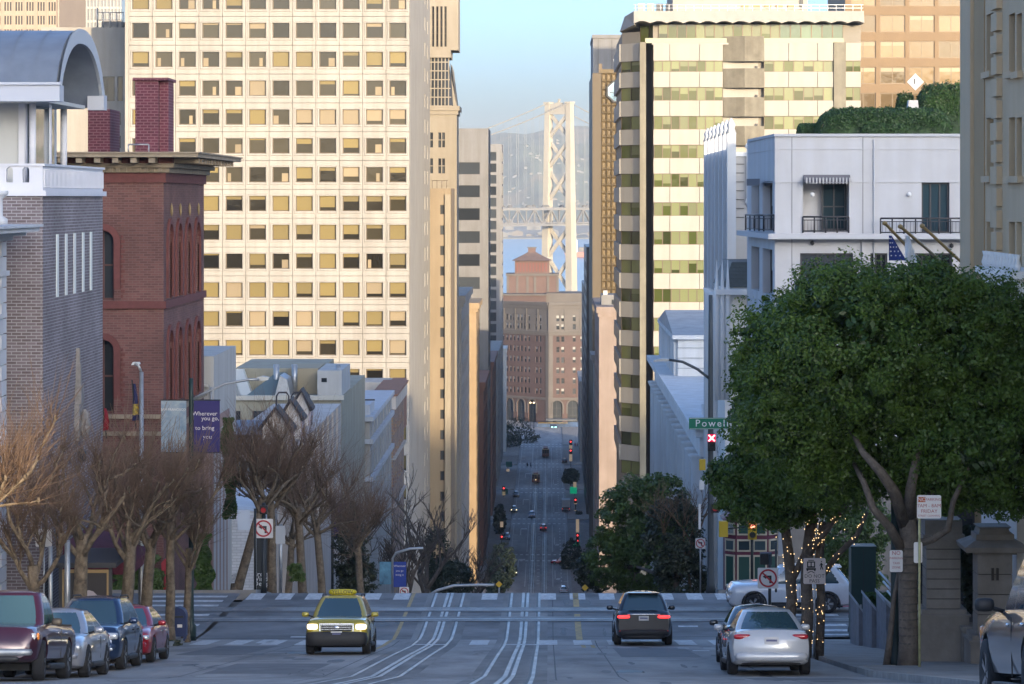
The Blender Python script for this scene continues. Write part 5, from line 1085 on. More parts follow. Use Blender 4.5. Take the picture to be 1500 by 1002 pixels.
for k, t in enumerate(('Creative', 'Window', 'Designs')):
    me = text_mesh(t, .34, WHITE); o = link('lettering', me, b, Vector((XX(387, 148.9), 148.95, ZZ(841 + 7 * k, 149))) - b.location)
# white house with three gables facing up the street
TDW = mat('tudor_white', (.54, .50, .47), .85, var=.1, scale=.8, stain=.15); TDB = mat('tudor_timber', (.035, .03, .035), .7); SLB = mat('slate_blue', (.20, .24, .30), .6, var=.3, scale=2)
d0, d1 = 166.0, 206.0; b, zt, zb = left_block('gabled_house', 'white house with three black-edged gables stepping down the hill', d0, d1, 664, TDW, xw=XX(426, d0), xo=XX(304, d0), holes_s=[(2 + 4.2 * i, 3.5 + 4.2 * i, ZZ(y, d0), ZZ(y, d0) + 1.9) for y in (716, 766, 816) for i in range(9)])
for k, (pa, pb, pk, yk, ye, dd) in enumerate(((384, 424, 404, 600, 628, 166.3), (413, 440, 426, 588, 612, 176), (428, 452, 441, 574, 598, 186))):
    xa, xb2, xm, zk, ze_ = XX(pa, dd), XX(pb, dd), XX(pk, dd), ZZ(yk, dd), ZZ(ye, dd); zlo = ZZ(668, dd); ov = .22
    MB().prism([(xa, dd, zlo), (xb2, dd, zlo), (xb2, dd, ze_), (xm, dd, zk), (xa, dd, ze_)], (0, 1.9, 0)).build('gable', TDW, b)
    for (x1_, s_) in ((xa, -1), (xb2, 1)):
        MB().prism([(x1_ + s_ * ov, dd - .35, ze_ - .16), (xm, dd - .35, zk + .05), (xm, dd - .35, zk + .2), (x1_ + s_ * (ov + .05), dd - .35, ze_ - .02)], (0, 2.2, 0)).build('gable_roof', TDB, b)
    MB().box(xb2 - .02, xb2 + .12, dd + .2, dd + 1.9, zlo, ze_ - .2).build('side_panel', mat('gable_side', (.40, .36, .42), .85), b)
    for q in range(1): MB().box(xb2 + .1, xb2 + .16, dd + .6 + 2 * q, dd + 1.6 + 2 * q, zlo + .3, ze_ - .5).build('window', GLASS, b); MB().box(xb2 + .1, xb2 + .3, dd + .5 + 2 * q, dd + 1.8 + 2 * q, zlo + .1, zlo + .26).build('sill', TDB, b)
for y0, px0, px1 in ((636, 304, 380), (652, 304, 396)): MB().box(XX(px0, d0), XX(px1, d0), d0 - .5, d0 + 3, ZZ(y0 + 4, d0), ZZ(y0, d0)).build('eaves_beam', TDB, b)
for y0, y1 in ((636, 622), (652, 641)): MB().prism([(XX(304, d0), d0 - .3, ZZ(y0, d0)), (XX(384, d0), d0 - .3, ZZ(y0, d0)), (XX(384, d0), d0 + 3, ZZ(y1, d0)), (XX(304, d0), d0 + 3, ZZ(y1, d0))], (0, .5, 0)).build('roof', SLB, b)
MB().prism([PP(393, 655, d0 - .5), PP(412, 644, d0 - .5), PP(416, 648, d0 - .5), PP(396, 660, d0 - .5)], (0, .4, 0)).build('eaves_beam', TDB, b)
MB().box(XX(304, d0), XX(426, d0), d0 - .5, d0 + .1, ZZ(690, d0), ZZ(674, d0)).build('glass_canopy', glass_mat('canopy_glass', (.25, .33, .37), rnd=.1), b)
for k in range(5): px = 320 + 22 * k; MB().box(XX(px, d0) - .06, XX(px, d0) + .06, d0 - .4, d0 + .1, zb, ZZ(692, d0)).build('porch_post', TDW, b)
for k in range(4): px = 326 + 22 * k; MB().box(XX(px, d0), XX(px + 11, d0), d0 - .06, d0 + .05, ZZ(730, d0), ZZ(700, d0)).build('porch_window', GLASS, b)
# black hooped roof ladders of the house beyond
lad = thing('hooped_ladders', 'black hooped fire-escape ladder on the gabled roof', 'ladder', (XX(425, 200), 200, ZZ(640, 200)))
for px in (414, 436, 444):
    q = MB(); x0_, x1_ = XX(px - 9, 200), XX(px + 9, 200); q.tube([(x0_, 200, ZZ(640, 200)), (x0_, 200, ZZ(580, 200)), (x0_ + .15, 200, ZZ(575, 200)), (x1_ - .15, 200, ZZ(575, 200)), (x1_, 200, ZZ(580, 200)), (x1_, 200, ZZ(630, 200))], .06, 6); q.build('hoop', TDB, lad)
# beige flat-roofed block with skylights
BG = mat('beige_stucco', (.33, .31, .24), .9, var=.12, scale=.5, stain=.12); d0, d1 = 232.0, 262.0
b, zt, zb = left_block('beige_block', 'beige flat-roofed block with sloping skylights behind the gabled house', d0, d1, 583, BG, xw=XX(500, d0), xo=XX(296, d0))
MB().box(XX(332, d0), XX(462, d0), d0 + 6, d0 + 20, zt, ZZ(546, d0)).build('penthouse', BG, b); MB().box(XX(414, d0), XX(459, d0), d0 + 5, d0 + 12, zt, ZZ(545, d0)).build('lift_house', mat('lift_tan', (.34, .29, .2), .9), b)
for k, px in enumerate((318, 334)): MB().prism([(XX(px, d0), d0 + 1, zt), (XX(px + 34, d0), d0 + 1, zt), (XX(px + 14, d0), d0 + 4, zt + 1.9), (XX(px + 3, d0), d0 + 4, zt + 1.9)], (0, 1.2, 0)).build('skylight', mat('skylight_glass', (.55, .55, .5), .3), b)
MB().prism([(XX(356, d0), d0 + .6, zt), (XX(405, d0), d0 + .6, zt), (XX(405, d0), d0 + 5, ZZ(552, d0)), (XX(395, d0), d0 + 5, ZZ(552, d0))], (0, 1.5, 0)).build('sloping_roof', mat('green_roof', (.13, .17, .17), .7), b)
MB().prism([(XX(402, d0), d0, zt), (XX(410, d0), d0, zt + 1.7), (XX(420, d0), d0, zt + 1.4), (XX(426, d0), d0, zt)], (0, 4, 0)).build('roof_light', GALV, b)
MB().box(XX(296, d0) - .1, XX(500, d0) + .2, d0 - .3, d0 + .2, zt - .15, zt + .2).build('cornice', mat('beige_trim', (.48, .46, .40), .85), b)
for px in (398, 425, 490): MB().tube([(XX(px, d0), d0 + 4, zt), (XX(px, d0), d0 + 4, ZZ(538, d0))], .22, 8).build('vent_pipe', GALV, b)
MB().box(XX(462, d0), XX(498, d0), d0 + 2, d0 + 12, zt, ZZ(545, d0)).build('stair_head', BLW, b); MB().box(XX(468, d0), XX(476, d0), d0 + 1.95, d0 + 2.1, ZZ(562, d0), ZZ(556, d0)).build('window', GLASS, b)
for k in range(3): MB().box(XX(452, d0), XX(464, d0), d0 - .05, d0 + .05, ZZ(640 + 34 * k, d0), ZZ(618 + 34 * k, d0)).build('window', GLASS, b); MB().box(XX(474, d0), XX(486, d0), d0 - .05, d0 + .05, ZZ(640 + 34 * k, d0), ZZ(618 + 34 * k, d0)).build('window', GLASS, b); MB().box(XX(450, d0), XX(488, d0), d0 - .12, d0 + .02, ZZ(643 + 34 * k, d0), ZZ(641 + 34 * k, d0)).build('sill', MATS['beige_trim'], b)
for k in range(4): MB().box(XX(330 + 40 * k, d0), XX(352 + 40 * k, d0), d0 - .04, d0 + .04, ZZ(622, d0), ZZ(602, d0)).build('window', GLASS, b)
# grey victorian with bay windows
VG = mat('victorian_grey', (.34, .34, .33), .8, var=.15, scale=1, stain=.15); d0, d1 = 262.0, 298.0
hs = [(a, a + 1.3, z_, z_ + 2.2) for z_ in (ZZ(745, d0), ZZ(700, d0), ZZ(655, d0)) for a in (1.5, 6, 10.5, 16, 21, 27, 31.5)]
b, zt, zb = left_block('victorian_house', 'grey victorian house with stacked bay windows and white cornices', d0, d1, 612, VG, xw=FLL + .2, xo=XX(500, d0), holes_s=hs)
for y0 in (612, 645, 700): MB().box(XX(499, d0), FLL + .5, d0 - .35, d1, ZZ(y0 + 5, d0), ZZ(y0, d0) + .1).build('cornice', mat('cornice_white', (.42, .46, .52), .7, stain=.15), b)
for z_ in (ZZ(690, d0), ZZ(640, d0)):
    MB().prism([(XX(508, d0), d0, z_ - .2), (XX(513, d0), d0 - 1.2, z_ - .2), (XX(528, d0), d0 - 1.2, z_ - .2), (XX(533, d0), d0, z_ - .2)], (0, 0, 2.6)).build('bay', VG, b)
    MB().box(XX(514.5, d0), XX(526.5, d0), d0 - 1.25, d0 - 1.1, z_ + .2, z_ + 1.9).build('bay_window', GLASS, b)
MB().box(XX(500, d0), XX(540, d0), d0 + 2, d0 + 9, zt, ZZ(595, d0)).build('roof_house', mat('cornice_white', (.60, .64, .70), .7), b); MB().box(XX(503, d0), XX(548, d0), d0 + 1, d0 + 1.2, ZZ(588, d0), ZZ(586, d0)).build('roof_beam', TDB, b)
# patterned brick apartment house
PB = brick_mat('ochre_brick', (.33, .19, .085), (.17, .10, .10), (.24, .19, .16), bw=.9, bh=.32, ms=.06, var=.25); PB2 = mat('apartment_brick', (.25, .12, .075), .85, var=.25, scale=1.5)
d0, d1 = 304.0, 328.0; xo = XX(545, d0)
hs = [(1.5 + 4.2 * i, 3.2 + 4.2 * i, ZZ(y + 18, d0), ZZ(y, d0)) for y in (622, 660, 700, 740, 780) for i in range(5)]
b, zt, zb = left_block('brick_apartments', 'ochre and purple brick apartment house with white parapet', d0, d1, 598, PB, xw=FLL, xo=xo, holes_s=hs)
MB().box(xo - .1, FLL + .35, d0 - .3, d1, zt - .1, zt + 1.2).build('parapet', mat('parapet_cream', (.46, .42, .38), .85, stain=.2), b); MB().box(xo - .15, FLL + .5, d0 - .45, d1, zt + 1.2, zt + 1.4).build('coping', PB2, b)
for y0 in (672, 743): MB().box(xo, FLL + .3, d0 - .2, d1, ZZ(y0 + 2, d0), ZZ(y0, d0)).build('string_course', mat('parapet_cream', (.46, .42, .38), .85), b)
for y0 in (640, 708, 760): MB().box(xo + .5, FLL - .2, d0 - .03, d0 + .02, ZZ(y0 + 12, d0), ZZ(y0 + 1, d0)).build('brick_panel', mat('purple_brick', (.12, .08, .12), .85, var=.3, scale=3), b)
d0 = 330; MB().box(XX(572, d0), XX(592, d0), d0, d0 + 6, zt - 4, ZZ(558, d0)).build('stair_head', PB2, b); MB().box(XX(520, d0), XX(573, d0), d0, d0 + 8, zt - 2, ZZ(560, d0)).build('rear_wing', mat('parapet_cream', (.46, .42, .38), .85), b)
q = MB()
for px in (540, 550, 560): q.tube([(XX(px, 310), 310, zt), (XX(px, 310), 310, ZZ(573, 310))], .05, 4)
for y in (574, 582): q.tube([(XX(536, 310), 310, ZZ(y, 310)), (XX(566, 310), 310, ZZ(y, 310))], .05, 4)
q.build('roof_rail', GALV, b)
# ---- brick headquarters building closing the street (D 1200)
D = 1200.0; zb = gz(D) - .5; b = bld('brick_headquarters', 'large brown brick building with arcade base closing the street, pavilion on its roof', XX(800, D), D, zb)
HB = mat('hq_brick', (.092, .06, .054), .85, var=.15, scale=.15); HS = mat('hq_stone', (.115, .104, .096), .85, var=.12, scale=.2)
zt = ZZ(447, D); H = zt - zb
pC = Vector((XX(804, D), D, zb)); pR = Vector((XX(900, D), D + 6, zb)); pL = Vector((XX(690, D + 32), D + 32, zb))
def hq_face(pa, pb, cols, dark):
    U = (pb - pa); W = U.length; U.normalize(); hs = []; ar = []
    z = lambda y: round(ZZ(y, D) - zb, 3)
    for c0 in cols:
        for k in range(6): y = 493 + 15.3 * k; hs.append((c0, c0 + 1.25, z(y + 8.2), z(y)))
        hs.append((c0, c0 + 1.25, z(483), z(475))); hs.append((c0, c0 + 1.25, z(471), z(462)))
    nb = int(W / 6.4); ar = [(1.1 + i * 6.4, 5.4 + i * 6.4, .3, z(587)) for i in range(nb)]
    m_ = MB(); facade(m_, pa, U, W, z(493) + .8, [h for h in hs if h[3] < z(490)] + ar, .5)
    for h in ar: arch_fill(m_, pa, U, h[0], h[1], h[3], 0, .5)
    m_.build('brick_wall', HB, b)
    m2 = MB(); O2 = pa + Vector((0, 0, z(493) + .8)); facade(m2, O2, U, W, H - z(493) - .8, [(h[0], h[1], h[2] - z(493) - .8, h[3] - z(493) - .8) for h in hs if h[3] > z(490)], .5); m2.build('attic_wall', HS, b)
    rs = random.Random(2)
    for h in hs: add_window(b, pa, U, h, FRAME_D, GLASS, inset=.3, ft=.1, mv=2, blind=mat('blind_shaded', (.26, .26, .25), .6), bfrac=rs.choice((0, 0, .3, .5, .5)))
    for h in ar: add_window(b, pa, U, h, FRAME_D, GLASS, inset=.45, mu=2, mv=3, name='arcade_window'); q = MB(); arch_ring(q, pa, U, h[0], h[1], h[3], .55, -.2, .05, leg=3); q.build('arch_moulding', HS, b)
    for (ya, yb, o) in ((447, 443, 1.2), (452, 447.2, .5), (488, 485, .7), (491.5, 488.5, .3), (586, 583, .5)): MB().obox(pa, U, None, -.3, W + .3, -o, .2, z(ya), z(yb)).build('cornice_band', HS, b)
    for i in range(nb + 1): MB().obox(pa, U, None, i * 6.4 - .3, i * 6.4 + .3, -.25, .1, z(485), z(453)).build('pilaster', HS, b)
    MB().obox(pa, U, None, W - 1.6, W, -.2, .05, 0, z(492)).build('stone_quoin', HS, b) if dark else MB().obox(pa, U, None, 0, 1.6, -.2, .05, 0, z(492)).build('stone_quoin', HS, b)
hq_face(pC, pR, [3.0, 5.0, 9.6, 12.7, 15.8, 19, 22], False); WL = (pC - pL).length
hq_face(pL, pC, [WL - 5.5 - 2.1 * i - (2.2 if i > 1 else 0) for i in range(13)], True)
MB().prism([pL + Vector((0, 0, H - .2)), pC + Vector((0, .3, H - .2)), pR + Vector((0, 0, H - .2)), pR + Vector((0, 50, H - .2)), pL + Vector((0, 50, H - .2))], (0, 0, .3)).build('roof', HS, b)
D2 = 1225.0; z2 = zt
MB().box(XX(735, D2), XX(800, D2), D2, D2 + 15, z2, ZZ(433, D2)).build('attic_block', HB, b)
for i in range(5): MB().box(XX(768 + 6.5 * i, D2), XX(773 + 6.5 * i, D2), D2 - .06, D2 + .1, ZZ(446, D2), ZZ(442, D2)).build('attic_window', GLASS, b)
MB().box(XX(733, D2), XX(802, D2), D2 - 1, D2 + 16, ZZ(433, D2), ZZ(431, D2)).build('attic_cornice', HS, b)
MB().box(XX(800, D2), XX(862, D2), D2 + 4, D2 + 30, z2, ZZ(430, D2)).build('roof_plant', HS, b)
# roof pavilion
D3 = 1240.0; PVB = mat('pavilion_brick', (.12, .078, .068), .85, var=.1, scale=.2)
MB().box(XX(743, D3), XX(817, D3), D3, D3 + 18, z2, ZZ(404, D3)).build('pavilion_base', PVB, b)
for px in (742, 756, 771, 782, 801, 815): MB().box(XX(px, D3), XX(px + 3.5, D3), D3 - .3, D3 + .2, z2, ZZ(405, D3)).build('pavilion_pilaster', HS, b)
MB().box(XX(741, D3), XX(819, D3), D3 - .8, D3 + 19, ZZ(404, D3), ZZ(401, D3)).build('pavilion_cornice', HS, b)
MB().box(XX(754, D3), XX(805, D3), D3 + 3, D3 + 15, ZZ(401, D3), ZZ(381, D3)).build('pavilion_tower', PVB, b)
for k in range(10): px = 756.5 + 4.7 * k; MB().box(XX(px, D3 + 3), XX(px + 2.6, D3 + 3), D3 + 2.8, D3 + 3.1, ZZ(398, D3), ZZ(385, D3)).build('pavilion_opening', mat('louvre_red', (.16, .06, .05), .8), b)
e = [(XX(750, D3), D3 + 1), (XX(808, D3), D3 + 1), (XX(808, D3), D3 + 17), (XX(750, D3), D3 + 17)]; cx_, cy_ = XX(779, D3), D3 + 9; ze_, zp_ = ZZ(382, D3), ZZ(369, D3)
m_ = MB(); m_.grid([[(x, y, ze_) for x, y in e], [(cx_ + (x - cx_) * .45, cy_ + (y - cy_) * .45, ze_ + (zp_ - ze_) * .62) for x, y in e], [(cx_ + (x - cx_) * .16, cy_ + (y - cy_) * .16, zp_) for x, y in e]], smooth=False, closed=True); m_.add([(x, y, ze_) for x, y in e], [(0, 1, 2, 3)]); m_.build('pavilion_roof', mat('pavilion_tile', (.14, .10, .09), .8, var=.2, scale=.4), b)
MB().box(XX(773.5, D3), XX(784.5, D3), D3 + 7, D3 + 10.5, ZZ(373, D3), ZZ(364, D3)).build('lantern', PVB, b); MB().box(XX(772, D3), XX(786, D3), D3 + 6.8, D3 + 10.7, ZZ(364, D3), ZZ(362.5, D3)).build('lantern_cap', HS, b)
# ---- unseen blocks added behind the viewpoint to cast shade over the upper street
HTM = mat('shade_block', (.45, .40, .33), .85)
def hilltop(label, x0, x1, d0, d1, zt):
    zb = gz(d0) - 3; b = bld('shade_block', label, (x0 + x1) / 2, d0, zb)
    n = int((x1 - x0) / 7); nv = int((zt - zb) / 7); hs = holes_grid(1.5, (x1 - x0 - 1) / n, n, 2.2, 3, 6.5, nv, 3)
    m_ = MB(); shell(m_, x0, x1, d0, d1, zb, zt, 'e'); facade(m_, (x1, d1, zb), Vector((-1, 0, 0)), x1 - x0, zt - zb, [h for h in hs if h[3] < zt - zb and h[1] < x1 - x0], .3); m_.build('wall', HTM, b)
    q = MB().add([(x1 - .2, d1 - .28, zb), (x0 + .2, d1 - .28, zb), (x0 + .2, d1 - .28, zt - .3), (x1 - .2, d1 - .28, zt - .3)], [(0, 1, 2, 3)]); q.build('glazing', GLASS, b)
    MB().box(x0 - .5, x1 + .5, d0 - .5, d1 + .5, zt, zt + 1.2).build('cornice', HTM, b); return b
hilltop('broad unseen block added behind the viewpoint to shade the street', 160.0, 420, -312, -300, 153)
hilltop('narrow unseen block added behind the viewpoint, leaving a gap for sun', 118, 149.0, -312, -300, 150)
# ------------------------------------------------------------------ trees
BARK_P = mat('plane_bark', (.19, .145, .10), .95, var=.6, scale=5, bump=.9, bscale=14); TWIG = mat('twig_brown', (.21, .135, .09), .8, var=.3, scale=2); BARK_F = mat('ficus_bark', (.155, .125, .10), .9, var=.4, scale=5, bump=.7, bscale=18)
BARK_D = mat('dark_bark', (.12, .098, .082), .9, var=.4, scale=3, bump=.4)
def wob(rs, a): return Vector((rs.uniform(-a, a), rs.uniform(-a, a), rs.uniform(-a, a)))
def limb(mb, p, d, L, r0, r1, rs, n=5, bend=.15, sides=6, up=.0):
    pts = [p.copy()]; dd = d.normalized()
    for i in range(n):
        dd = (dd + wob(rs, bend) + Vector((0, 0, up))).normalized(); pts.append(pts[-1] + dd * (L / n))
    mb.tube(pts, [r0 + (r1 - r0) * i / n for i in range(n + 1)], sides, caps=True); return pts, dd
def pollard(label, x, d, seed, H=3.2, r=.18, group='pollarded plane trees on the left pavement', spread=1.0, limbs=5, twigs=24, tl=1.7, lean=0.0, z=None, stem2=False):
    """bare pollarded plane tree: stout trunk, knuckled limbs, sheaves of straight shoots"""
    rs = random.Random(seed); base = Vector((x, d, (z if z is not None else gz(d) + .12))); t = thing('plane_tree', label, 'tree', base, 0, group)
    tr = MB(); pts, dd = limb(tr, base - Vector((0, 0, .2)), Vector((lean, 0, 1)), H + .2, r * 1.12, r * .9, rs, 5, .05, 9)
    tr.lathe(base - Vector((0, 0, .25)), [(r * 1.6, 0), (r * 1.3, .3), (r * 1.05, .7)], 9)
    top = pts[-1]; knobs = []; lb = MB()
    shoots = []
    for k in range(limbs):
        a = 2 * math.pi * (k + rs.uniform(-.3, .3)) / limbs; dr = Vector((math.cos(a) * spread, math.sin(a) * spread, rs.uniform(.7, 1.5)))
        p2, d2 = limb(lb, top - Vector((0, 0, rs.uniform(0, .9))), dr, rs.uniform(1.6, 2.6), r * .46, r * .24, rs, 6, .2, 7, .05); knobs.append((p2[-1], d2))
        for q in range(4):
            i = rs.randint(2, 6); d3 = (d2 + wob(rs, .9)).normalized(); p3, d3 = limb(lb, p2[i], d3 + Vector((0, 0, .35)), rs.uniform(.6, 1.5), r * .24, r * .12, rs, 4, .22, 5, .06); knobs.append((p3[-1], d3)); shoots += [(p3[2], d3), (p3[3], d3)]
    for p, _ in knobs: lb.lathe(p - Vector((0, 0, .06)), [(.02, 0), (r * .26, .04), (r * .24, .1), (.02, .15)], 6)
    tw_ = MB()
    for p, dk in knobs + shoots:
        for q in range(max(3, int(twigs * rs.uniform(.12, .42)))):
            dr = (Vector((0, 0, .7)) + dk * .5 + wob(rs, .95)).normalized(); L = tl * rs.uniform(.35, 1.1)
            p2, _ = limb(tw_, p + wob(rs, .05), dr, L, .011, .0035, rs, 3, .12, 3, .07)
            if rs.random() < .6: limb(tw_, p2[1], (dr + wob(rs, .7)), L * .5, .007, .003, rs, 2, .1, 3, .07)
    tr.build('trunk', BARK_P, t); lb.build('limbs', BARK_P, t); tw_.build('crown', TWIG, t); return t
PT = 'pollarded plane trees on the left pavement'
def tx(px, D): return XX(px, D)
pollard('pollarded plane tree with orange sunlit shoots beside the white classical building', -13.85, 73, 31, H=3.4, r=.17, spread=1.3, limbs=7, twigs=24, tl=2.1)
pollard('slim forked plane tree beside the grey brick wall', tx(53, 84), 84, 32, H=2.4, r=.16, limbs=4, spread=.7)
pollard('stout light-barked plane tree in front of the bus shelter', tx(117, 88), 88, 33, H=3.3, r=.2, limbs=6, spread=.9)
pollard('straight plane tree before the burgundy entrance canopy', tx(183, 93), 93, 34, H=3.3, r=.19, limbs=6)
pollard('plane tree between the canopy and the letter box', tx(213, 97), 97, 35, H=3.3, r=.18, limbs=6)
pollard('plane tree standing right behind the blue letter box', tx(249, 99.5), 99.5, 36, H=3.8, r=.15, limbs=5)
pollard('thin plane tree beside the banner post on the corner', tx(272, 101.5), 101.5, 37, H=3.0, r=.12, limbs=5, tl=1.2)
for i, (px, dd, sd, lab) in enumerate(((345, 128, 41, 'leaning plane tree in front of the white brick shop'), (398, 131, 42, 'plane tree beside the no-left-turn sign across the crossing'), (444, 136, 43, 'broad bare plane tree downhill of the no-left-turn sign'), (472, 150, 44, 'bare plane tree with purple banner behind it'), (530, 165, 45, 'bare plane tree in front of the ochre brick apartments'), (420, 160, 46, 'bare plane tree in front of the gabled house'))):
    pollard(lab, XX(px, dd), dd, sd, H=4.6 if dd > 140 else 4.2, r=.19, spread=1.3, limbs=7, twigs=24, tl=2.3, group='plane trees below the crossing', lean=.25 if i == 0 else 0)
def bare_tree(label, base, seed, H, r, m=BARK_D, levels=5, group=None, spread=.6, name='bare_tree', first=.3):
    rs = random.Random(seed); base = Vector(base); t = thing(name, label, 'tree', base, 0, group); tr = MB(); tw_ = MB()
    def grow(p, d, L, r_, lv):
        mb = tr if lv > 1 else tw_
        pts, dd = limb(mb, p, d, L, r_, r_ * .66, rs, 4, .12, 6 if lv > 2 else 3, .04)
        if lv == 0: return
        for k in range(3 if lv < levels else 4):
            i = rs.choice((2, 3, 4)) if lv < levels else rs.choice((3, 4)); a = rs.uniform(0, 6.28); dr = (dd + Vector((math.cos(a), math.sin(a), rs.uniform(-.1, .5))) * spread).normalized(); grow(pts[i], dr, L * rs.uniform(.58, .8), r_ * .58, lv - 1)
    grow(base, Vector((0, 0, 1)), H * first, r, levels); tr.build('trunk', m, t); tw_.build('crown', m, t); return t
BTG = 'bare trees down the left side of the hill'
for px, ytop, dd, sd, lab in ((622, 690, 215, 51, 'tall bare tree in front of the sunlit slab building'), (590, 740, 190, 53, 'bare tree above the blue street banners'), (690, 770, 260, 55, 'bare tree below the orange-lit corner block'), (505, 660, 230, 56, 'bare tree in front of the grey victorian house')):
    zt_ = ZZ(ytop, dd); zb_ = gz(dd); bare_tree(lab, (XX(px, dd), dd, zb_), sd, max(8, zt_ - zb_), .3, group=BTG, first=.34)
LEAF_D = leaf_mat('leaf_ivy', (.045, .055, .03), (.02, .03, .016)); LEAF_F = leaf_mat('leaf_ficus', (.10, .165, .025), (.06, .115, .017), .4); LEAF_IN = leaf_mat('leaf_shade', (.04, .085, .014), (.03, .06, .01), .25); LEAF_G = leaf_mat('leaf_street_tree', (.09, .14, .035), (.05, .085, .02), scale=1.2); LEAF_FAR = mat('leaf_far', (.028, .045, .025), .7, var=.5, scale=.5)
def leafy_tree(name, label, base, blobs, n, size, m, seed, bark=BARK_D, group=None, r=.2, trunk_to=None, stems=None):
    base = Vector(base); t = thing(name, label, 'tree', base, 0, group); rs = random.Random(seed); tr = MB()
    for st in (stems or [[(0, 0, -.2), None]]):
        if st[-1] is None:
            c = Vector(blobs[0][0]); pts = [base + Vector((0, 0, -.2)), base.lerp(c, .35) + wob(rs, .1), base.lerp(c, .7) + wob(rs, .2), c]; tr.tube(pts, [r, r * .85, r * .65, r * .3], 8)
            for bc, br in blobs[1:]: tr.tube([pts[1].lerp(pts[2], .4), pts[2].lerp(Vector(bc), .5), Vector(bc)], [r * .5, r * .4, r * .15], 6)
        else: tr.tube(*st, 9)
    tr.build('trunk', bark, t); leafy_ellipsoids('crown', blobs, n, size, m, seed, t); return t
def E(px, py, D, rx, ry, rz=None):
    k = D / F; return (tuple(PP(px, py, D)), (rx * k, (rz or rx) * k, ry * k))
# ivy-dark evergreens among the bare trees
leafy_tree('evergreen_shrub', 'dark ivy-clad shrub below the purple banner', (XX(512, 170), 170, gz(170)), [E(512, 800, 170, 22, 70), E(522, 850, 170, 30, 40)], 9000, .09, LEAF_D, 61)
leafy_tree('evergreen_tree', 'dark ivy-covered tree left of the canyon street', (XX(632, 225), 225, gz(225)), [E(640, 815, 225, 20, 45), E(660, 848, 225, 38, 26)], 8000, .11, LEAF_D, 62)
leafy_tree('evergreen_tree', 'dark evergreen tree at the foot of the canyon, left kerb', (XX(736, 660), 660, gz(660)), [E(735, 830, 660, 20, 36), E(728, 855, 660, 18, 20)], 7000, .3, LEAF_FAR, 63)
# ficus trees on the right
fb = Vector((XX(1331, 74), 74, gz(74) + .1)); k = 74 / F
ft = thing('ficus_tree', 'large dense green ficus with wrapped trunk beside the parking sign', 'tree', fb)
tr = MB()
def pt(px, py, D): return PP(px, py, D)
tr.tube([fb - Vector((0, 0, .3)), pt(1331, 940, 74), pt(1329, 860, 74), pt(1332, 790, 74), pt(1327, 745, 74)], [.30, .235, .225, .215, .22], 12)
for path, ra in (([(1326, 770, 74), (1311, 722, 73.4), (1289, 690, 72.7), (1265, 664, 72.8), (1246, 630, 74)], [.17, .14, .115, .08, .05]), ([(1324, 810, 74), (1303, 772, 73.6), (1279, 745, 73.2), (1266, 708, 73.2), (1251, 680, 74.2)], [.13, .11, .09, .075, .05]), ([(1331, 760, 74), (1334, 715, 73.3), (1343, 672, 73.0), (1353, 620, 74.5)], [.17, .13, .1, .05]), ([(1333, 800, 74), (1366, 790, 73.8), (1389, 775, 73.5), (1396, 735, 73.2), (1421, 680, 73)], [.10, .09, .085, .07, .04]), ([(1333, 765, 74), (1366, 715, 74.8), (1411, 670, 75.5), (1451, 620, 76)], [.13, .11, .09, .05])):
    tr.tube([pt(*p) for p in path], ra, 8)
tr.tube([(XX(1298, 74.6), 74.6, gz(74.6)), pt(1304, 930, 74.5), pt(1309, 880, 74.4), pt(1316, 840, 74.3)], [.10, .075, .06, .05], 7)
tr.build('trunk', BARK_F, ft)
for kk in range(26):
    z_ = fb.z + .5 + kk * .095; 
    if kk % 2: continue
    MB().lathe((XX(1330.5, 74), 74, z_), [(.232, 0), (.243, .02), (.232, .04)], 12).build('wrap_band', mat('tree_wrap', (.10, .085, .07), .9), ft)
blobs = [E(1250, 520, 74, 150, 130, 140), E(1390, 530, 75, 150, 140, 150), E(1180, 600, 75, 110, 110), E(1300, 615, 75, 170, 112, 90), E(1430, 640, 74, 130, 100), E(1140, 500, 76, 72, 72), E(1240, 440, 75, 100, 62), E(1350, 440, 75, 90, 62), E(1455, 480, 75, 90, 80), E(1500, 590, 75, 90, 120), E(1230, 690, 75.4, 88, 52), E(1380, 700, 75, 100, 52), E(1480, 710, 74, 70, 50)]
leafy_ellipsoids('crown', blobs, 190000, .05, LEAF_F, 71, ft, shell_=.6)
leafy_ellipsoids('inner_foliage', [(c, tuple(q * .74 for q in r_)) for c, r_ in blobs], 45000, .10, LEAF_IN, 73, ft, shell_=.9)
fb2 = Vector((XX(1182, 84), 84, gz(84))); ft2 = thing('ficus_tree', 'green ficus with twin stems wound with small fairy lights', 'tree', fb2)
tr = MB(); stems2 = [([(1178, 950, 84), (1183, 900, 84), (1181, 850, 84), (1184, 800, 84.1), (1190, 750, 84.3)], [.20, .17, .16, .16, .13]), ([(1150, 920, 84.6), (1160, 880, 84.6), (1156, 820, 84.8), (1150, 770, 85), (1140, 720, 85)], [.17, .15, .15, .13, .09]), ([(1200, 945, 84.2), (1203, 880, 84.2), (1200, 820, 84.2), (1205, 765, 84)], [.13, .12, .12, .1]), ([(1184, 810, 84), (1215, 770, 83.6), (1240, 740, 83.2)], [.12, .1, .06]), ([(1200, 850, 84.2), (1225, 815, 83.8), (1255, 785, 83.2), (1270, 750, 83)], [.09, .085, .075, .05]), ([(1160, 850, 84.7), (1185, 800, 84.6), (1195, 760, 84.4)], [.1, .1, .08])]
for path, ra in stems2: 
    P_ = [pt(*p) for p in path]
    if path[0][1] > 915: P_[0].z = gz(path[0][2]) - .1
    tr.tube(P_, ra, 9)
tr.build('trunk', BARK_F, ft2)
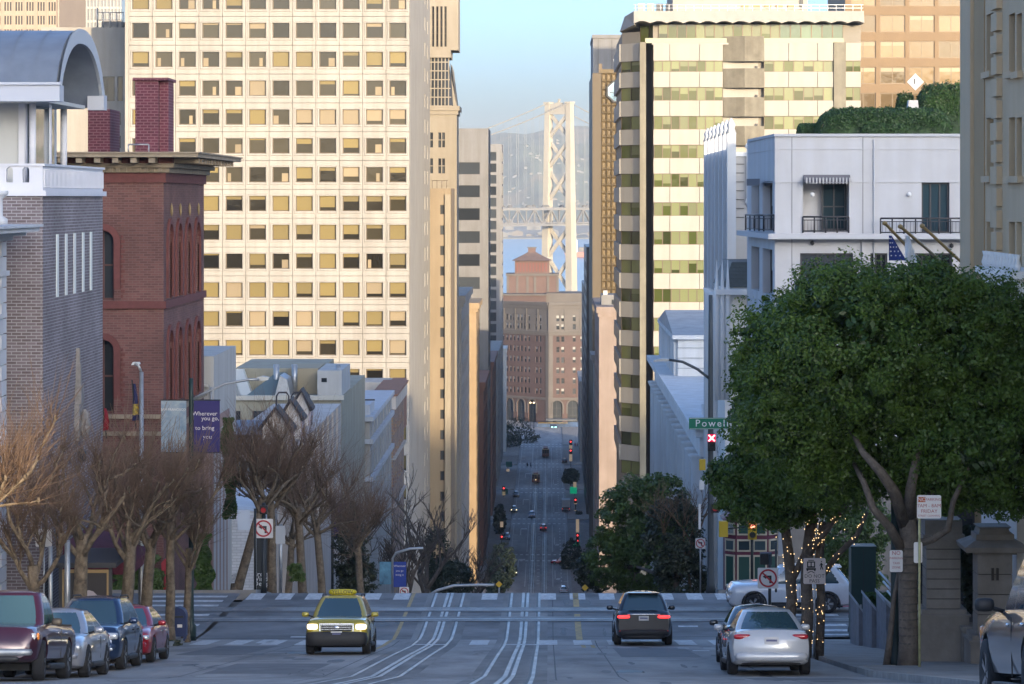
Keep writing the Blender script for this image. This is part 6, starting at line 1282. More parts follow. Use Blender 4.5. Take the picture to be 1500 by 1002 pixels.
blobs2 = [E(1140, 640, 84, 74, 105, 95), E(1180, 700, 84, 110, 60), E(1084, 705, 84.5, 36, 48), E(1108, 590, 84, 40, 65), E(1130, 742, 84, 80, 28), E(1054, 697, 85, 18, 28), E(1102, 545, 84.5, 34, 45)]
leafy_ellipsoids('crown', blobs2, 60000, .055, LEAF_F, 72, ft2, shell_=.6)
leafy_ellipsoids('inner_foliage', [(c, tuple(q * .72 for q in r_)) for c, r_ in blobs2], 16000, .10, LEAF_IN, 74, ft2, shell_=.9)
rs = random.Random(77); BULB = mat('fairy_bulb', (1, .8, .5), .5, emit=(1, .66, .30), estr=.7); bm_ = MB(); bm_.lathe((0, 0, 0), [(.003, -.013), (.011, -.006), (.011, .006), (.003, .013)], 5); bme = bm_.mesh('fairy_bulb'); bme.materials.append(BULB)
fl = thing('fairy_lights', 'warm fairy lights wound round the twin-stemmed ficus', 'lights', fb2)
cnt = 0
for path, ra in stems2:
    for i in range(len(path) - 1):
        a, c = pt(*path[i]), pt(*path[i + 1]); nL = int((c - a).length * 10)
        for q in range(nL):
            if cnt >= 230: break
            t = rs.random(); r_ = ra[i] + (ra[i + 1] - ra[i]) * t; an = rs.uniform(math.pi * .9, math.pi * 2.1); p = a.lerp(c, t) + Vector((math.cos(an) * (r_ + .012), math.sin(an) * (r_ + .012), 0)); link('fairy_bulb', bme, fl, p - fl.location); cnt += 1
for q in range(18): p = pt(rs.gauss(1200, 22), rs.uniform(740, 800), 83.4 + rs.uniform(-.4, .4)); link('fairy_bulb', bme, fl, p - fl.location)
# street trees beyond the crest, right side
leafy_tree('street_tree', 'rounded green street tree just below the crossing, right side', (XX(930, 168), 168, gz(168)), [E(930, 765, 168, 52, 68), E(965, 740, 168, 46, 50), E(890, 815, 168, 34, 44), E(945, 825, 168, 60, 50), E(990, 780, 168, 30, 50)], 42000, .10, LEAF_G, 81, group='street trees below the crossing')
leafy_tree('street_tree', 'shaded green street tree behind the signal pole', (XX(995, 158), 158, gz(158)), [E(985, 790, 158, 44, 65), E(1000, 850, 158, 40, 40), E(870, 835, 175, 26, 34)], 15000, .10, LEAF_D, 82, group='street trees below the crossing')
bare_tree('brown bare tree between the green street trees and the signal pole', (XX(1012, 158), 158, gz(158)), 83, ZZ(650, 158) - gz(158), .11, m=mat('rust_twig', (.16, .105, .065), .9, var=.3, scale=2), first=.34)
leafy_tree('street_tree', 'dark green street tree behind the green cabinet on the side street', (XX(1238, 134), 134, gz(122)), [E(1238, 790, 134, 40, 46), E(1275, 770, 135, 34, 40), E(1215, 825, 134, 26, 36), E(1262, 840, 134, 34, 34)], 16000, .08, LEAF_G, 84, group='street trees below the crossing')
# trees far down the street
for px, py, dd, rx, ry, sd, lab in ((838, 815, 725, 15, 26, 91, 'dark street tree at the right kerb near the canyon foot'), (836, 697, 935, 12, 11, 92, 'small round dark tree at the right kerb halfway down'), (760, 640, 1105, 26, 30, 93, 'dark broad tree before the brick headquarters'), (742, 650, 1085, 20, 32, 94, 'dark tree at the far left kerb'), (732, 760, 800, 8, 22, 95, 'narrow dark tree at the left kerb mid-canyon'), (848, 760, 850, 6, 12, 96, 'little dark tree among the shop signs'), (786, 655, 1125, 12, 18, 97, 'small dark tree at the end of the street')):
    leafy_tree('far_tree', lab, (XX(px, dd), dd, gz(dd) + .1), [E(px, py, dd, rx, ry), E(px - rx * .4, py + ry * .4, dd, rx * .7, ry * .6), E(px + rx * .5, py + ry * .2, dd, rx * .6, ry * .6)], 3500, .35, LEAF_FAR, sd, r=.25, group='trees far down the street')
# ------------------------------------------------------------------ hedges and ivy at street level
LEAF_I = leaf_mat('leaf_ivy_green', (.06, .11, .02), (.02, .05, .01))
def ivy(label, px0, px1, y0, y1, D, n, seed, dep=.25, m=LEAF_I, cat='ivy', name='ivy'):
    rg = np.random.default_rng(seed); o = thing(name, label, cat, (XX((px0 + px1) / 2, D), D, ZZ(y1, D)))
    u = rg.random(n); v = rg.random(n) ** .8; wv = (px1 - px0) / 2 * (.55 + .45 * np.abs(np.sin(v * 9 + seed))); cx_ = (px0 + px1) / 2 + (px1 - px0) * .12 * np.sin(v * 6)
    px = cx_ + (u * 2 - 1) * wv; py = y1 + (y0 - y1) * v; p = np.stack([(px - VX) * D / F, D - rg.random(n) * dep, EYE - (py - HY) * D / F], 1)
    nr = rg.normal(0, .6, (n, 3)) + np.array([0, -1, .4]); nr /= np.linalg.norm(nr, axis=1, keepdims=True)
    link('foliage', leaf_mesh('foliage', leaf_blob(None, None, p, nr, .07, rg) - np.array(o.location), m), o)
    q = MB(); rs = random.Random(seed)
    for i in range(4): x = XX(px0 + (px1 - px0) * (.25 + .17 * i), D); q.tube([(x, D - .04, ZZ(y1, D)), (x + .1, D - .04, ZZ((y0 + y1) / 2, D)), (x - .05, D - .04, ZZ(y0, D))], .02, 4)
    q.build('stem', BARK_D, o); return o
ivy('ivy climbing the wall between the pink building and the white houses', 326, 346, 612, 760, 139.4, 4200, 1)
ivy('green ivy bank beside the crossing, below the pink building', 282, 312, 782, 866, 124.0, 5200, 2)
ivy('low dark hedge behind the plane trees across the side street', 150, 245, 812, 868, 122.4, 6000, 3, .6, LEAF_G, 'hedge', 'hedge')
ivy('small green shrub between plane trees below the crossing', 424, 446, 826, 850, 133, 1500, 4, .5, LEAF_G, 'shrub', 'shrub')
ivy('planted shrubs on top of the stepped stone wall', 1268, 1312, 868, 890, 98, 3000, 5, .8, LEAF_I, 'shrub', 'shrub')
ivy('small ground-cover plants round the corner plane trees', 228, 268, 938, 950, 99, 1200, 6, .8, LEAF_D, 'plants', 'ground_plants')
# ------------------------------------------------------------------ street furniture
def pole_thing(name, label, cat, x, d, group=None): return thing(name, label, cat, (x, d, gz(d) + .1), 0, group)
SIGNW = mat('sign_white', (.72, .68, .64), .5); SIGNR = mat('sign_red', (.45, .02, .03), .5); SIGNK = mat('sign_black', (.02, .02, .02), .5); SIGNG = mat('sign_green', (.0, .16, .08), .5); SIGNB = mat('sign_back', (.40, .42, .45), .5, .5)
def board(par, name, m, c, w, h, t=.012, r=.04):
    pts = []
    for sx, sz, a0 in ((1, 1, 0), (-1, 1, 90), (-1, -1, 180), (1, -1, 270)):
        for q in range(4): a = R(a0 + 30 * q); pts.append((c[0] + sx * (w / 2 - r) + r * math.cos(a), c[1], c[2] + sz * (h / 2 - r) + r * math.sin(a)))
    return MB().prism(pts[::-1], (0, t, 0)).build(name, m, par)
def put_text(par, txt, size, m, c, space=1.0, align='CENTER'):
    return link('lettering', text_mesh(txt, size, m, align, space=space), par, Vector(c) - par.location)
def no_turn(par, c, w):
    bd = board(par, 'sign_panel', SIGNW, c, w, w); y = c[1] - .008; q = MB(); n = 28
    q.grid([[(c[0] + r_ * math.cos(2 * math.pi * i / n), y, c[2] + r_ * math.sin(2 * math.pi * i / n)) for r_ in (w * .44, w * .355)] for i in range(n + 1)], smooth=False)
    a = R(45); ux, uz = math.cos(a), -math.sin(a); nx_, nz_ = -uz, ux
    q.add([(c[0] + s1 * ux * w * .38 + s2 * nx_ * w * .04, y, c[2] + s1 * uz * w * .38 + s2 * nz_ * w * .04) for s1, s2 in ((-1, -1), (1, -1), (1, 1), (-1, 1))], [(0, 1, 2, 3)]); q.build('prohibition_ring', SIGNR, par)
    y2 = c[1] - .005; q = MB(); P = lambda u, v: (c[0] + u * w, y2, c[2] + v * w)
    q.add([P(.06, -.24), P(.17, -.24), P(.17, .13), P(-.08, .13), P(-.08, .03), P(.06, .03)], [(0, 1, 2, 5), (5, 2, 3, 4)]); q.add([P(-.08, .20), P(-.26, .08), P(-.08, -.05)], [(0, 1, 2)]); q.build('turn_arrow', SIGNK, par)
def signal_head(par, c, n=3, lit=0, m=None, face='-y', scale=1.0, litm=None):
    m = m or BLACK; w = .3 * scale; h = .34 * scale
    MB().box(c[0] - w / 2, c[0] + w / 2, c[1], c[1] + .22, c[2] - h * n / 2, c[2] + h * n / 2).build('signal_housing', m, par)
    for k in range(n):
        z_ = c[2] + h * (n / 2 - .5 - k); q = MB(); q.grid([[(c[0] + .115 * scale * math.cos(t), y, z_ + .115 * scale * math.sin(t)) for t in [i * math.pi / 8 for i in range(16)]] for y in (c[1] - .012, c[1] - .14)], closed=True, smooth=True); q.build('visor', BLACK, par)
        q = MB(); q.add([(c[0] + .105 * scale * math.cos(t), c[1] - .015, z_ + .105 * scale * math.sin(t)) for t in [i * math.pi / 8 for i in range(16)]], [tuple(range(16))]); q.build('signal_lens', (litm or mat('lens_red_lit', (.8, .05, .04), .4, emit=(1, .08, .06), estr=3)) if k == lit else mat('lens_dark', (.03, .03, .03), .3), par)
# corner banner post, left
d = 103.0; x = XX(280, d); p = pole_thing('banner_post', 'dark green lamp post with photo and purple banners on the corner', 'lamp post', x, d)
MB().lathe((x, d, gz(d)), [(.17, 0), (.17, .5), (.11, .6), (.09, 1.2), (.075, 8.1), (.07, 8.8)], 10).build('post', mat('post_green', (.012, .03, .028), .5), p)
zl = ZZ(586, d); MB().tube([(x, d, zl), PP(300, 576, d), PP(330, 562, d), PP(365, 556, d), PP(380, 556, d)], .045, 7).build('arm', GALV, p)
MB().prism([PP(376, 558, d), PP(392, 557, d), PP(394, 553, d), PP(384, 551, d), PP(376, 553, d)], (0, .3, 0)).build('lamp_head', GALV, p)
PUR = mat('banner_purple', (.035, .028, .13), .8); PHO = mat('banner_photo', (.10, .16, .22), .8, var=.8, scale=3.2, col2=(.38, .42, .45)); BLU = mat('banner_blue', (.03, .06, .28), .8)
MB().box(XX(236, d), XX(273, d), d - .01, d + .01, ZZ(662, d), ZZ(587, d)).build('photo_banner', PHO, p); MB().box(XX(284, d), XX(322, d), d - .01, d + .01, ZZ(664, d), ZZ(587, d)).build('purple_banner', PUR, p)
for y in (586, 663): MB().tube([(XX(235, d), d, ZZ(y, d)), (XX(323, d), d, ZZ(y, d))], .02, 5).build('banner_bar', DARKMETAL, p)
for t, px, py in (('Wherever', 300, 606), ('you go,', 308, 613), ('to bring', 300, 627), ('you', 304, 640), ('', 300, 652)):
    if t: put_text(p, t, .2, SIGNW, (XX(px, d), d - .016, ZZ(py, d)))
put_text(p, 'SAN FRANCISCO', .11, SIGNW, (XX(254, d), d - .016, ZZ(600, d)))
# far banner post
d = 142.0; x = XX(575, d); p = pole_thing('banner_post', 'lamp post with blue banners below the crossing', 'lamp post', x, d)
MB().tube([(x, d, gz(d)), (x, d, ZZ(818, d)), PP(580, 810, d), PP(600, 804, d), PP(620, 803, d)], .06, 7).build('post', GALV, p)
MB().box(XX(556, d), XX(573.5, d), d - .02, d + .02, ZZ(856, d), ZZ(823, d)).build('photo_banner', mat('banner_photo2', (.12, .28, .38), .8, var=.8, scale=1.3, col2=(.03, .06, .1)), p); MB().box(XX(576.5, d), XX(595, d), d - .02, d + .02, ZZ(860, d), ZZ(823, d)).build('blue_banner', BLU, p)
for t, py in (('Wherever', 829), ('you go', 836), ('bring it', 842)): put_text(p, t, .13, SIGNW, (XX(585.5, d), d - .03, ZZ(py, d)))
d = 175.0; p = pole_thing('banner_post', 'lamp post with a plain purple banner among bare trees', 'lamp post', XX(487, d), d); MB().tube([(XX(487, d), d, gz(d)), (XX(487, d), d, ZZ(732, d))], .08, 7).build('post', DARKMETAL, p); MB().box(XX(488, d), XX(511, d), d - .01, d + .01, ZZ(788, d), ZZ(737, d)).build('purple_banner', PUR, p)
# small no-left-turn sign showing above the crest
d = 127.0; p = pole_thing('turn_sign', 'small no-left-turn sign peeping above the crest of the street', 'sign', XX(592, d), d); MB().tube([(XX(592, d), d + .03, gz(d)), (XX(592, d), d + .03, ZZ(860, d))], .03, 6).build('post', GALV, p); no_turn(p, (XX(592, d), d, ZZ(867, d)), .4)
# no-left-turn sign and signal across the crossing, left
d = 123.0; x = XX(386, d); p = pole_thing('signal_pole', 'signal pole with square no-left-turn sign before the white brick shop', 'traffic signal', x, d)
MB().lathe((x, d + .1, gz(d)), [(.13, 0), (.09, .5), (.075, 3.6)], 9).build('post', mat('post_dark', (.02, .025, .028), .5), p); no_turn(p, (x, d - .05, ZZ(774, d)), .77); signal_head(p, (x, d - .05, ZZ(747, d)), 1, 0, litm=mat('lens_red_dim', (.3, .02, .03), .3, emit=(1, .08, .08), estr=.03))
d = 122.0; x = XX(411, d); p = pole_thing('sign_post', 'grey post with blank back of a sign beside the no-left-turn sign', 'sign', x, d); MB().tube([(x, d, gz(d)), (x, d, ZZ(768, d))], .07, 8).build('post', GALV, p); board(p, 'sign_back', SIGNB, (x, d - .09, ZZ(783, d)), .38, .72)
d = 121.8; x = XX(357, d); p = pole_thing('sign_post', 'dark post with pale notice panel in front of the white brick shop', 'sign', x + .45, d); MB().tube([(x + .45, d + .03, gz(d)), (x + .45, d + .03, ZZ(745, d))], .05, 7).build('post', DARKMETAL, p); board(p, 'notice_panel', mat('notice_blue', (.50, .55, .62), .6), (x, d, ZZ(762, d)), .5, .78)
# street lamp before the red brick building, two flags
d = 102.2; x = XX(207, d); p = pole_thing('street_lamp', 'grey street lamp with flat head before the red brick building', 'lamp post', x, d); MB().lathe((x, d, gz(d)), [(.12, 0), (.1, 1), (.07, ZZ(545, d) - gz(d))], 9).build('post', GALV, p); MB().tube([(x, d, ZZ(545, d)), PP(203, 536, d), PP(197, 533, d)], .05, 6).build('arm', GALV, p); MB().prism([PP(192, 535, d), PP(204, 534, d), PP(203, 531, d), PP(194, 531, d)], (0, .35, 0)).build('lamp_head', mat('lamp_white', (.6, .64, .66), .4), p)
def flag(label, px, py0, py1, w, D, cols, name='flag', pole=True):
    o = thing(name, label, 'flag', PP(px, py0, D)); n = 12; base = PP(px, py0, D); H = (py1 - py0) * D / F; W = w * D / F
    for q, (a, b_, m) in enumerate(cols):
        g_ = MB(); g_.grid([[(base.x + W * u * (.35 + .65 * v), D + .10 * math.sin(7 * u + 4 * v), base.z - H * v) for u in [i / 8 for i in range(9)]] for v in [a + (b_ - a) * j / n for j in range(n + 1)]]); g_.build('cloth', m, o)
    if pole: MB().tube([base + Vector((-.02, 0, .15)), base + Vector((W * .4, .05, -H - .3))], .025, 6).build('staff', DARKMETAL, o)
    return o
flag('navy flag with yellow fringe before the red brick building', 194, 562, 616, 12, 118, [(0, .55, mat('flag_navy', (.02, .022, .08), .9)), (.55, .85, mat('flag_gold', (.40, .28, .03), .9, var=.8, scale=9, col2=(.02, .02, .08))), (.85, 1, MATS['flag_navy'])])
flag('dark red flag at the corner of the grey brick clubhouse', 151, 598, 630, 12, 107.5, [(0, 1, mat('flag_red', (.22, .01, .02), .9))])
# blue letter box
d = 100.6; x = XX(262, d); p = thing('letter_box', 'dark blue letter box with rounded top on the corner pavement', 'letter box', (x, d, gz(d) + .13)); MBX = mat('post_blue', (.015, .03, .10), .45); w = .26
prof = [(x - w, p.location.z + .12), (x + w, p.location.z + .12), (x + w, p.location.z + .8)] + [(x + w * math.cos(t), p.location.z + .8 + w * math.sin(t)) for t in [i * math.pi / 8 for i in range(1, 8)]] + [(x - w, p.location.z + .8)]
MB().prism([(a, d - .25, c) for a, c in prof], (0, .5, 0)).build('body', MBX, p); MB().box(x - .02, x + .14, d - .262, d - .25, p.location.z + .42, p.location.z + .52).build('emblem', SIGNW, p); MB().box(x - .18, x + .18, d - .28, d - .25, p.location.z + .74, p.location.z + .80).build('hatch', DARKMETAL, p)
for sx in (-1, 1):
    for sy in (-1, 1): MB().box(x + sx * .2 - .03, x + sx * .2 + .03, d + sy * .2 - .03, d + sy * .2 + .03, p.location.z - .02, p.location.z + .13).build('leg', MBX, p)
d = 121.9; x = XX(242, d); p = pole_thing('call_box', 'slim red fire call box on a post across the side street', 'call box', x, d); RDP = mat('red_paint', (.32, .02, .03), .5); MB().lathe((x, d, gz(d)), [(.09, 0), (.06, .3), (.05, .75), (.05, .9)], 8).build('post', RDP, p); MB().prism([(x - .13, d - .1, gz(d) + .9), (x + .13, d - .1, gz(d) + .9), (x + .15, d - .1, gz(d) + 1.2), (x, d - .1, gz(d) + 1.38), (x - .15, d - .1, gz(d) + 1.2)], (0, .2, 0)).build('box', RDP, p)
# bus shelter
d = 92.5; x = -13.9; p = thing('bus_shelter', 'dark framed glass bus shelter with advert panel by the brick wall', 'bus shelter', (x, d, gz(d) + .13)); z0 = gz(d) + .13
for dx in (-.75, .75):
    for dy in (-.2, 3.2): MB().box(x + dx - .05, x + dx + .05, d + dy - .05, d + dy + .05, z0 - .4, z0 + 2.4).build('post', FRAME_D, p)
MB().box(x - .95, x + .95, d - .45, d + 3.5, z0 + 2.4, z0 + 2.55).build('roof', FRAME_D, p); MB().box(x - .7, x + .7, d - .2, d - .17, z0 + .25, z0 + 2.3).build('advert_panel', mat('advert_dark', (.05, .045, .045), .3), p)
MB().box(x - .72, x + .72, d - .24, d - .2, z0 + 2.22, z0 + 2.32).box(x + .64, x + .72, d - .24, d - .2, z0 + .2, z0 + 2.22).box(x - .72, x - .64, d - .24, d - .2, z0 + .2, z0 + 2.22).build('advert_frame', mat('brass_frame', (.35, .24, .12), .5, .4), p)
q = MB(); q.lathe((x + .12, d - .205, z0 + 1.35), [(.001, -.01), (.3, -.01), (.3, .01), (.001, .01)], 14); me = None
MB().prism([(x + .1 + .34 * math.cos(t), d - .215, z0 + 1.2 + .5 * math.sin(t) * (1 if abs(math.cos(t)) < .9 else .9)) for t in [i * math.pi / 8 for i in range(16)]][::-1], (0, .01, 0)).build('advert_figure', mat('advert_pale', (.42, .36, .38), .4), p)
MB().add([(x - .75, d, z0 + .3), (x - .75, d + 3.2, z0 + .3), (x - .75, d + 3.2, z0 + 2.3), (x - .75, d, z0 + 2.3)], [(0, 1, 2, 3)]).build('glass_wall', GLASS, p)
d = 86.5; x = XX(74, d); p = pole_thing('stop_pole', 'pair of plain grey poles beside the bus shelter', 'pole', x, d); MB().tube([(x, d, gz(d)), (x, d, ZZ(800, d))], .06, 8).build('pole', GALV, p); MB().tube([(x + .38, d + .6, gz(d)), (x + .38, d + .6, ZZ(795, d))], .08, 8).build('pole', GALV, p)
d = 90.0; x = XX(64, d); p = pole_thing('notice_sign', 'cream parking notice half hidden by the forked plane tree', 'sign', x, d); MB().tube([(x, d + .03, gz(d)), (x, d + .03, ZZ(776, d))], .03, 6).build('post', GALV, p); board(p, 'panel', SIGNW, (x, d, ZZ(788, d)), .48, .52)
# ---- right side
d = 122.0; x = XX(1041, d); p = pole_thing('signal_mast', 'tall signal mast with street-name sign, red cross signal and lamp arm', 'traffic signal', x, d); PG = mat('mast_grey', (.075, .085, .09), .5, .3)
MB().lathe((x, d, gz(d)), [(.2, 0), (.15, .4), (.125, 1.5), (.095, ZZ(505, d) - gz(d)), (.08, ZZ(432, d) - gz(d))], 10).build('mast', PG, p)
MB().tube([(x, d, ZZ(556, d)), PP(1022, 541, d), PP(1000, 530, d), PP(980, 527, d)], .055, 7).build('lamp_arm', PG, p); MB().prism([PP(957, 530, d), PP(984, 529, d), PP(983, 526, d), PP(970, 525, d), PP(958, 527.5, d)], (0, .35, 0)).build('lamp_head', GALV, p)
MB().box(XX(1009, d), XX(1068, d), d - .16, d - .13, ZZ(628.5, d), ZZ(611.5, d)).build('street_name_sign', SIGNG, p); MB().box(XX(1009.8, d), XX(1067, d), d - .165, d - .16, ZZ(612.6, d), ZZ(612.1, d)).box(XX(1009.8, d), XX(1067, d), d - .165, d - .16, ZZ(627.9, d), ZZ(627.4, d)).build('sign_border', SIGNW, p)
put_text(p, 'Powell', .40, WHITE, (XX(1042.5, d), d - .17, ZZ(620, d)), 1.25)
signal_head(p, (x + .02, d - .4, ZZ(647, d)), 2, 9)
xr = MB(); c = Vector((x + .02, d - .43, ZZ(640.5, d)))
for s_ in (-1, 1): xr.add([(c.x + a * .12 - s_ * b_ * .02, c.y, c.z + s_ * a * .12 + b_ * .02) for a, b_ in ((-1, -1), (1, -1), (1, 1), (-1, 1))], [(0, 1, 2, 3)])
xr.build('red_cross_lamp', mat('lamp_red', (1, .2, .2), .4, emit=(1, .30, .30), estr=1.4), p); MB().box(c.x - .16, c.x + .16, c.y + .003, c.y + .02, c.z - .15, c.z + .15).build('cross_panel', mat('cross_panel', (.30, .01, .03), .4, emit=(.6, .0, .05), estr=.35), p)
YEL = mat('signal_yellow', (.55, .36, .02), .5)
MB().box(XX(1024, d), XX(1033, d), d - .3, d - .05, ZZ(688, d), ZZ(672, d)).build('yellow_signal_box', YEL, p); MB().box(XX(1024, d), XX(1031, d), d - .3, d - .1, ZZ(716, d), ZZ(703, d)).build('small_sign', SIGNW, p)
signal_head(p, (XX(1047, d), d - .25, ZZ(744, d)), 1, 0, litm=MATS['lens_red_dim'])
MB().box(XX(1023, d), XX(1026.5, d), d - .1, d - .08, ZZ(775, d), ZZ(738, d)).build('side_sign', SIGNW, p)
d = 126.5; x = XX(1026, d); p = pole_thing('small_sign', 'small red and white sign on a thin post behind the signal mast', 'sign', x, d); MB().tube([(x, d + .03, gz(d)), (x, d + .03, ZZ(788, d))], .03, 6).build('post', GALV, p); no_turn(p, (x, d, ZZ(796, d)), .42)
# cable-car control kiosk
d = 125.0; x0, x1 = XX(1063, d), XX(1140, d); cxk = (x0 + x1) / 2; p = thing('signal_kiosk', 'green and cream cable-car signal kiosk with maroon roof on the corner', 'kiosk', (cxk, d + 1.1, gz(d) + .1)); KG = mat('kiosk_green', (.012, .06, .045), .5); KM = mat('kiosk_maroon', (.13, .025, .05), .6); KC = mat('kiosk_cream', (.55, .47, .34), .6)
zk0, zk1 = gz(d), ZZ(762, d); wch = .42
plan = [(x0 + wch, d), (x1 - wch, d), (x1, d + wch), (x1, d + 1.8), (x1 - wch, d + 2.2), (x0 + wch, d + 2.2), (x0, d + 1.8), (x0, d + wch)]
MB().prism([(a, c, zk0) for a, c in plan], (0, 0, zk1 - zk0)).build('body', KM, p)
for (a, b_), (c, e) in ((plan[0], plan[1]), (plan[7], plan[0]), (plan[1], plan[2])):
    O = Vector((a, b_, 0)); U = Vector((c - a, e - b_, 0)); W = U.length; U.normalize(); nb = 2 if W > 1 else 1
    for i in range(nb):
        u0, u1 = W * i / nb + .04, W * (i + 1) / nb - .04
        for y0, y1, mm in ((860, 813, KG), (808, 790, glass_mat('kiosk_glass', (.06, .09, .10))), (784, 766, mat('kiosk_poster', (.30, .34, .32), .5, var=.7, scale=7, col2=(.08, .09, .08)) if W < 1 and a < cxk else KG)):
            MB().obox(O, U, None, u0, u1, -.05, .0, ZZ(y0, d), ZZ(y1, d)).build('trim_frame', KC, p); MB().obox(O, U, None, u0 + .07, u1 - .07, -.065, -.02, ZZ(y0, d) + .07, ZZ(y1, d) - .07).build('panel' if mm is KG else 'window', mm, p)
rp_ = [(cxk + (a - cxk) * 1.14, d + 1.1 + (c - d - 1.1) * 1.14) for a, c in plan]; m_ = MB(); m_.grid([[(a, c, zk1) for a, c in rp_], [(cxk + (a - cxk) * .6, d + 1.1 + (c - d - 1.1) * .6, zk1 + .30) for a, c in rp_], [(cxk + (a - cxk) * .1, d + 1.1 + (c - d - 1.1) * .1, zk1 + .45) for a, c in rp_]], smooth=False, closed=True); m_.add([(a, c, zk1) for a, c in rp_], [tuple(range(8))]); m_.build('roof', mat('kiosk_roof', (.17, .075, .065), .6, var=.3, scale=3), p)
MB().box(x1 + .02, x1 + .5, d + .2, d + .24, ZZ(815, d), ZZ(770, d)).build('lattice_panel', SIGNB, p)
p2 = pole_thing('yellow_signals', 'old yellow two-lens signal heads in front of the kiosk', 'traffic signal', XX(1101, 124), 124.0); signal_head(p2, (XX(1102, 124), 123.9, ZZ(776, 124)), 2, 0, YEL, litm=mat('lens_bar', (.5, .1, .06), .4, emit=(1, .25, .15), estr=1.0), scale=1.15); MB().tube([(XX(1102, 124), 124.2, gz(124)), (XX(1102, 124), 124.2, ZZ(765, 124))], .06, 7).build('post', DARKMETAL, p2)
MB().box(XX(1053, 124), XX(1066, 124), 123.8, 124.1, ZZ(786, 124), ZZ(763, 124)).build('signal_housing', YEL, p2); MB().tube([(XX(1060, 124), 124, ZZ(775, 124)), (XX(1102, 124), 124.2, ZZ(772, 124))], .03, 6).build('bracket', DARKMETAL, p2)
# no-left-turn sign by the ficus
d = 101.0; x = XX(1125, d); p = pole_thing('turn_sign', 'square no-left-turn sign on a post with dark signal head before the white car', 'sign', x, d); MB().tube([(x + .06, d + .06, gz(d)), (x + .06, d + .06, ZZ(812, d))], .05, 8).build('post', DARKMETAL, p); no_turn(p, (x, d, ZZ(847, d)), .68); MB().box(XX(1114, d), XX(1131, d), d + .1, d + .35, ZZ(828, d), ZZ(811, d)).build('signal_housing', BLACK, p); MB().tube([(XX(1137, d), d + .1, ZZ(868, d)), (XX(1137, d), d + .1, ZZ(795, d))], .035, 6).build('side_post', DARKMETAL, p)
# DO NOT PASS sign
d = 83.2; x = XX(1193, d); p = pole_thing('tram_sign', 'white sign with tram and walker symbols reading DO NOT PASS', 'sign', x, d); MB().tube([(x, d + .03, gz(d)), (x, d + .03, ZZ(818, d))], .03, 7).build('post', GALV, p); c = (x, d, ZZ(836.5, d)); board(p, 'sign_panel', mat('sign_pale_pink', (.66, .56, .52), .5), c, .60, .70); board(p, 'sign_border', SIGNK, (x, d + .004, c[2]), .61, .71)
put_text(p, 'DO NOT', .135, SIGNK, (x, d - .006, c[2] - .14)); put_text(p, 'PASS', .135, SIGNK, (x, d - .006, c[2] - .27))
q = MB(); y = d - .005; cx_, cz_ = x - .09, c[2] + .13
def rect(u0, u1, v0, v1): q.add([(cx_ + u0, y, cz_ + v0), (cx_ + u1, y, cz_ + v0), (cx_ + u1, y, cz_ + v1), (cx_ + u0, y, cz_ + v1)], [(0, 1, 2, 3)])
for a in ((-.11, .11, -.04, .0), (-.11, -.08, 0, .11), (.08, .11, 0, .11), (-.11, .11, .10, .13), (-.015, .015, 0, .1), (-.08, .08, .15, .17), (-.13, .13, -.10, -.05), (-.12, -.08, -.13, -.1), (.08, .12, -.13, -.1)): rect(*a)
q.add([(cx_ - .12, y, cz_ - .19), (cx_ - .08, y, cz_ - .19), (cx_ + .02, y, cz_ - .13), (cx_ - .02, y, cz_ - .13)], [(0, 1, 2, 3)]); q.add([(cx_ + .12, y, cz_ - .19), (cx_ + .08, y, cz_ - .19), (cx_ - .02, y, cz_ - .13), (cx_ + .02, y, cz_ - .13)], [(3, 2, 1, 0)]); q.build('tram_symbol', SIGNK, p)
q = MB(); wx, wz = x + .19, c[2] + .12; q.tube([(wx, y - .002, wz + .03), (wx - .005, y - .002, wz + .1)], .022, 6); q.tube([(wx, y - .002, wz + .03), (wx + .04, y - .002, wz - .08)], .012, 5); q.tube([(wx, y - .002, wz + .03), (wx - .03, y - .002, wz - .08)], .012, 5); q.tube([(wx - .05, y - .002, wz + .03), (wx, y - .002, wz + .08), (wx + .045, y - .002, wz + .04)], .01, 5); q.lathe((wx, y - .002, wz + .14), [(.002, -.02), (.02, 0), (.002, .02)], 8); q.build('walker_symbol', SIGNK, p)
# parking signs
d = 71.0; x = XX(1347, d); p = pole_thing('parking_sign', 'red and white NO PARKING FRIDAY sign on a yellowed post', 'sign', x, d); MB().tube([(x, d + .03, gz(d)), (x, d + .03, ZZ(735, d))], .03, 7).build('post', mat('post_yellowed', (.42, .40, .20), .6, var=.4, scale=4), p); c = (XX(1361, d), d, ZZ(742.5, d)); board(p, 'sign_panel', SIGNW, c, .56, .54)
SGR = mat('sign_letter_red', (.42, .09, .07), .6); sc = d / F
MB().box(XX(1345, d), XX(1355.5, d), d - .008, d, ZZ(735.5, d), ZZ(728, d)).build('red_block', mat('sign_orange_red', (.48, .10, .03), .6), p); put_text(p, 'NO', .125, SIGNW, (XX(1350.3, d), d - .012, ZZ(731.8, d))); put_text(p, 'PARKING', .088, SGR, (XX(1367.2, d), d - .006, ZZ(731.8, d))); put_text(p, '7AM - 8AM', .115, SGR, (XX(1361, d), d - .006, ZZ(741, d))); put_text(p, 'FRIDAY', .115, SGR, (XX(1361, d), d - .006, ZZ(749, d))); put_text(p, 'STREET CLEANING', .06, SGR, (XX(1361, d), d - .006, ZZ(755.5, d)))
board(p, 'rear_notice', SIGNW, (XX(1345.5, d), d + .08, ZZ(810, d)), .2, .48)
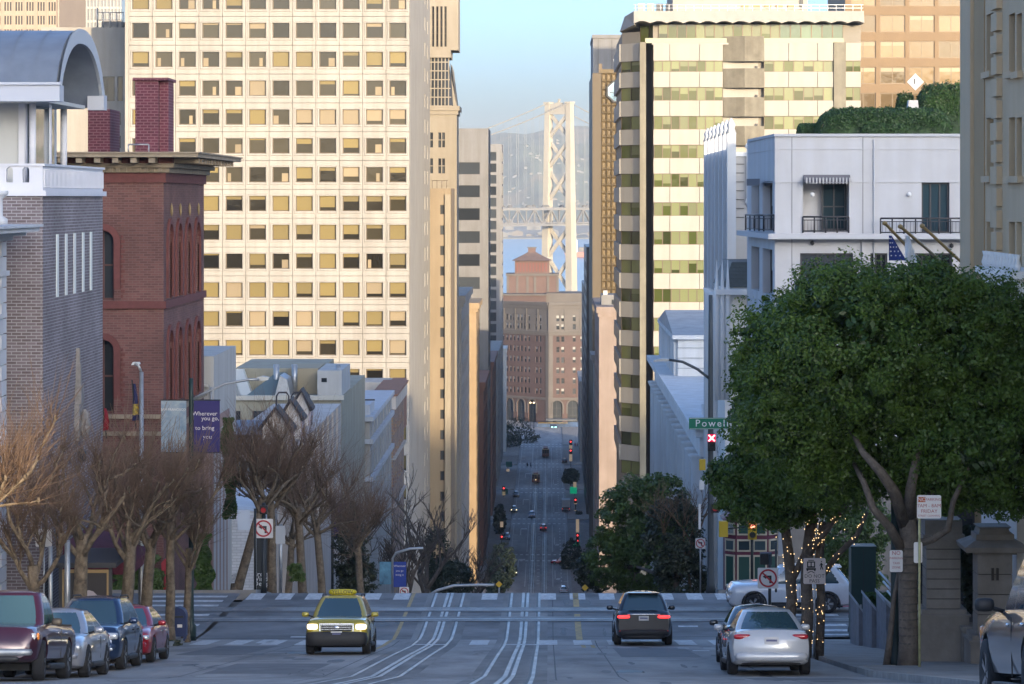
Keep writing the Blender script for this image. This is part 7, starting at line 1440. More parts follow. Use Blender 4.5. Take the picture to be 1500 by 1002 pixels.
d = 74.0; x = XX(1308, d); p = pole_thing('lamp_post', 'dark green lamp post with NO PARKING TAXI ZONE sign beside the ficus trunk', 'lamp post', XX(1312, 75.2), 75.2); MB().lathe((XX(1312, 75.2), 75.2, gz(75)), [(.22, 0), (.22, .12), (.15, .3), (.125, .8), (.11, 5.6)], 12).build('post', MATS['post_green'], p); c = (x, 73.3, ZZ(822, 73.3)); board(p, 'sign_panel', SIGNW, c, .31, .52); 
for t, dz, sz in (('NO', .19, .13), ('PARKING', .07, .075), ('TAXI', -.05, .075), ('ZONE', -.15, .075)): put_text(p, t, sz, SGR, (x, 73.29, c[2] + dz))
MB().tube([(x, 73.33, c[2] - .2), (XX(1312, 75.2), 75.1, c[2] - .2)], .02, 5).build('bracket', DARKMETAL, p)
# green cabinet, stepped wall, gate pillars
d = 104.5; p = thing('utility_cabinet', 'tall dark green cabinet by the side street', 'cabinet', (XX(1264, d), d + .4, gz(d))); CBG = mat('cabinet_green', (.01, .035, .032), .45); MB().box(XX(1247, d), XX(1283, d), d, d + .9, gz(d) - .1, ZZ(803, d)).build('body', CBG, p); MB().box(XX(1246, d), XX(1284, d), d - .03, d + .93, ZZ(803, d), ZZ(800.5, d)).build('top', CBG, p); MB().box(XX(1264.5, d), XX(1265.2, d), d - .01, d, gz(d) + .2, ZZ(806, d)).build('door_seam', BLACK, p); MB().box(XX(1260, d), XX(1262, d), d - .04, d, gz(d) + 1, gz(d) + 1.15).build('handle', GALV, p)
GRS = mat('granite_grey', (.19, .20, .23), .7, var=.25, scale=4, stain=.15); GRT = mat('granite_top', (.36, .40, .45), .6, var=.15, scale=4)
p = thing('stepped_wall', 'grey granite stepped wall with pale sloping copings beside the pavement', 'wall', (XX(1290, 96), 96, gz(98)))
for k, (xa_, xb_, ya, yb, da) in enumerate(((1258, 1286, 886, 918, 97.2), (1277, 1306, 884, 914, 94.4), (1298, 1330, 882, 908, 91.6))):
    XA, XB = XX(xa_, da), XX(xb_ + 8, da); zA, zB = ZZ(ya, da), ZZ(yb, da)
    MB().prism([(XA, da, gz(da) - .3), (XB, da, gz(da) - .3), (XB, da, zB), (XB - .3, da, zB), (XA, da, zA)], (0, 2.75, 0)).build('wall_block', GRS, p)
    MB().prism([(XA - .06, da - .12, zA), (XB - .32, da - .12, zB), (XB - .32, da - .12, zB + .1), (XA - .06, da - .12, zA + .1)], (0, 2.7, 0)).build('coping', GRT, p); MB().box(XB - .42, XB - .3, da - .14, da + .2, zB - .25, zB).build('coping_end', GRS, p)
rl = thing('stair_rails', 'pale metal stair rails rising behind the stepped wall', 'railing', (XX(1300, 94), 94, ZZ(900, 94)))
for k in range(3): MB().tube([PP(1288 + 6 * k, 838 + 14 * k, 94 - k), PP(1306 + 4 * k, 858 + 12 * k, 93 - k), PP(1307 + 4 * k, 900, 93 - k)], .035, 6).build('rail', GALV, rl)
STB = mat('gate_stone', (.32, .285, .25), .85, var=.2, scale=2, stain=.2, bump=.2)
def pillar(label, px0, px1, ytop, ybase, D, courses, ped):
    x0, x1 = XX(px0, D), XX(px1, D); w = x1 - x0; z0 = gz(D) - .2; p = thing('gate_pillar', label, 'pillar', ((x0 + x1) / 2, D + w / 2, z0)); zp = ZZ(ped, D); zt = ZZ(ytop, D)
    MB().box(x0 - .2, x1 + .2, D - .2, D + w + .2, z0, zp - .18).build('pedestal', STB, p); MB().prism([(x0 - .24, D - .24, zp - .18), (x1 + .24, D - .24, zp - .18), (x1 + .24, D + w + .24, zp - .18), (x0 - .24, D + w + .24, zp - .18)], (0, 0, .06)).box(x0 - .14, x1 + .14, D - .14, D + w + .14, zp - .12, zp).build('pedestal_moulding', STB, p)
    h = (zt - zp) / courses
    for k in range(courses): MB().box(x0, x1, D, D + w, zp + k * h + .012, zp + (k + 1) * h - .012).build('stone_block', STB, p)
    MB().box(x0 + .03, x1 - .03, D + .03, D + w - .03, zp, zt).build('core', mat('joint_dark', (.07, .06, .05), .9), p)
    MB().box(x0 - .1, x1 + .1, D - .1, D + w + .1, zt, zt + .12).box(x0 - .04, x1 + .04, D - .04, D + w + .04, zt + .12, zt + .5).build('capital', STB, p); return p
pillar('tall rusticated stone gate pillar behind the parking sign', 1357, 1407, 790, 930, 79, 7, 892)
p = pillar('shorter stone gate pillar with wide hipped cap', 1432, 1483, 812, 960, 77, 4, 930)
x0, x1, D = XX(1432, 77), XX(1483, 77), 77; zc = ZZ(805, D)
rows = [[(x0 - e, D - e, z_), (x1 + e, D - e, z_), (x1 + e, D + 1 + e, z_), (x0 - e, D + 1 + e, z_)] for e, z_ in ((.32, zc - .05), (.36, zc + .08), (.05, zc + .24), (.0, zc + .26), (-.08, zc + .5), (-.02, zc + .56))]
m_ = MB(); m_.grid(rows, smooth=False, closed=True); m_.add(rows[-1], [(0, 1, 2, 3)]); m_.add(rows[0], [(0, 1, 2, 3)]); m_.build('hipped_cap', STB, p)
for k in range(2): MB().box((x0 + x1) / 2 - .09 + .12 * k, (x0 + x1) / 2 - .03 + .12 * k, D - .05, D + .02, ZZ(850, D), ZZ(832, D)).build('carved_flute', MATS['joint_dark'], p)
p = thing('low_wall', 'low stone wall with coping between the gate pillars', 'wall', (XX(1420, 78.5), 78.5, gz(78))); MB().box(XX(1410, 78.5), XX(1450, 78.5), 78.5, 79.2, gz(78) - .5, ZZ(924, 78.5)).build('wall', STB, p); MB().box(XX(1408, 78.5), XX(1452, 78.5), 78.4, 79.3, ZZ(924, 78.5), ZZ(918, 78.5)).build('coping', STB, p)
p = thing('iron_gate', 'dark iron gate leaf between the ficus trunk and the stone pillar', 'gate', (XX(1340, 80), 80, gz(80)));
for k in range(9): px = 1326 + 3.6 * k; MB().tube([(XX(px, 80), 80, gz(80)), (XX(px, 80), 80, ZZ(800, 80))], .02, 5).build('bar', DARKMETAL, p)
for y in (812, 880, 930): MB().box(XX(1325, 80), XX(1357, 80), 79.97, 80.03, ZZ(y + 3, 80), ZZ(y, 80)).build('rail', DARKMETAL, p)
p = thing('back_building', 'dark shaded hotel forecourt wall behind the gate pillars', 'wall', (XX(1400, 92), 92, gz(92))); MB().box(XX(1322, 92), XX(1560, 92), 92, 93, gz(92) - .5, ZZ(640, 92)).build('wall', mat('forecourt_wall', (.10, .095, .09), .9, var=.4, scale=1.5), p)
for k in range(5): MB().box(XX(1335 + 36 * k, 92), XX(1352 + 36 * k, 92), 91.9, 92.02, ZZ(880, 92), ZZ(760, 92)).build('window', GLASS, p)
ivy('climbing greenery between the two gate pillars', 1404, 1432, 770, 900, 80.5, 2600, 8, .4, LEAF_D)
# three flag staffs on the hotel front above the ficus
for k, (xa_, ya, xb_, yb, lab) in enumerate(((1296, 327, 1335, 368, 'slanting brass flagstaff carrying the starred blue flag'), (1319, 332, 1352, 360, 'slanting brass flagstaff with white flag'), (1351, 331, 1420, 395, 'long slanting brass flagstaff nearest the cream hotel'))):
    dd = 104; a, c = PP(xa_, ya, dd), PP(xb_, yb, dd + 2); o = thing('flagstaff', lab, 'flagpole', c); MB().tube([a, c, c + (c - a) * .8], .055, 7).build('staff', mat('brass', (.38, .25, .10), .45, .4), o); MB().lathe(a, [(.005, -.09), (.09, -.04), (.09, .04), (.005, .09)], 8).build('ball', MATS['brass'], o)
o = thing('flag', 'blue flag with white stars hanging from a flagstaff', 'flag', PP(1302, 344, 104.3)); g_ = MB(); P0 = PP(1302, 345, 104.3); g_.grid([[(P0.x + u * .5 * (.2 + v), 104.3 + .05 * math.sin(9 * u), P0.z - .85 * v) for u in [i / 6 for i in range(7)]] for v in [j / 6 for j in range(7)]]); g_.build('cloth', mat('flag_blue', (.03, .05, .20), .9), o)
st = MB(); st.add([(.035 * (1 if i % 2 == 0 else .42) * math.sin(i * math.pi / 5), 0, .035 * (1 if i % 2 == 0 else .42) * math.cos(i * math.pi / 5)) for i in range(10)], [tuple(range(10))]); stm = st.mesh('star'); stm.materials.append(SIGNW); rs = random.Random(1)
for i in range(5):
    for j in range(2 + i // 2): v = .12 + .17 * i; u = (.15 + .3 * j) ; link('star', stm, o, Vector((P0.x + u * .5 * (.2 + v), 104.22, P0.z - .85 * v)) - o.location)
flag('white flag hanging behind the starred blue flag', 1326, 345, 385, 18, 105, [(0, 1, WHITE)], pole=False)
# lamp arm and yellow signals poking over the crest
d = 150.0; p = thing('street_lamp', 'curved lamp arm rising just above the crest of the street', 'lamp post', (XX(628, d), d, gz(d))); MB().tube([(XX(628, d), d, gz(d)), PP(628, 872, d), PP(640, 865, d), PP(665, 858, d), PP(700, 857, d), PP(724, 857, d)], .07, 7).build('arm', GALV, p)
for px, py, lab in ((731, 856, 'yellow warning sign at the left of the canyon mouth'), (857, 861, 'yellow warning sign at the right of the canyon mouth')): o = thing('warning_sign', lab, 'sign', (XX(px, 165), 165, gz(165))); k_ = 5 * 165 / F; c = PP(px, py, 165); MB().prism([(c.x, 165, c.z + k_), (c.x - k_, 165, c.z), (c.x, 165, c.z - k_), (c.x + k_, 165, c.z)], (0, .05, 0)).build('panel', mat('warning_yellow', (.62, .38, .03), .5), o); MB().tube([(c.x, 165.1, gz(165)), (c.x, 165.1, c.z)], .04, 6).build('post', GALV, o)
# ---- signals and signs along the canyon
LG = mat('signal_red_far', (1, .1, .1), .5, emit=(1, .06, .06), estr=.6); CRM = mat('shop_sign_lit', (.6, .47, .35), .5, emit=(1, .75, .5), estr=.05); GRN = mat('street_sign_green', (0, .25, .12), .5, emit=(0, .5, .25), estr=.10); TEAL = mat('sign_teal', (.02, .18, .18), .5)
for k, (px, yb, D, parts) in enumerate(((846, 800, 770, (('r', 785), ('r', 793), ('c', 770, 12), ('g', 799))), (843, 742, 860, (('c', 752, 6), ('c', 735, 4), ('r', 733))), (842, 726, 905, (('g', 718), ('c', 710, 5), ('c', 729, 4))), (836, 676, 1000, (('c', 656, 5), ('c', 670, 7), ('r', 648), ('r', 661))), (735, 800, 770, (('r', 787), ('c', 768, 5))), (738, 725, 900, (('r', 716), ('t', 720), ('c', 722, 4))), (744, 690, 985, (('t', 680), ('c', 690, 4))))):
    o = thing('canyon_signal', 'distant signal pole with glowing signs, number %s down the street' % ('one', 'two', 'three', 'four', 'five', 'six', 'seven')[k], 'traffic signal', (XX(px, D), D, gz(D) + .1)); o['label'] = ('right-kerb signal pole with red lamps and tall lit sign at the canyon foot', 'right-kerb pole with cream lit signs beside the delivery van', 'right-kerb pole with bright green street sign', 'right-kerb pole with stacked red and cream signs far down the street', 'left-kerb signal pole with red lamp at the canyon foot', 'left-kerb signal pole with red lamp and teal sign', 'left-kerb pole with teal awning sign far down the street')[k]
    MB().tube([(XX(px, D), D, gz(D)), (XX(px, D), D, ZZ(min(q[1] for q in parts) - 4, D))], .12, 6).build('post', DARKMETAL, o)
    for q in parts:
        kk = D / F; c = PP(px, q[1], D)
        if q[0] == 'r': MB().box(c.x - 2.2 * kk, c.x + 2.2 * kk, D - .4, D - .2, c.z - 4 * kk, c.z + 4 * kk).build('housing', BLACK, o); MB().lathe((c.x, D - .45, c.z + kk), [(.01, -1.5 * kk), (1.5 * kk, 0), (.01, 1.5 * kk)], 8).build('red_lamp', LG, o)
        elif q[0] == 'c': MB().box(c.x - 2.3 * kk, c.x + 2.3 * kk, D - .35, D - .15, c.z - q[2] * kk * .8, c.z + q[2] * kk * .8).build('lit_sign', CRM, o)
        elif q[0] == 'g': MB().box(c.x - 7 * kk, c.x + 3 * kk, D - .35, D - .15, c.z - 5 * kk, c.z + 5 * kk).build('street_sign', GRN, o)
        else: MB().box(c.x - 3 * kk, c.x + 6 * kk, D - .35, D - .15, c.z - 4 * kk, c.z + 4 * kk).build('teal_sign', TEAL, o)
D = 1178.0; o = thing('light_columns', 'pair of tall glowing columns shading from white to red at the street end', 'light', (XX(811, D), D, gz(D)))
for px in (808.8, 813.8):
    for y0, y1, cc in ((625, 630, (.35, .95, 1)), (630, 635, (.9, 1, 1)), (635, 639, (1, .8, .5)), (639, 643, (1, .2, .1))): MB().box(XX(px - 1.4, D), XX(px + 1.4, D), D, D + .5, ZZ(y1, D), ZZ(y0, D)).build('light_segment', mat('col_%d' % y0, cc, .5, emit=cc, estr=.45), o)
MB().box(XX(806, D), XX(817, D), D - .1, D + .6, gz(D) - .1, ZZ(643, D)).build('base', DARKMETAL, o)
D = 1165.0; o = thing('hoarding', 'blue and yellow hoarding across the end of the street', 'hoarding', (XX(815, D), D, gz(D))); MB().box(XX(786, D), XX(806, D), D + 14, D + 14.2, gz(D), ZZ(624, D)).box(XX(816, D), XX(850, D), D + 14, D + 14.2, gz(D), ZZ(622, D)).build('panel', mat('hoarding_blue', (.03, .07, .16), .6, var=.5, scale=.3), o); MB().box(XX(788, D), XX(832, D), D + 12, D + 13, ZZ(623.4, D), ZZ(622.6, D)).build('beam', mat('beam_ochre', (.22, .15, .03), .6), o); MB().box(XX(800, D), XX(845, D), D + 12, D + 18, ZZ(619.5, D), ZZ(618, D)).build('canopy', mat('canopy_grey', (.12, .13, .14), .7), o)
for px, py in ((777, 590), (782, 590)): 
    o = thing('far_lamp', 'small warm street lamp glowing before the arcade', 'street lamp', (XX(px, 1150), 1150, gz(1150)), 0, 'warm lamps before the arcade'); c = PP(px, py, 1150); MB().tube([(c.x, 1150, gz(1150)), (c.x, 1150, c.z)], .1, 5).build('post', DARKMETAL, o); MB().lathe(c, [(.02, -.4), (.45, 0), (.02, .4)], 8).build('globe', mat('lamp_warm', (1, .8, .5), .5, emit=(1, .7, .4), estr=.6), o)
# ------------------------------------------------------------------ vehicles (local frame: front towards -y, origin on the ground under the middle)
TYRE = mat('tyre_rubber', (.018, .018, .02), .85); RIM = mat('alloy_rim', (.42, .43, .45), .35, .8); RIMD = mat('dark_rim', (.08, .08, .085), .4, .6); CHROME = mat('chrome', (.75, .75, .75), .15, 1.0)
CGL = glass_mat('car_glass', (.035, .075, .095), .04, rnd=.15, wob=.02); CGL.node_tree.nodes['Principled BSDF'].inputs['IOR'].default_value = 2.1; HLM = mat('headlight_glass', (.55, .57, .6), .1, .3, coat=1); HLON = mat('headlight_lit', (1, .9, .7), .3, emit=(1, .80, .48), estr=.75); TLM = mat('tail_light', (.50, .015, .02), .2, coat=.8); TLON = mat('tail_light_lit', (.5, .02, .02), .2, emit=(1, .05, .05), estr=.5); AMB = mat('amber_lamp', (.6, .2, .03), .25, coat=.7); PLATE = mat('number_plate', (.62, .60, .58), .5); TRIM = mat('car_trim', (.02, .02, .022), .6); UND = mat('underbody', (.01, .01, .01), .9)
def paint(name, c=(.1, .1, .1), metal=.35, rough=.3): return mat('paint_' + name, c, rough, metal, coat=1.0, var=.06, scale=4)
def catmull(tab, n):
    """smooth resampling of (t, a, b, ...) rows"""
    T = [r_[0] for r_ in tab]; out = []
    for i in range(n + 1):
        t = T[0] + (T[-1] - T[0]) * (i / n); k = max(0, min(len(T) - 2, sum(1 for q in T[1:-1] if q <= t))); u = (t - T[k]) / (T[k + 1] - T[k]); a, b = tab[k], tab[k + 1]; p, q = tab[max(0, k - 1)], tab[min(len(tab) - 1, k + 2)]; row = [t]
        for c in range(1, len(a)):
            m0 = (b[c] - p[c]) / max(1e-6, b[0] - p[0]) * (b[0] - a[0]); m1 = (q[c] - a[c]) / max(1e-6, q[0] - a[0]) * (b[0] - a[0]); h = u * u * (3 - 2 * u)
            v = (2*u**3 - 3*u*u + 1) * a[c] + (u**3 - 2*u*u + u) * m0 + (-2*u**3 + 3*u*u) * b[c] + (u**3 - u*u) * m1; lo, hi = min(a[c], b[c]), max(a[c], b[c]); row.append(min(hi + .02, max(lo - .02, v)))
        out.append(row)
    return out
SEC = [(0, 0), (.55, 0), (.86, .015), (.955, .09), (.985, .24), (1, .45), (.99, .66), (.965, .84), (.90, .955), (.76, 1.0), (.4, 1.02), (0, 1.03)]
def pod(c, r, e=.5, n=10, m=6):
    """superellipsoid: rounded lamp, mirror or bumper shapes"""
    q = MB(); sg = lambda v: math.copysign(abs(v) ** e, v); rows = []
    for j in range(m + 1):
        a = -math.pi / 2 + math.pi * j / m; rows.append([(c[0] + r[0] * sg(math.cos(a)) * sg(math.cos(b)), c[1] + r[1] * sg(math.cos(a)) * sg(math.sin(b)), c[2] + r[2] * sg(math.sin(a))) for b in [2 * math.pi * k / n for k in range(n)]])
    return q.grid(rows, closed=True)
def wheel_meshes(r, w, rim_m):
    t = MB(); prof = [(.62, -.46), (.9, -.5), (.985, -.42), (1, -.2), (1, .2), (.985, .42), (.9, .5), (.62, .46)]; n = 22
    t.grid([[(x * w, r * q * math.cos(a), r * q * math.sin(a)) for a in [2 * math.pi * k / n for k in range(n)]] for q, x in prof], closed=True)
    d = MB(); d.grid([[(x * w, r * q * math.cos(a), r * q * math.sin(a)) for a in [2 * math.pi * k / n for k in range(n)]] for q, x in ((.64, .44), (.6, .47), (.56, .30), (.2, .26), (.02, .30))], closed=True)
    d.grid([[(x * w, r * q * math.cos(a), r * q * math.sin(a)) for a in [2 * math.pi * k / n for k in range(n)]] for q, x in ((.64, -.44), (.5, -.3), (.02, -.3))], closed=True)
    sp = MB()
    for k in range(5):
        a = 2 * math.pi * k / 5
        for da in (-.13, .13): 
            ca, sa = math.cos(a + da), math.sin(a + da); cb, sb = math.cos(a + da * .6), math.sin(a + da * .6); px, py = -sa * r * .05, ca * r * .05
            sp.add([(.45 * w, r * .6 * ca + px, r * .6 * sa + py), (.45 * w, r * .6 * ca - px, r * .6 * sa - py), (.40 * w, r * .12 * cb - px, r * .12 * sb - py), (.40 * w, r * .12 * cb + px, r * .12 * sb + py)], [(0, 1, 2, 3)])
    a, b, c = t.mesh('wheel'), d.mesh('rim'), sp.mesh('spokes'); a.materials.append(TYRE); b.materials.append(RIMD); c.materials.append(rim_m); return a, b, c
SPEC = {
 'suv': dict(L=4.6, W=1.86, wb=2.7, wr=.36, ww=.235, fo=.92, st=[(0, .34, .84, .78), (.010, .29, .95, .88), (.035, .25, 1.0, .94), (.10, .24, 1.04, .98), (.26, .24, 1.08, 1), (.5, .24, 1.09, 1), (.78, .24, 1.12, .99), (.93, .26, 1.12, .96), (.985, .30, 1.09, .92), (1, .36, 1.0, .86)], g=(.235, .41, .88, .985), zr=1.66, wbt=.86, wrf=.62, belt=1.04),
 'sedan': dict(L=4.7, W=1.84, wb=2.75, wr=.335, ww=.225, fo=.93, st=[(0, .30, .62, .68), (.012, .25, .72, .82), (.05, .21, .80, .93), (.12, .19, .88, .97), (.28, .19, .95, 1), (.5, .19, .97, 1), (.78, .20, 1.00, .99), (.93, .23, 1.02, .95), (.98, .29, .98, .90), (.993, .34, .92, .84), (1, .44, .80, .66)], g=(.26, .44, .72, .93), zr=1.44, wbt=.85, wrf=.58, belt=.92),
 'pickup': dict(L=5.2, W=1.80, wb=3.1, wr=.40, ww=.25, fo=.88, st=[(0, .45, .80, .72), (.012, .38, .98, .86), (.04, .36, 1.04, .94), (.10, .36, 1.08, .97), (.24, .36, 1.12, .99), (.5, .36, 1.12, 1), (.8, .38, 1.10, 1), (.95, .42, 1.10, .98), (1, .5, 1.05, .94)], g=(.235, .36, .56, .625), zr=1.74, wbt=.84, wrf=.64, belt=1.06)}
CARC = {}
def curve_front(sp, y):                              # half width and lower/upper edge at local y
    t = (y + sp['L'] / 2) / sp['L']; rows = sp['_rows']; k = min(range(len(rows)), key=lambda i: abs(rows[i][0] - t)); return rows[k][3] * sp['W'] / 2, rows[k][1], rows[k][2]
def car_body(sp):
    L, W = sp['L'], sp['W']; rows = catmull(sp['st'], 34); sp['_rows'] = rows; q = MB(); rings = []
    for t, zb, zt, w in rows:
        half = [(fx * w * W / 2, zb + fz * (zt - zb)) for fx, fz in SEC]; ring = [(x, z) for x, z in half] + [(-x, z) for x, z in half[-2:0:-1]]; rings.append([(x, -L / 2 + t * L, z) for x, z in ring])
    q.grid(rings, closed=True); n = len(rings[0]); q.add(rings[0], [tuple(range(n))]); q.add(rings[-1], [tuple(range(n))[::-1]])
    return q
def g_pt(sp, side, p, h, o=0.0):
    L = sp['L']; t0, t1, t2, t3 = sp['g']; hb, zr, zb = sp['W'] / 2, sp['zr'], sp['belt']
    yf = -L / 2 + L * (t0 + (t1 - t0) * h ** .92); yr = -L / 2 + L * (t3 + (t2 - t3) * h ** 1.1); hw = hb * (sp['wbt'] + (sp['wrf'] - sp['wbt']) * h ** 1.5) + .0; rc_ = .16; bow = .16
    if p < .22: x = (hw - rc_) * p / .22; y = yf + bow * (x / hw) ** 2
    elif p < .30: a = (p - .22) / .08 * math.pi / 2; x = hw - rc_ + rc_ * math.sin(a); y0 = yf + bow * ((hw - rc_) / hw) ** 2; y = y0 + rc_ * 1.2 * (1 - math.cos(a))
    elif p < .72: y0 = yf + bow * ((hw - rc_) / hw) ** 2 + rc_ * 1.2; y1 = yr - .08 - rc_; u = (p - .30) / .42; x = hw; y = y0 + (y1 - y0) * u
    elif p < .80: a = (p - .72) / .08 * math.pi / 2; x = hw - rc_ + rc_ * math.cos(a); y = yr - .08 - rc_ + rc_ * math.sin(a)
    else: u = (1 - p) / .2; x = (hw - rc_) * u; y = yr - .08 * (x / hw) ** 2 * 1.0
    z = zb + (zr - zb) * h; return (side * x, y, z)
def g_patch(sp, side, p0, p1, h0, h1, n=7, m=5): 
    q = MB(); q.grid([[g_pt(sp, side, p0 + (p1 - p0) * i / n, h0 + (h1 - h0) * j / m) for i in range(n + 1)] for j in range(m + 1)]); return q
def make_car(name, label, kind, paint_m, loc, rz=0.0, group=None, cat='car', taxi=False, on=False, brake=False, rim=None, rack=False, detail=True, upper=None, rear_mod=None, scale=1.0, trim_low=False, pitch=None, chrome_bumper=False, detail_front=True, steer=0.0):
    sp = dict(SPEC[kind]); L, W = sp['L'], sp['W']; d = loc[1]; z = gz(d) + .012
    slope = (gz(d + 1.5) - gz(d - 1.5)) / 3.0; o = thing(name, label, cat, (loc[0], d, z), 0, group); o.rotation_euler = (math.atan(slope) * math.cos(rz), -math.atan(slope) * math.sin(rz), rz) if pitch is None else (pitch, 0, rz); o.scale = (scale,) * 3
    def part(nm, mb, m, par=o): me = mb.mesh(nm); me.materials.append(m); return link(nm, me, par)
    key = (kind,); fy = -L / 2 + sp['fo']; ry = fy + sp['wb']; wr = sp['wr']
    if key not in CARC:
        body = car_body(sp); me = body.mesh('body'); tmp = link('tmp', me); cut = MB()
        for y in (fy, ry):
            for s_ in (-1, 1): cut.tube([(s_ * W * .30, y, wr), (s_ * W * .62, y, wr)], wr * 1.16, 24, smooth=False)
        bmx = bmesh.new(); cm_ = cut.mesh('cut'); bmx.from_mesh(cm_); bmesh.ops.recalc_face_normals(bmx, faces=bmx.faces); bmx.to_mesh(cm_); bmx.free()
        bmx = bmesh.new(); bmx.from_mesh(me); bmesh.ops.recalc_face_normals(bmx, faces=bmx.faces); bmx.to_mesh(me); bmx.free()
        co = link('cut', cm_); md = tmp.modifiers.new('b', 'BOOLEAN'); md.object = co; md.operation = 'DIFFERENCE'; md.solver = 'EXACT'
        dg = bpy.context.evaluated_depsgraph_get(); nm = bpy.data.meshes.new_from_object(tmp.evaluated_get(dg)); bpy.data.objects.remove(tmp); bpy.data.objects.remove(co)
        for p_ in nm.polygons: p_.use_smooth = True
        nm.set_sharp_from_angle(angle=R(40)); CARC[key] = (nm, sp['_rows'])
    nm, sp['_rows'] = CARC[key]; bm2 = nm.copy(); bm2.materials.clear(); bm2.materials.append(paint_m); link('body', bm2, o)
    up = upper or paint_m
    # greenhouse: painted bands and pillars, glass between them
    fr = MB()
    for sd in (1, -1):
        for p0, p1, h0, h1 in ((0, 1, 0, .07), (0, 1, .90, 1.0), (.225, .305, .07, .90), (.495, .52, .07, .90), (.685, .79, .07, .90)):
            fr.grid([[g_pt(sp, sd, p0 + (p1 - p0) * i / 16, h0 + (h1 - h0) * j / 4) for i in range(17)] for j in range(5)])
    part('pillars', fr, up)
    roof = MB(); rows = []
    for k in range(9):
        a = k / 8; L0 = [g_pt(sp, 1, p, 1.0) for p in [i / 24 for i in range(25)]]; rows.append([(x * (1 - a), y + ((g_pt(sp, 1, 0, 1)[1] + g_pt(sp, 1, 1, 1)[1]) / 2 - y) * a * .999, z_ + .07 * (1 - (1 - a) ** 2)) for x, y, z_ in L0])
    roof.grid(rows); rows2 = [[(-x, y, z_) for x, y, z_ in r_] for r_ in rows]; roof.grid(rows2); part('roof', roof, up)
    ws = MB()
    for sd in (1, -1): ws.grid([[g_pt(sp, sd, .228 * i / 8, .05 + .87 * j / 6) for i in range(9)] for j in range(7)])
    part('windscreen', ws, CGL); rw = MB()
    for sd in (1, -1): rw.grid([[g_pt(sp, sd, .785 + .215 * i / 8, .06 + .86 * j / 6) for i in range(9)] for j in range(7)])
    part('rear_window', rw, CGL)
    for sd in (1, -1):
        for p0, p1 in ((.30, .50), (.515, .69)): part('side_window', g_patch(sp, sd, p0, p1, .06, .91), CGL)
    wm = CARC.setdefault(('wheel', kind, (rim or RIM).name), wheel_meshes(wr, sp['ww'], rim or RIM))
    for y in (fy, ry):
        for sd in (1, -1):
            w_ = link('wheel', wm[0], o, (sd * (W / 2 - sp['ww'] / 2 + .005), y, wr)); w_.rotation_euler = (0, 0, (0 if sd > 0 else math.pi) + (steer if y == fy else 0)); link('rim', wm[1], w_); link('spokes', wm[2], w_)
    # underside, sills, lamps, bumpers, plates, mirrors
    part('underbody', MB().box(-W * .36, W * .36, -L / 2 + .5, L / 2 - .4, .2, .34), UND)
    def front_at(x, z_, e=0.0):                       # y of the nose surface at lateral x
        best = -L / 2
        for t, zb, zt, w in sp['_rows']:
            hw = w * W / 2
            if abs(x) <= hw * .97 and zb - .02 <= z_ <= zt + .02: return -L / 2 + t * L - e
        return -L / 2 + .25
    def rear_at(x, z_, e=0.0):
        for t, zb, zt, w in reversed(sp['_rows']):
            if abs(x) <= w * W / 2 * .97 and zb - .02 <= z_ <= zt + .02: return -L / 2 + t * L + e
        return L / 2 - .25
    zh = {'suv': .80, 'sedan': .66, 'pickup': .86}[kind]; zt_ = {'suv': .92, 'sedan': .86, 'pickup': .9}[kind]
    if detail_front:
        for sd in (1, -1):
            x = sd * W * .375; hl = part('headlight', pod((x, front_at(x, zh) + .06, zh), (W * .088, .10, .082 if kind != 'sedan' else .065), .45), HLON if on else HLM)
            if kind == 'pickup': part('turn_lamp', pod((sd * W * .455, front_at(sd * W * .455, zh) + .05, zh), (.05, .1, .08), .5), AMB)
            if detail: part('fog_lamp', pod((sd * W * .36, front_at(sd * W * .36, .5) + .01, .50), (.085, .05, .045), .6), TRIM if kind == 'sedan' else HLM)
        yg = front_at(0, zh - .03); gw = W * (.25 if kind != 'pickup' else .25)
        part('grille', pod((0, yg + .02, zh - .03), (gw, .05, .10 if kind != 'sedan' else .06), .25), BLACK)
        for k in range(3): part('grille_bar', MB().box(-gw * .95, gw * .95, yg - .035, yg - .02, zh - .085 + k * .055, zh - .077 + k * .055), CHROME if taxi else TRIM)
        part('grille_surround', MB().box(-gw - .02, gw + .02, yg - .03, yg + .02, zh + .065, zh + .095).box(-gw - .03, -gw, yg - .03, yg + .03, zh - .13, zh + .095).box(gw, gw + .03, yg - .03, yg + .03, zh - .13, zh + .095), CHROME if kind != 'sedan' else TRIM)
        part('front_emblem', pod((0, yg - .035, zh - .02), (.085, .012, .04), 1.0), MATS['chrome'])
        part('lower_grille', pod((0, front_at(0, .45) + .03, .43 if kind != 'sedan' else .36), (W * .30, .06, .06), .3), BLACK)
        part('front_bumper', pod((0, front_at(0, .5) + (.10 if trim_low else .06), .455 if trim_low else (.56 if kind != 'sedan' else .48)), (W * (.485 if trim_low else .44), .17 if trim_low else .10, .215 if trim_low else .07), .3), chrome_bumper or (TRIM if trim_low else paint_m))
        part('front_plate', MB().box(-.16, .16, front_at(0, .56) - .06, front_at(0, .56) - .045, .52 if kind != 'sedan' else .44, .67 if kind != 'sedan' else .59), PLATE)
        part('plate_marks', MB().box(-.12, .12, front_at(0, .56) - .063, front_at(0, .56) - .06, .575 if kind != 'sedan' else .495, .615 if kind != 'sedan' else .535), mat('plate_blue', (.12, .13, .25), .6))
    for sd in (1, -1):
        x = sd * W * .345; part('tail_light', pod((x, rear_at(x, zt_) - .0, zt_), (W * .11, .10, .06 if kind != 'suv' else .05), .5), TLON if brake else TLM)
        part('rear_reflector', pod((sd * W * .37, rear_at(sd * W * .37, .5) - .02, .47), (.11, .04, .022), .5), TLM)
    yb = rear_at(0, .8)
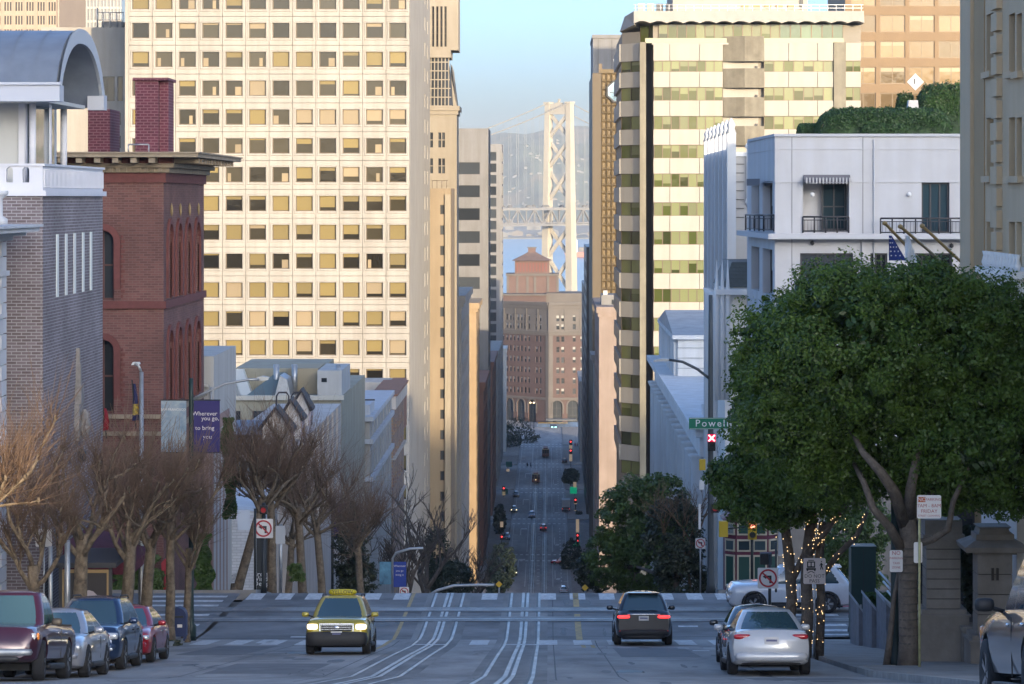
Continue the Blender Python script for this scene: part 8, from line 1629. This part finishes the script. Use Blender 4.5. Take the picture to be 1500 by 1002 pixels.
    part('rear_plate', MB().box(-.16, .16, yb + .005, yb + .02, .80 if kind == 'suv' else .70, .95 if kind == 'suv' else .85), PLATE); part('plate_marks', MB().box(-.12, .12, yb + .02, yb + .023, .855 if kind == 'suv' else .755, .90 if kind == 'suv' else .80), mat('plate_blue', (.12, .13, .25), .6))
    part('rear_bumper', pod((0, rear_at(0, .45) - .06, .42), (W * .45, .11, .10), .4), TRIM if kind == 'suv' or trim_low else paint_m); part('rear_diffuser', pod((0, rear_at(0, .4) - .08, .30), (W * .38, .10, .07), .4), TRIM)
    t0 = sp['g'][0]; ym = -L / 2 + L * (t0 + .085)
    for sd in (1, -1):
        part('mirror', pod((sd * (W / 2 + .09), ym, sp['belt'] + .10), (.11, .07, .075), .6), paint_m if kind != 'pickup' else TRIM); part('mirror_arm', MB().tube([(sd * W * .43, ym, sp['belt'] + .03), (sd * (W / 2 + .05), ym, sp['belt'] + .08)], .025, 5), TRIM)
        if detail:
            for y in (L * .02, L * .21): part('door_handle', pod((sd * (W / 2 - .01), y - .1, sp['belt'] - .12), (.02, .09, .018), .6), CHROME if kind != 'suv' else TRIM)
            part('sill', pod((sd * (W / 2 - .03), (fy + ry) / 2, .28), (.05, sp['wb'] / 2 - wr * 1.25, .06), .4), TRIM); part('door_seam', MB().box(sd * (W / 2 - .012) - .004, sd * (W / 2 - .012) + .01, L * .06, L * .062, .4, sp['belt'] - .04), TRIM)
        if rack: part('roof_rail', MB().tube([g_pt(sp, sd, .33, 1.0), tuple(Vector(g_pt(sp, sd, .38, 1.0)) + Vector((0, 0, .07))), tuple(Vector(g_pt(sp, sd, .68, 1.0)) + Vector((0, 0, .07))), g_pt(sp, sd, .72, 1.0)], .018, 5), TRIM)
    if kind == 'suv': part('rear_spoiler', pod((0, g_pt(sp, 1, 1, 1.0)[1] + .03, sp['zr'] - .01), (W * .29, .12, .025), .4), paint_m); part('rear_lip', pod((0, yb - .02, 1.0), (W * .3, .06, .02), .4), CHROME if detail else TRIM)
    if kind == 'pickup':
        part('bed_opening', MB().box(-W * .42, W * .42, -L / 2 + L * .66, L / 2 - .08, 1.06, 1.118), UND); part('rear_cab_glass', MB().box(-.5, .5, -L / 2 + L * .625 - .02, -L / 2 + L * .625, 1.2, 1.6), CGL)
    if taxi:
        part('roof_sign', pod((0, -L / 2 + L * .55, sp['zr'] + .13), (.42, .10, .085), .45), mat('taxi_sign_yellow', (.50, .42, .02), .5)); 
        q = link('lettering', text_mesh('YELLOW', .16, mat('sign_black', (.02, .02, .02), .5)), o, (0, -L / 2 + L * .55 - .105, sp['zr'] + .125))
    return o
PK = 'cars parked along the left kerb'
make_car('pickup_truck', 'maroon pickup truck with chrome front bumper parked at the left kerb', 'pickup', paint('maroon', (.05, .011, .026)), (-10.85, 62.4), group=PK, cat='truck', chrome_bumper=GALV, steer=.12)
make_car('sedan_car', 'silver sedan parked between the pickup and the dark blue car', 'sedan', paint('silver', (.40, .40, .43), .5), (-10.9, 68.2), group=PK)
make_car('estate_car', 'dark blue estate with roof rails parked behind the silver sedan', 'suv', paint('navy', (.02, .045, .11), .5), (-10.95, 74.2), group=PK, rack=True)
make_car('sedan_car', 'bright red sedan at the end of the parked row', 'sedan', paint('red', (.32, .008, .018), .3), (-11.0, 80.3), group=PK, scale=.97)
make_car('taxi', 'yellow-green taxi with lit headlights driving uphill', 'suv', paint('taxi', (.42, .34, .035), .2), (-5.93, 88.2), on=True, taxi=True, trim_low=True, rack=True, scale=.97, upper=paint('taxi_upper', (.45, .36, .06), .2), rim=RIMD)
make_car('sport_utility_car', 'black sport utility car driving away across the crossing', 'suv', paint('black', (.006, .007, .012), .2), (3.05, 100.2), math.pi, brake=True, upper=paint('black', (.006, .007, .012)))
make_car('electric_sedan', 'pearl silver sedan with glass roof parked at the right kerb', 'sedan', paint('pearl', (.56, .56, .57), .15), (4.97, 70.6), math.pi, upper=None, rim=RIMD)
make_car('dark_car', 'dark grey car parked ahead of the pearl sedan', 'sedan', paint('charcoal', (.015, .016, .018), .3), (5.2, 77.2), math.pi - .02, rim=RIMD)
make_car('crossover_car', 'white crossover with black wheel arches crossing on the side street', 'suv', paint('white', (.60, .62, .66), .05), (8.95, 113.8), -math.pi / 2, rim=RIM, trim_low=False, pitch=0.0)
make_car('large_pickup', 'grey pickup at the right edge with a big black door mirror', 'pickup', paint('grey', (.055, .057, .062), .3), (6.1, 34.4), math.pi, cat='truck', detail_front=True, scale=1.06)
o = bpy.data.objects
# black arch flares of the crossover
for obx in [q for q in bpy.data.objects if q.name.startswith('crossover_car')]:
    sp = SPEC['suv']
    for y in (-sp['L'] / 2 + sp['fo'], -sp['L'] / 2 + sp['fo'] + sp['wb']):
        for sd in (1, -1):
            q = MB(); n = 16; R0, R1 = sp['wr'] * 1.14, sp['wr'] * 1.32
            q.grid([[(sd * (sp['W'] / 2 + .012), y + r_ * math.cos(a), sp['wr'] + r_ * math.sin(a)) for r_ in (R0, R1)] for a in [math.pi * (-.12 + 1.24 * k / n) for k in range(n + 1)]]); me = q.mesh('wheel_arch'); me.materials.append(TRIM); link('wheel_arch', me, obx)
    for sd in (1, -1): me = MB().box(sd * (sp['W'] / 2 - .01), sd * (sp['W'] / 2 + .014), -.75, 1.0, .25, .42).mesh('side_cladding'); me.materials.append(TRIM); link('side_cladding', me, obx)
# cars far down the street: one shared low-detail car per colour
def far_car(label, px, ybase, m, facing, kind='suv', brake=False, turn=0.0, sc=1.0, on=False, cat='car', name='distant_car'):
    D = 87.5 * F / (ybase - HY); rz = 0 if facing == 'us' else math.pi
    make_car(name, label, kind, m, (XX(px, D), D), rz + turn, 'traffic far down the street', cat, detail=False, brake=brake, on=on, scale=sc, pitch=0.0)
far_car('tiny red and white car waiting on the right-hand track', 796, 776, paint('cherry', (.35, .02, .04)), 'away', 'suv', True)
far_car('tiny blue car coming up on the left-hand track', 779, 757, paint('blue_far', (.05, .10, .22)), 'us')
far_car('tiny dark car in the left lane at the canyon foot', 752, 842, paint('black'), 'us', on=True)
far_car('tiny silver-green car coming up the left lane', 753, 749, paint('teal_far', (.20, .28, .28)), 'us', on=True)
far_car('tiny dark car standing in the left lane at the second crossing', 756, 727, paint('black'), 'us')
far_car('tiny dark red car turning at the nearest canyon crossing', 821, 826, paint('cherry'), 'away', 'sedan', True, math.pi / 2)
far_car('tiny white car just beyond the crest, right lane', 826, 872, paint('white'), 'away')
far_car('tiny dark car parked at the right kerb far down', 827, 677, paint('black'), 'away')
far_car('tiny pale car parked by the small round tree', 827, 703, paint('silver'), 'away')
far_car('tiny dark car parked at the left kerb mid-canyon', 742, 790, paint('navy'), 'us')
D = 87.5 * F / (749 - HY); vx_ = XX(829, D); v = thing('delivery_van', 'grey box van in the right lane mid-canyon', 'van', (vx_, D, gz(D)), 0, 'traffic far down the street')
MB().box(vx_ - 1.15, vx_ + 1.15, D, D + 4.6, gz(D) + .7, gz(D) + 3.4).build('box_body', mat('van_grey', (.38, .40, .42), .5), v); MB().box(vx_ - 1.05, vx_ + 1.05, D + 4.6, D + 6.4, gz(D) + .6, gz(D) + 2.4).build('cab', MATS['van_grey'], v); MB().box(vx_ - 1, vx_ + 1, D - .02, D, gz(D) + .75, gz(D) + 1.3).build('tail_board', TRIM, v)
for sx in (-.95, .95):
    for dy in (1, 5.4): MB().tube([(vx_ + sx - .12, D + dy, gz(D) + .42), (vx_ + sx + .12, D + dy, gz(D) + .42)], .42, 12).build('wheel', TYRE, v)
    MB().box(vx_ + sx - .1, vx_ + sx + .1, D - .04, D - .01, gz(D) + .8, gz(D) + .95).build('tail_light', TLON, v)
def cable_car(label, tx_, ybase, lit):
    D = 87.5 * F / (ybase - HY); z = gz(D); c = thing('cable_car', label, 'cable car', (tx_, D, z), 0, 'cable cars'); CB = mat('cable_car_brown', (.16, .055, .035), .5); CC = mat('cable_car_cream', (.45, .38, .27), .6)
    MB().box(tx_ - 1.2, tx_ + 1.2, D, D + 8.4, z + .45, z + 1.35).build('lower_body', CB, c); MB().box(tx_ - 1.25, tx_ + 1.25, D - .3, D + 8.7, z + 2.75, z + 2.95).build('roof', CC, c); MB().box(tx_ - .75, tx_ + .75, D + .2, D + 8.2, z + 2.95, z + 3.3).build('clerestory', CB, c)
    for sx in (-1.12, -.4, .4, 1.12):
        for dy in (0.06, 2.9, 5.6, 8.3): MB().box(tx_ + sx - .07, tx_ + sx + .07, D + dy - .06, D + dy + .06, z + 1.35, z + 2.75).build('post', CB, c)
    MB().box(tx_ - 1.1, tx_ + 1.1, D + .1, D + .14, z + 1.4, z + 2.7).build('front_glass', GLASS, c); MB().box(tx_ - 1.15, tx_ + 1.15, D + 2.9, D + 2.95, z + 1.3, z + 2.7).build('bulkhead', CB, c)
    for dy in (2, 6.4):
        for sx in (-.55, .55): MB().tube([(tx_ + sx - .06, D + dy, z + .35), (tx_ + sx + .06, D + dy, z + .35)], .33, 12).build('wheel', TYRE, c)
    MB().lathe((tx_, D - .1, z + 1.15), [(.01, -.14), (.14, 0), (.01, .14)], 8).build('headlamp', HLON if lit else CHROME, c)
cable_car('brown cable car with lit headlamp climbing the left track', TX[0], 707, True); cable_car('brown cable car heading away on the right track', TX[1], 669, False)
# ------------------------------------------------------------------ people
def person(label, loc, rz, coat, legs, skin, hair, stride=.25, H=1.72, group=None, long_coat=True):
    """one continuous skinned figure, walking; hair and coat are its children"""
    o = thing('person', label, 'person', loc, rz, group); k = H / 1.72
    V = [(0, 0, .95), (0, .0, 1.15), (0, -.01, 1.38), (0, -.02, 1.50), (0, -.04, 1.60), (0, -.045, 1.69), (.09, 0, .92), (.10, -stride * .55, .50), (.10, -stride, .09), (.10, -stride - .17, .03), (-.09, 0, .92), (-.10, stride * .35, .50), (-.10, stride, .10), (-.10, stride - .15, .03), (.19, 0, 1.41), (.24, stride * .3, 1.13), (.25, stride * .15, .90), (.25, stride * .0, .81), (-.19, 0, 1.41), (-.24, -stride * .3, 1.14), (-.25, -stride * .6, .93), (-.25, -stride * .7, .85)]
    Ed = [(0, 1), (1, 2), (2, 3), (3, 4), (4, 5), (0, 6), (6, 7), (7, 8), (8, 9), (0, 10), (10, 11), (11, 12), (12, 13), (2, 14), (14, 15), (15, 16), (16, 17), (2, 18), (18, 19), (19, 20), (20, 21)]
    Rd = [.15, .135, .15, .06, .095, .085, .10, .068, .05, .04, .10, .068, .05, .04, .065, .05, .038, .036, .065, .05, .038, .036]
    me = bpy.data.meshes.new('body'); me.from_pydata([(a * k, b * k, c * k) for a, b, c in V], Ed, []); b = bpy.data.objects.new('tmp', me); COL.objects.link(b); md = b.modifiers.new('s', 'SKIN'); md.use_smooth_shade = True
    for i, r_ in enumerate(Rd): me.skin_vertices[0].data[i].radius = (r_ * k, r_ * k)
    me.skin_vertices[0].data[0].use_root = True; b.modifiers.new('u', 'SUBSURF').levels = 1; b.modifiers['u'].render_levels = 1
    dg = bpy.context.evaluated_depsgraph_get(); nm = bpy.data.meshes.new_from_object(b.evaluated_get(dg)); bpy.data.objects.remove(b); nm.materials.clear()
    for m in (coat, legs, skin): nm.materials.append(m)
    for p_ in nm.polygons: z = p_.center.z / k; p_.material_index = 2 if z > 1.5 or (z < .88 and abs(p_.center.x) > .2 * k and z > .7) else (1 if z < .93 else 0)
    nm.name = 'body'; link('body', nm, o)
    hr = pod((0, -.01 * k, 1.69 * k), (.095 * k, .11 * k, .10 * k), .9, 12, 8).mesh('hair'); hr.materials.append(hair); link('hair', hr, o)
    for sd in (-1, 1): e = pod((sd * .035 * k, -.135 * k, 1.66 * k), (.012 * k, .008 * k, .008 * k), 1.0, 6, 4).mesh('eye'); e.materials.append(SIGNK); link('eye', e, o)
    ns = pod((0, -.145 * k, 1.63 * k), (.013 * k, .02 * k, .022 * k), .9, 6, 4).mesh('nose'); ns.materials.append(skin); link('nose', ns, o)
    if long_coat:
        c = MB(); c.grid([[(w * math.cos(t) * k, (d_ * math.sin(t)) * k, z * k) for t in [2 * math.pi * i / 16 for i in range(16)]] for w, d_, z in ((.10, .08, 1.49), (.205, .13, 1.42), (.185, .135, 1.2), (.17, .14, 1.0), (.20, .18, .8), (.215, .21, .55))], closed=True); m_ = c.mesh('coat'); m_.materials.append(coat); link('coat', m_, o)
    return o
SK = mat('skin', (.40, .24, .17), .6); HB_ = mat('hair_dark', (.015, .012, .01), .6); CK = mat('cloth_black', (.012, .012, .014), .9); CG = mat('cloth_grey', (.10, .10, .11), .9); CRD = mat('cloth_red', (.22, .02, .03), .9)
d = 106.3; person('person in a long black coat walking past the stepped wall', (XX(1251.5, d), d, gz(d) + .01), math.pi * .55, CK, CG, SK, HB_)
for px, yb, cm, lab in ((772.5, 684, CK, 'person in black crossing the far crosswalk, left of the pair'), (777.5, 684, CK, 'person in black crossing the far crosswalk beside the cable car'), (842.5, 654, CRD, 'person in dark red on the far right pavement'), (845.5, 654, CRD, 'second person in dark red on the far right pavement')):
    D = 87.5 * F / (yb - HY); person(lab, (XX(px, D), D, gz(D) + .02), random.uniform(0, 6), cm, CG, SK, HB_, group='people far down the street')
lf = thing('fallen_leaf_litter', 'scrap of dry leaves lying on the road by the parked cars', 'litter', (XX(172, 77), 77, gz(77)))
rs = random.Random(6)
for k in range(14): x, y = XX(172, 77) + rs.gauss(0, .13), 77 + rs.gauss(0, .3); q = MB(); q.add([(x - .04, y, gz(y) + .012), (x, y - .05, gz(y) + .03), (x + .045, y, gz(y) + .014), (x, y + .05, gz(y) + .012)], [(0, 1, 2, 3)]); q.build('leaf', TWIG, lf)
finish_texts()
# ------------------------------------------------------------------ air
hz = bpy.data.materials.new('haze'); hz.use_nodes = True
hn = hz.node_tree.nodes; hn.remove(hn['Principled BSDF'])
pv = hn.new('ShaderNodeVolumePrincipled'); pv.inputs['Color'].default_value = (0.80, 0.88, 1.0, 1); pv.inputs['Density'].default_value = 0.00006; pv.inputs['Anisotropy'].default_value = 0.0
hz.node_tree.links.new(pv.outputs['Volume'], hn['Material Output'].inputs['Volume'])
hb = MB(); hb.box(-6500, 6500, -3200, 10400, -25, 345)
o = hb.build('haze', hz); o['kind'] = 'stuff'
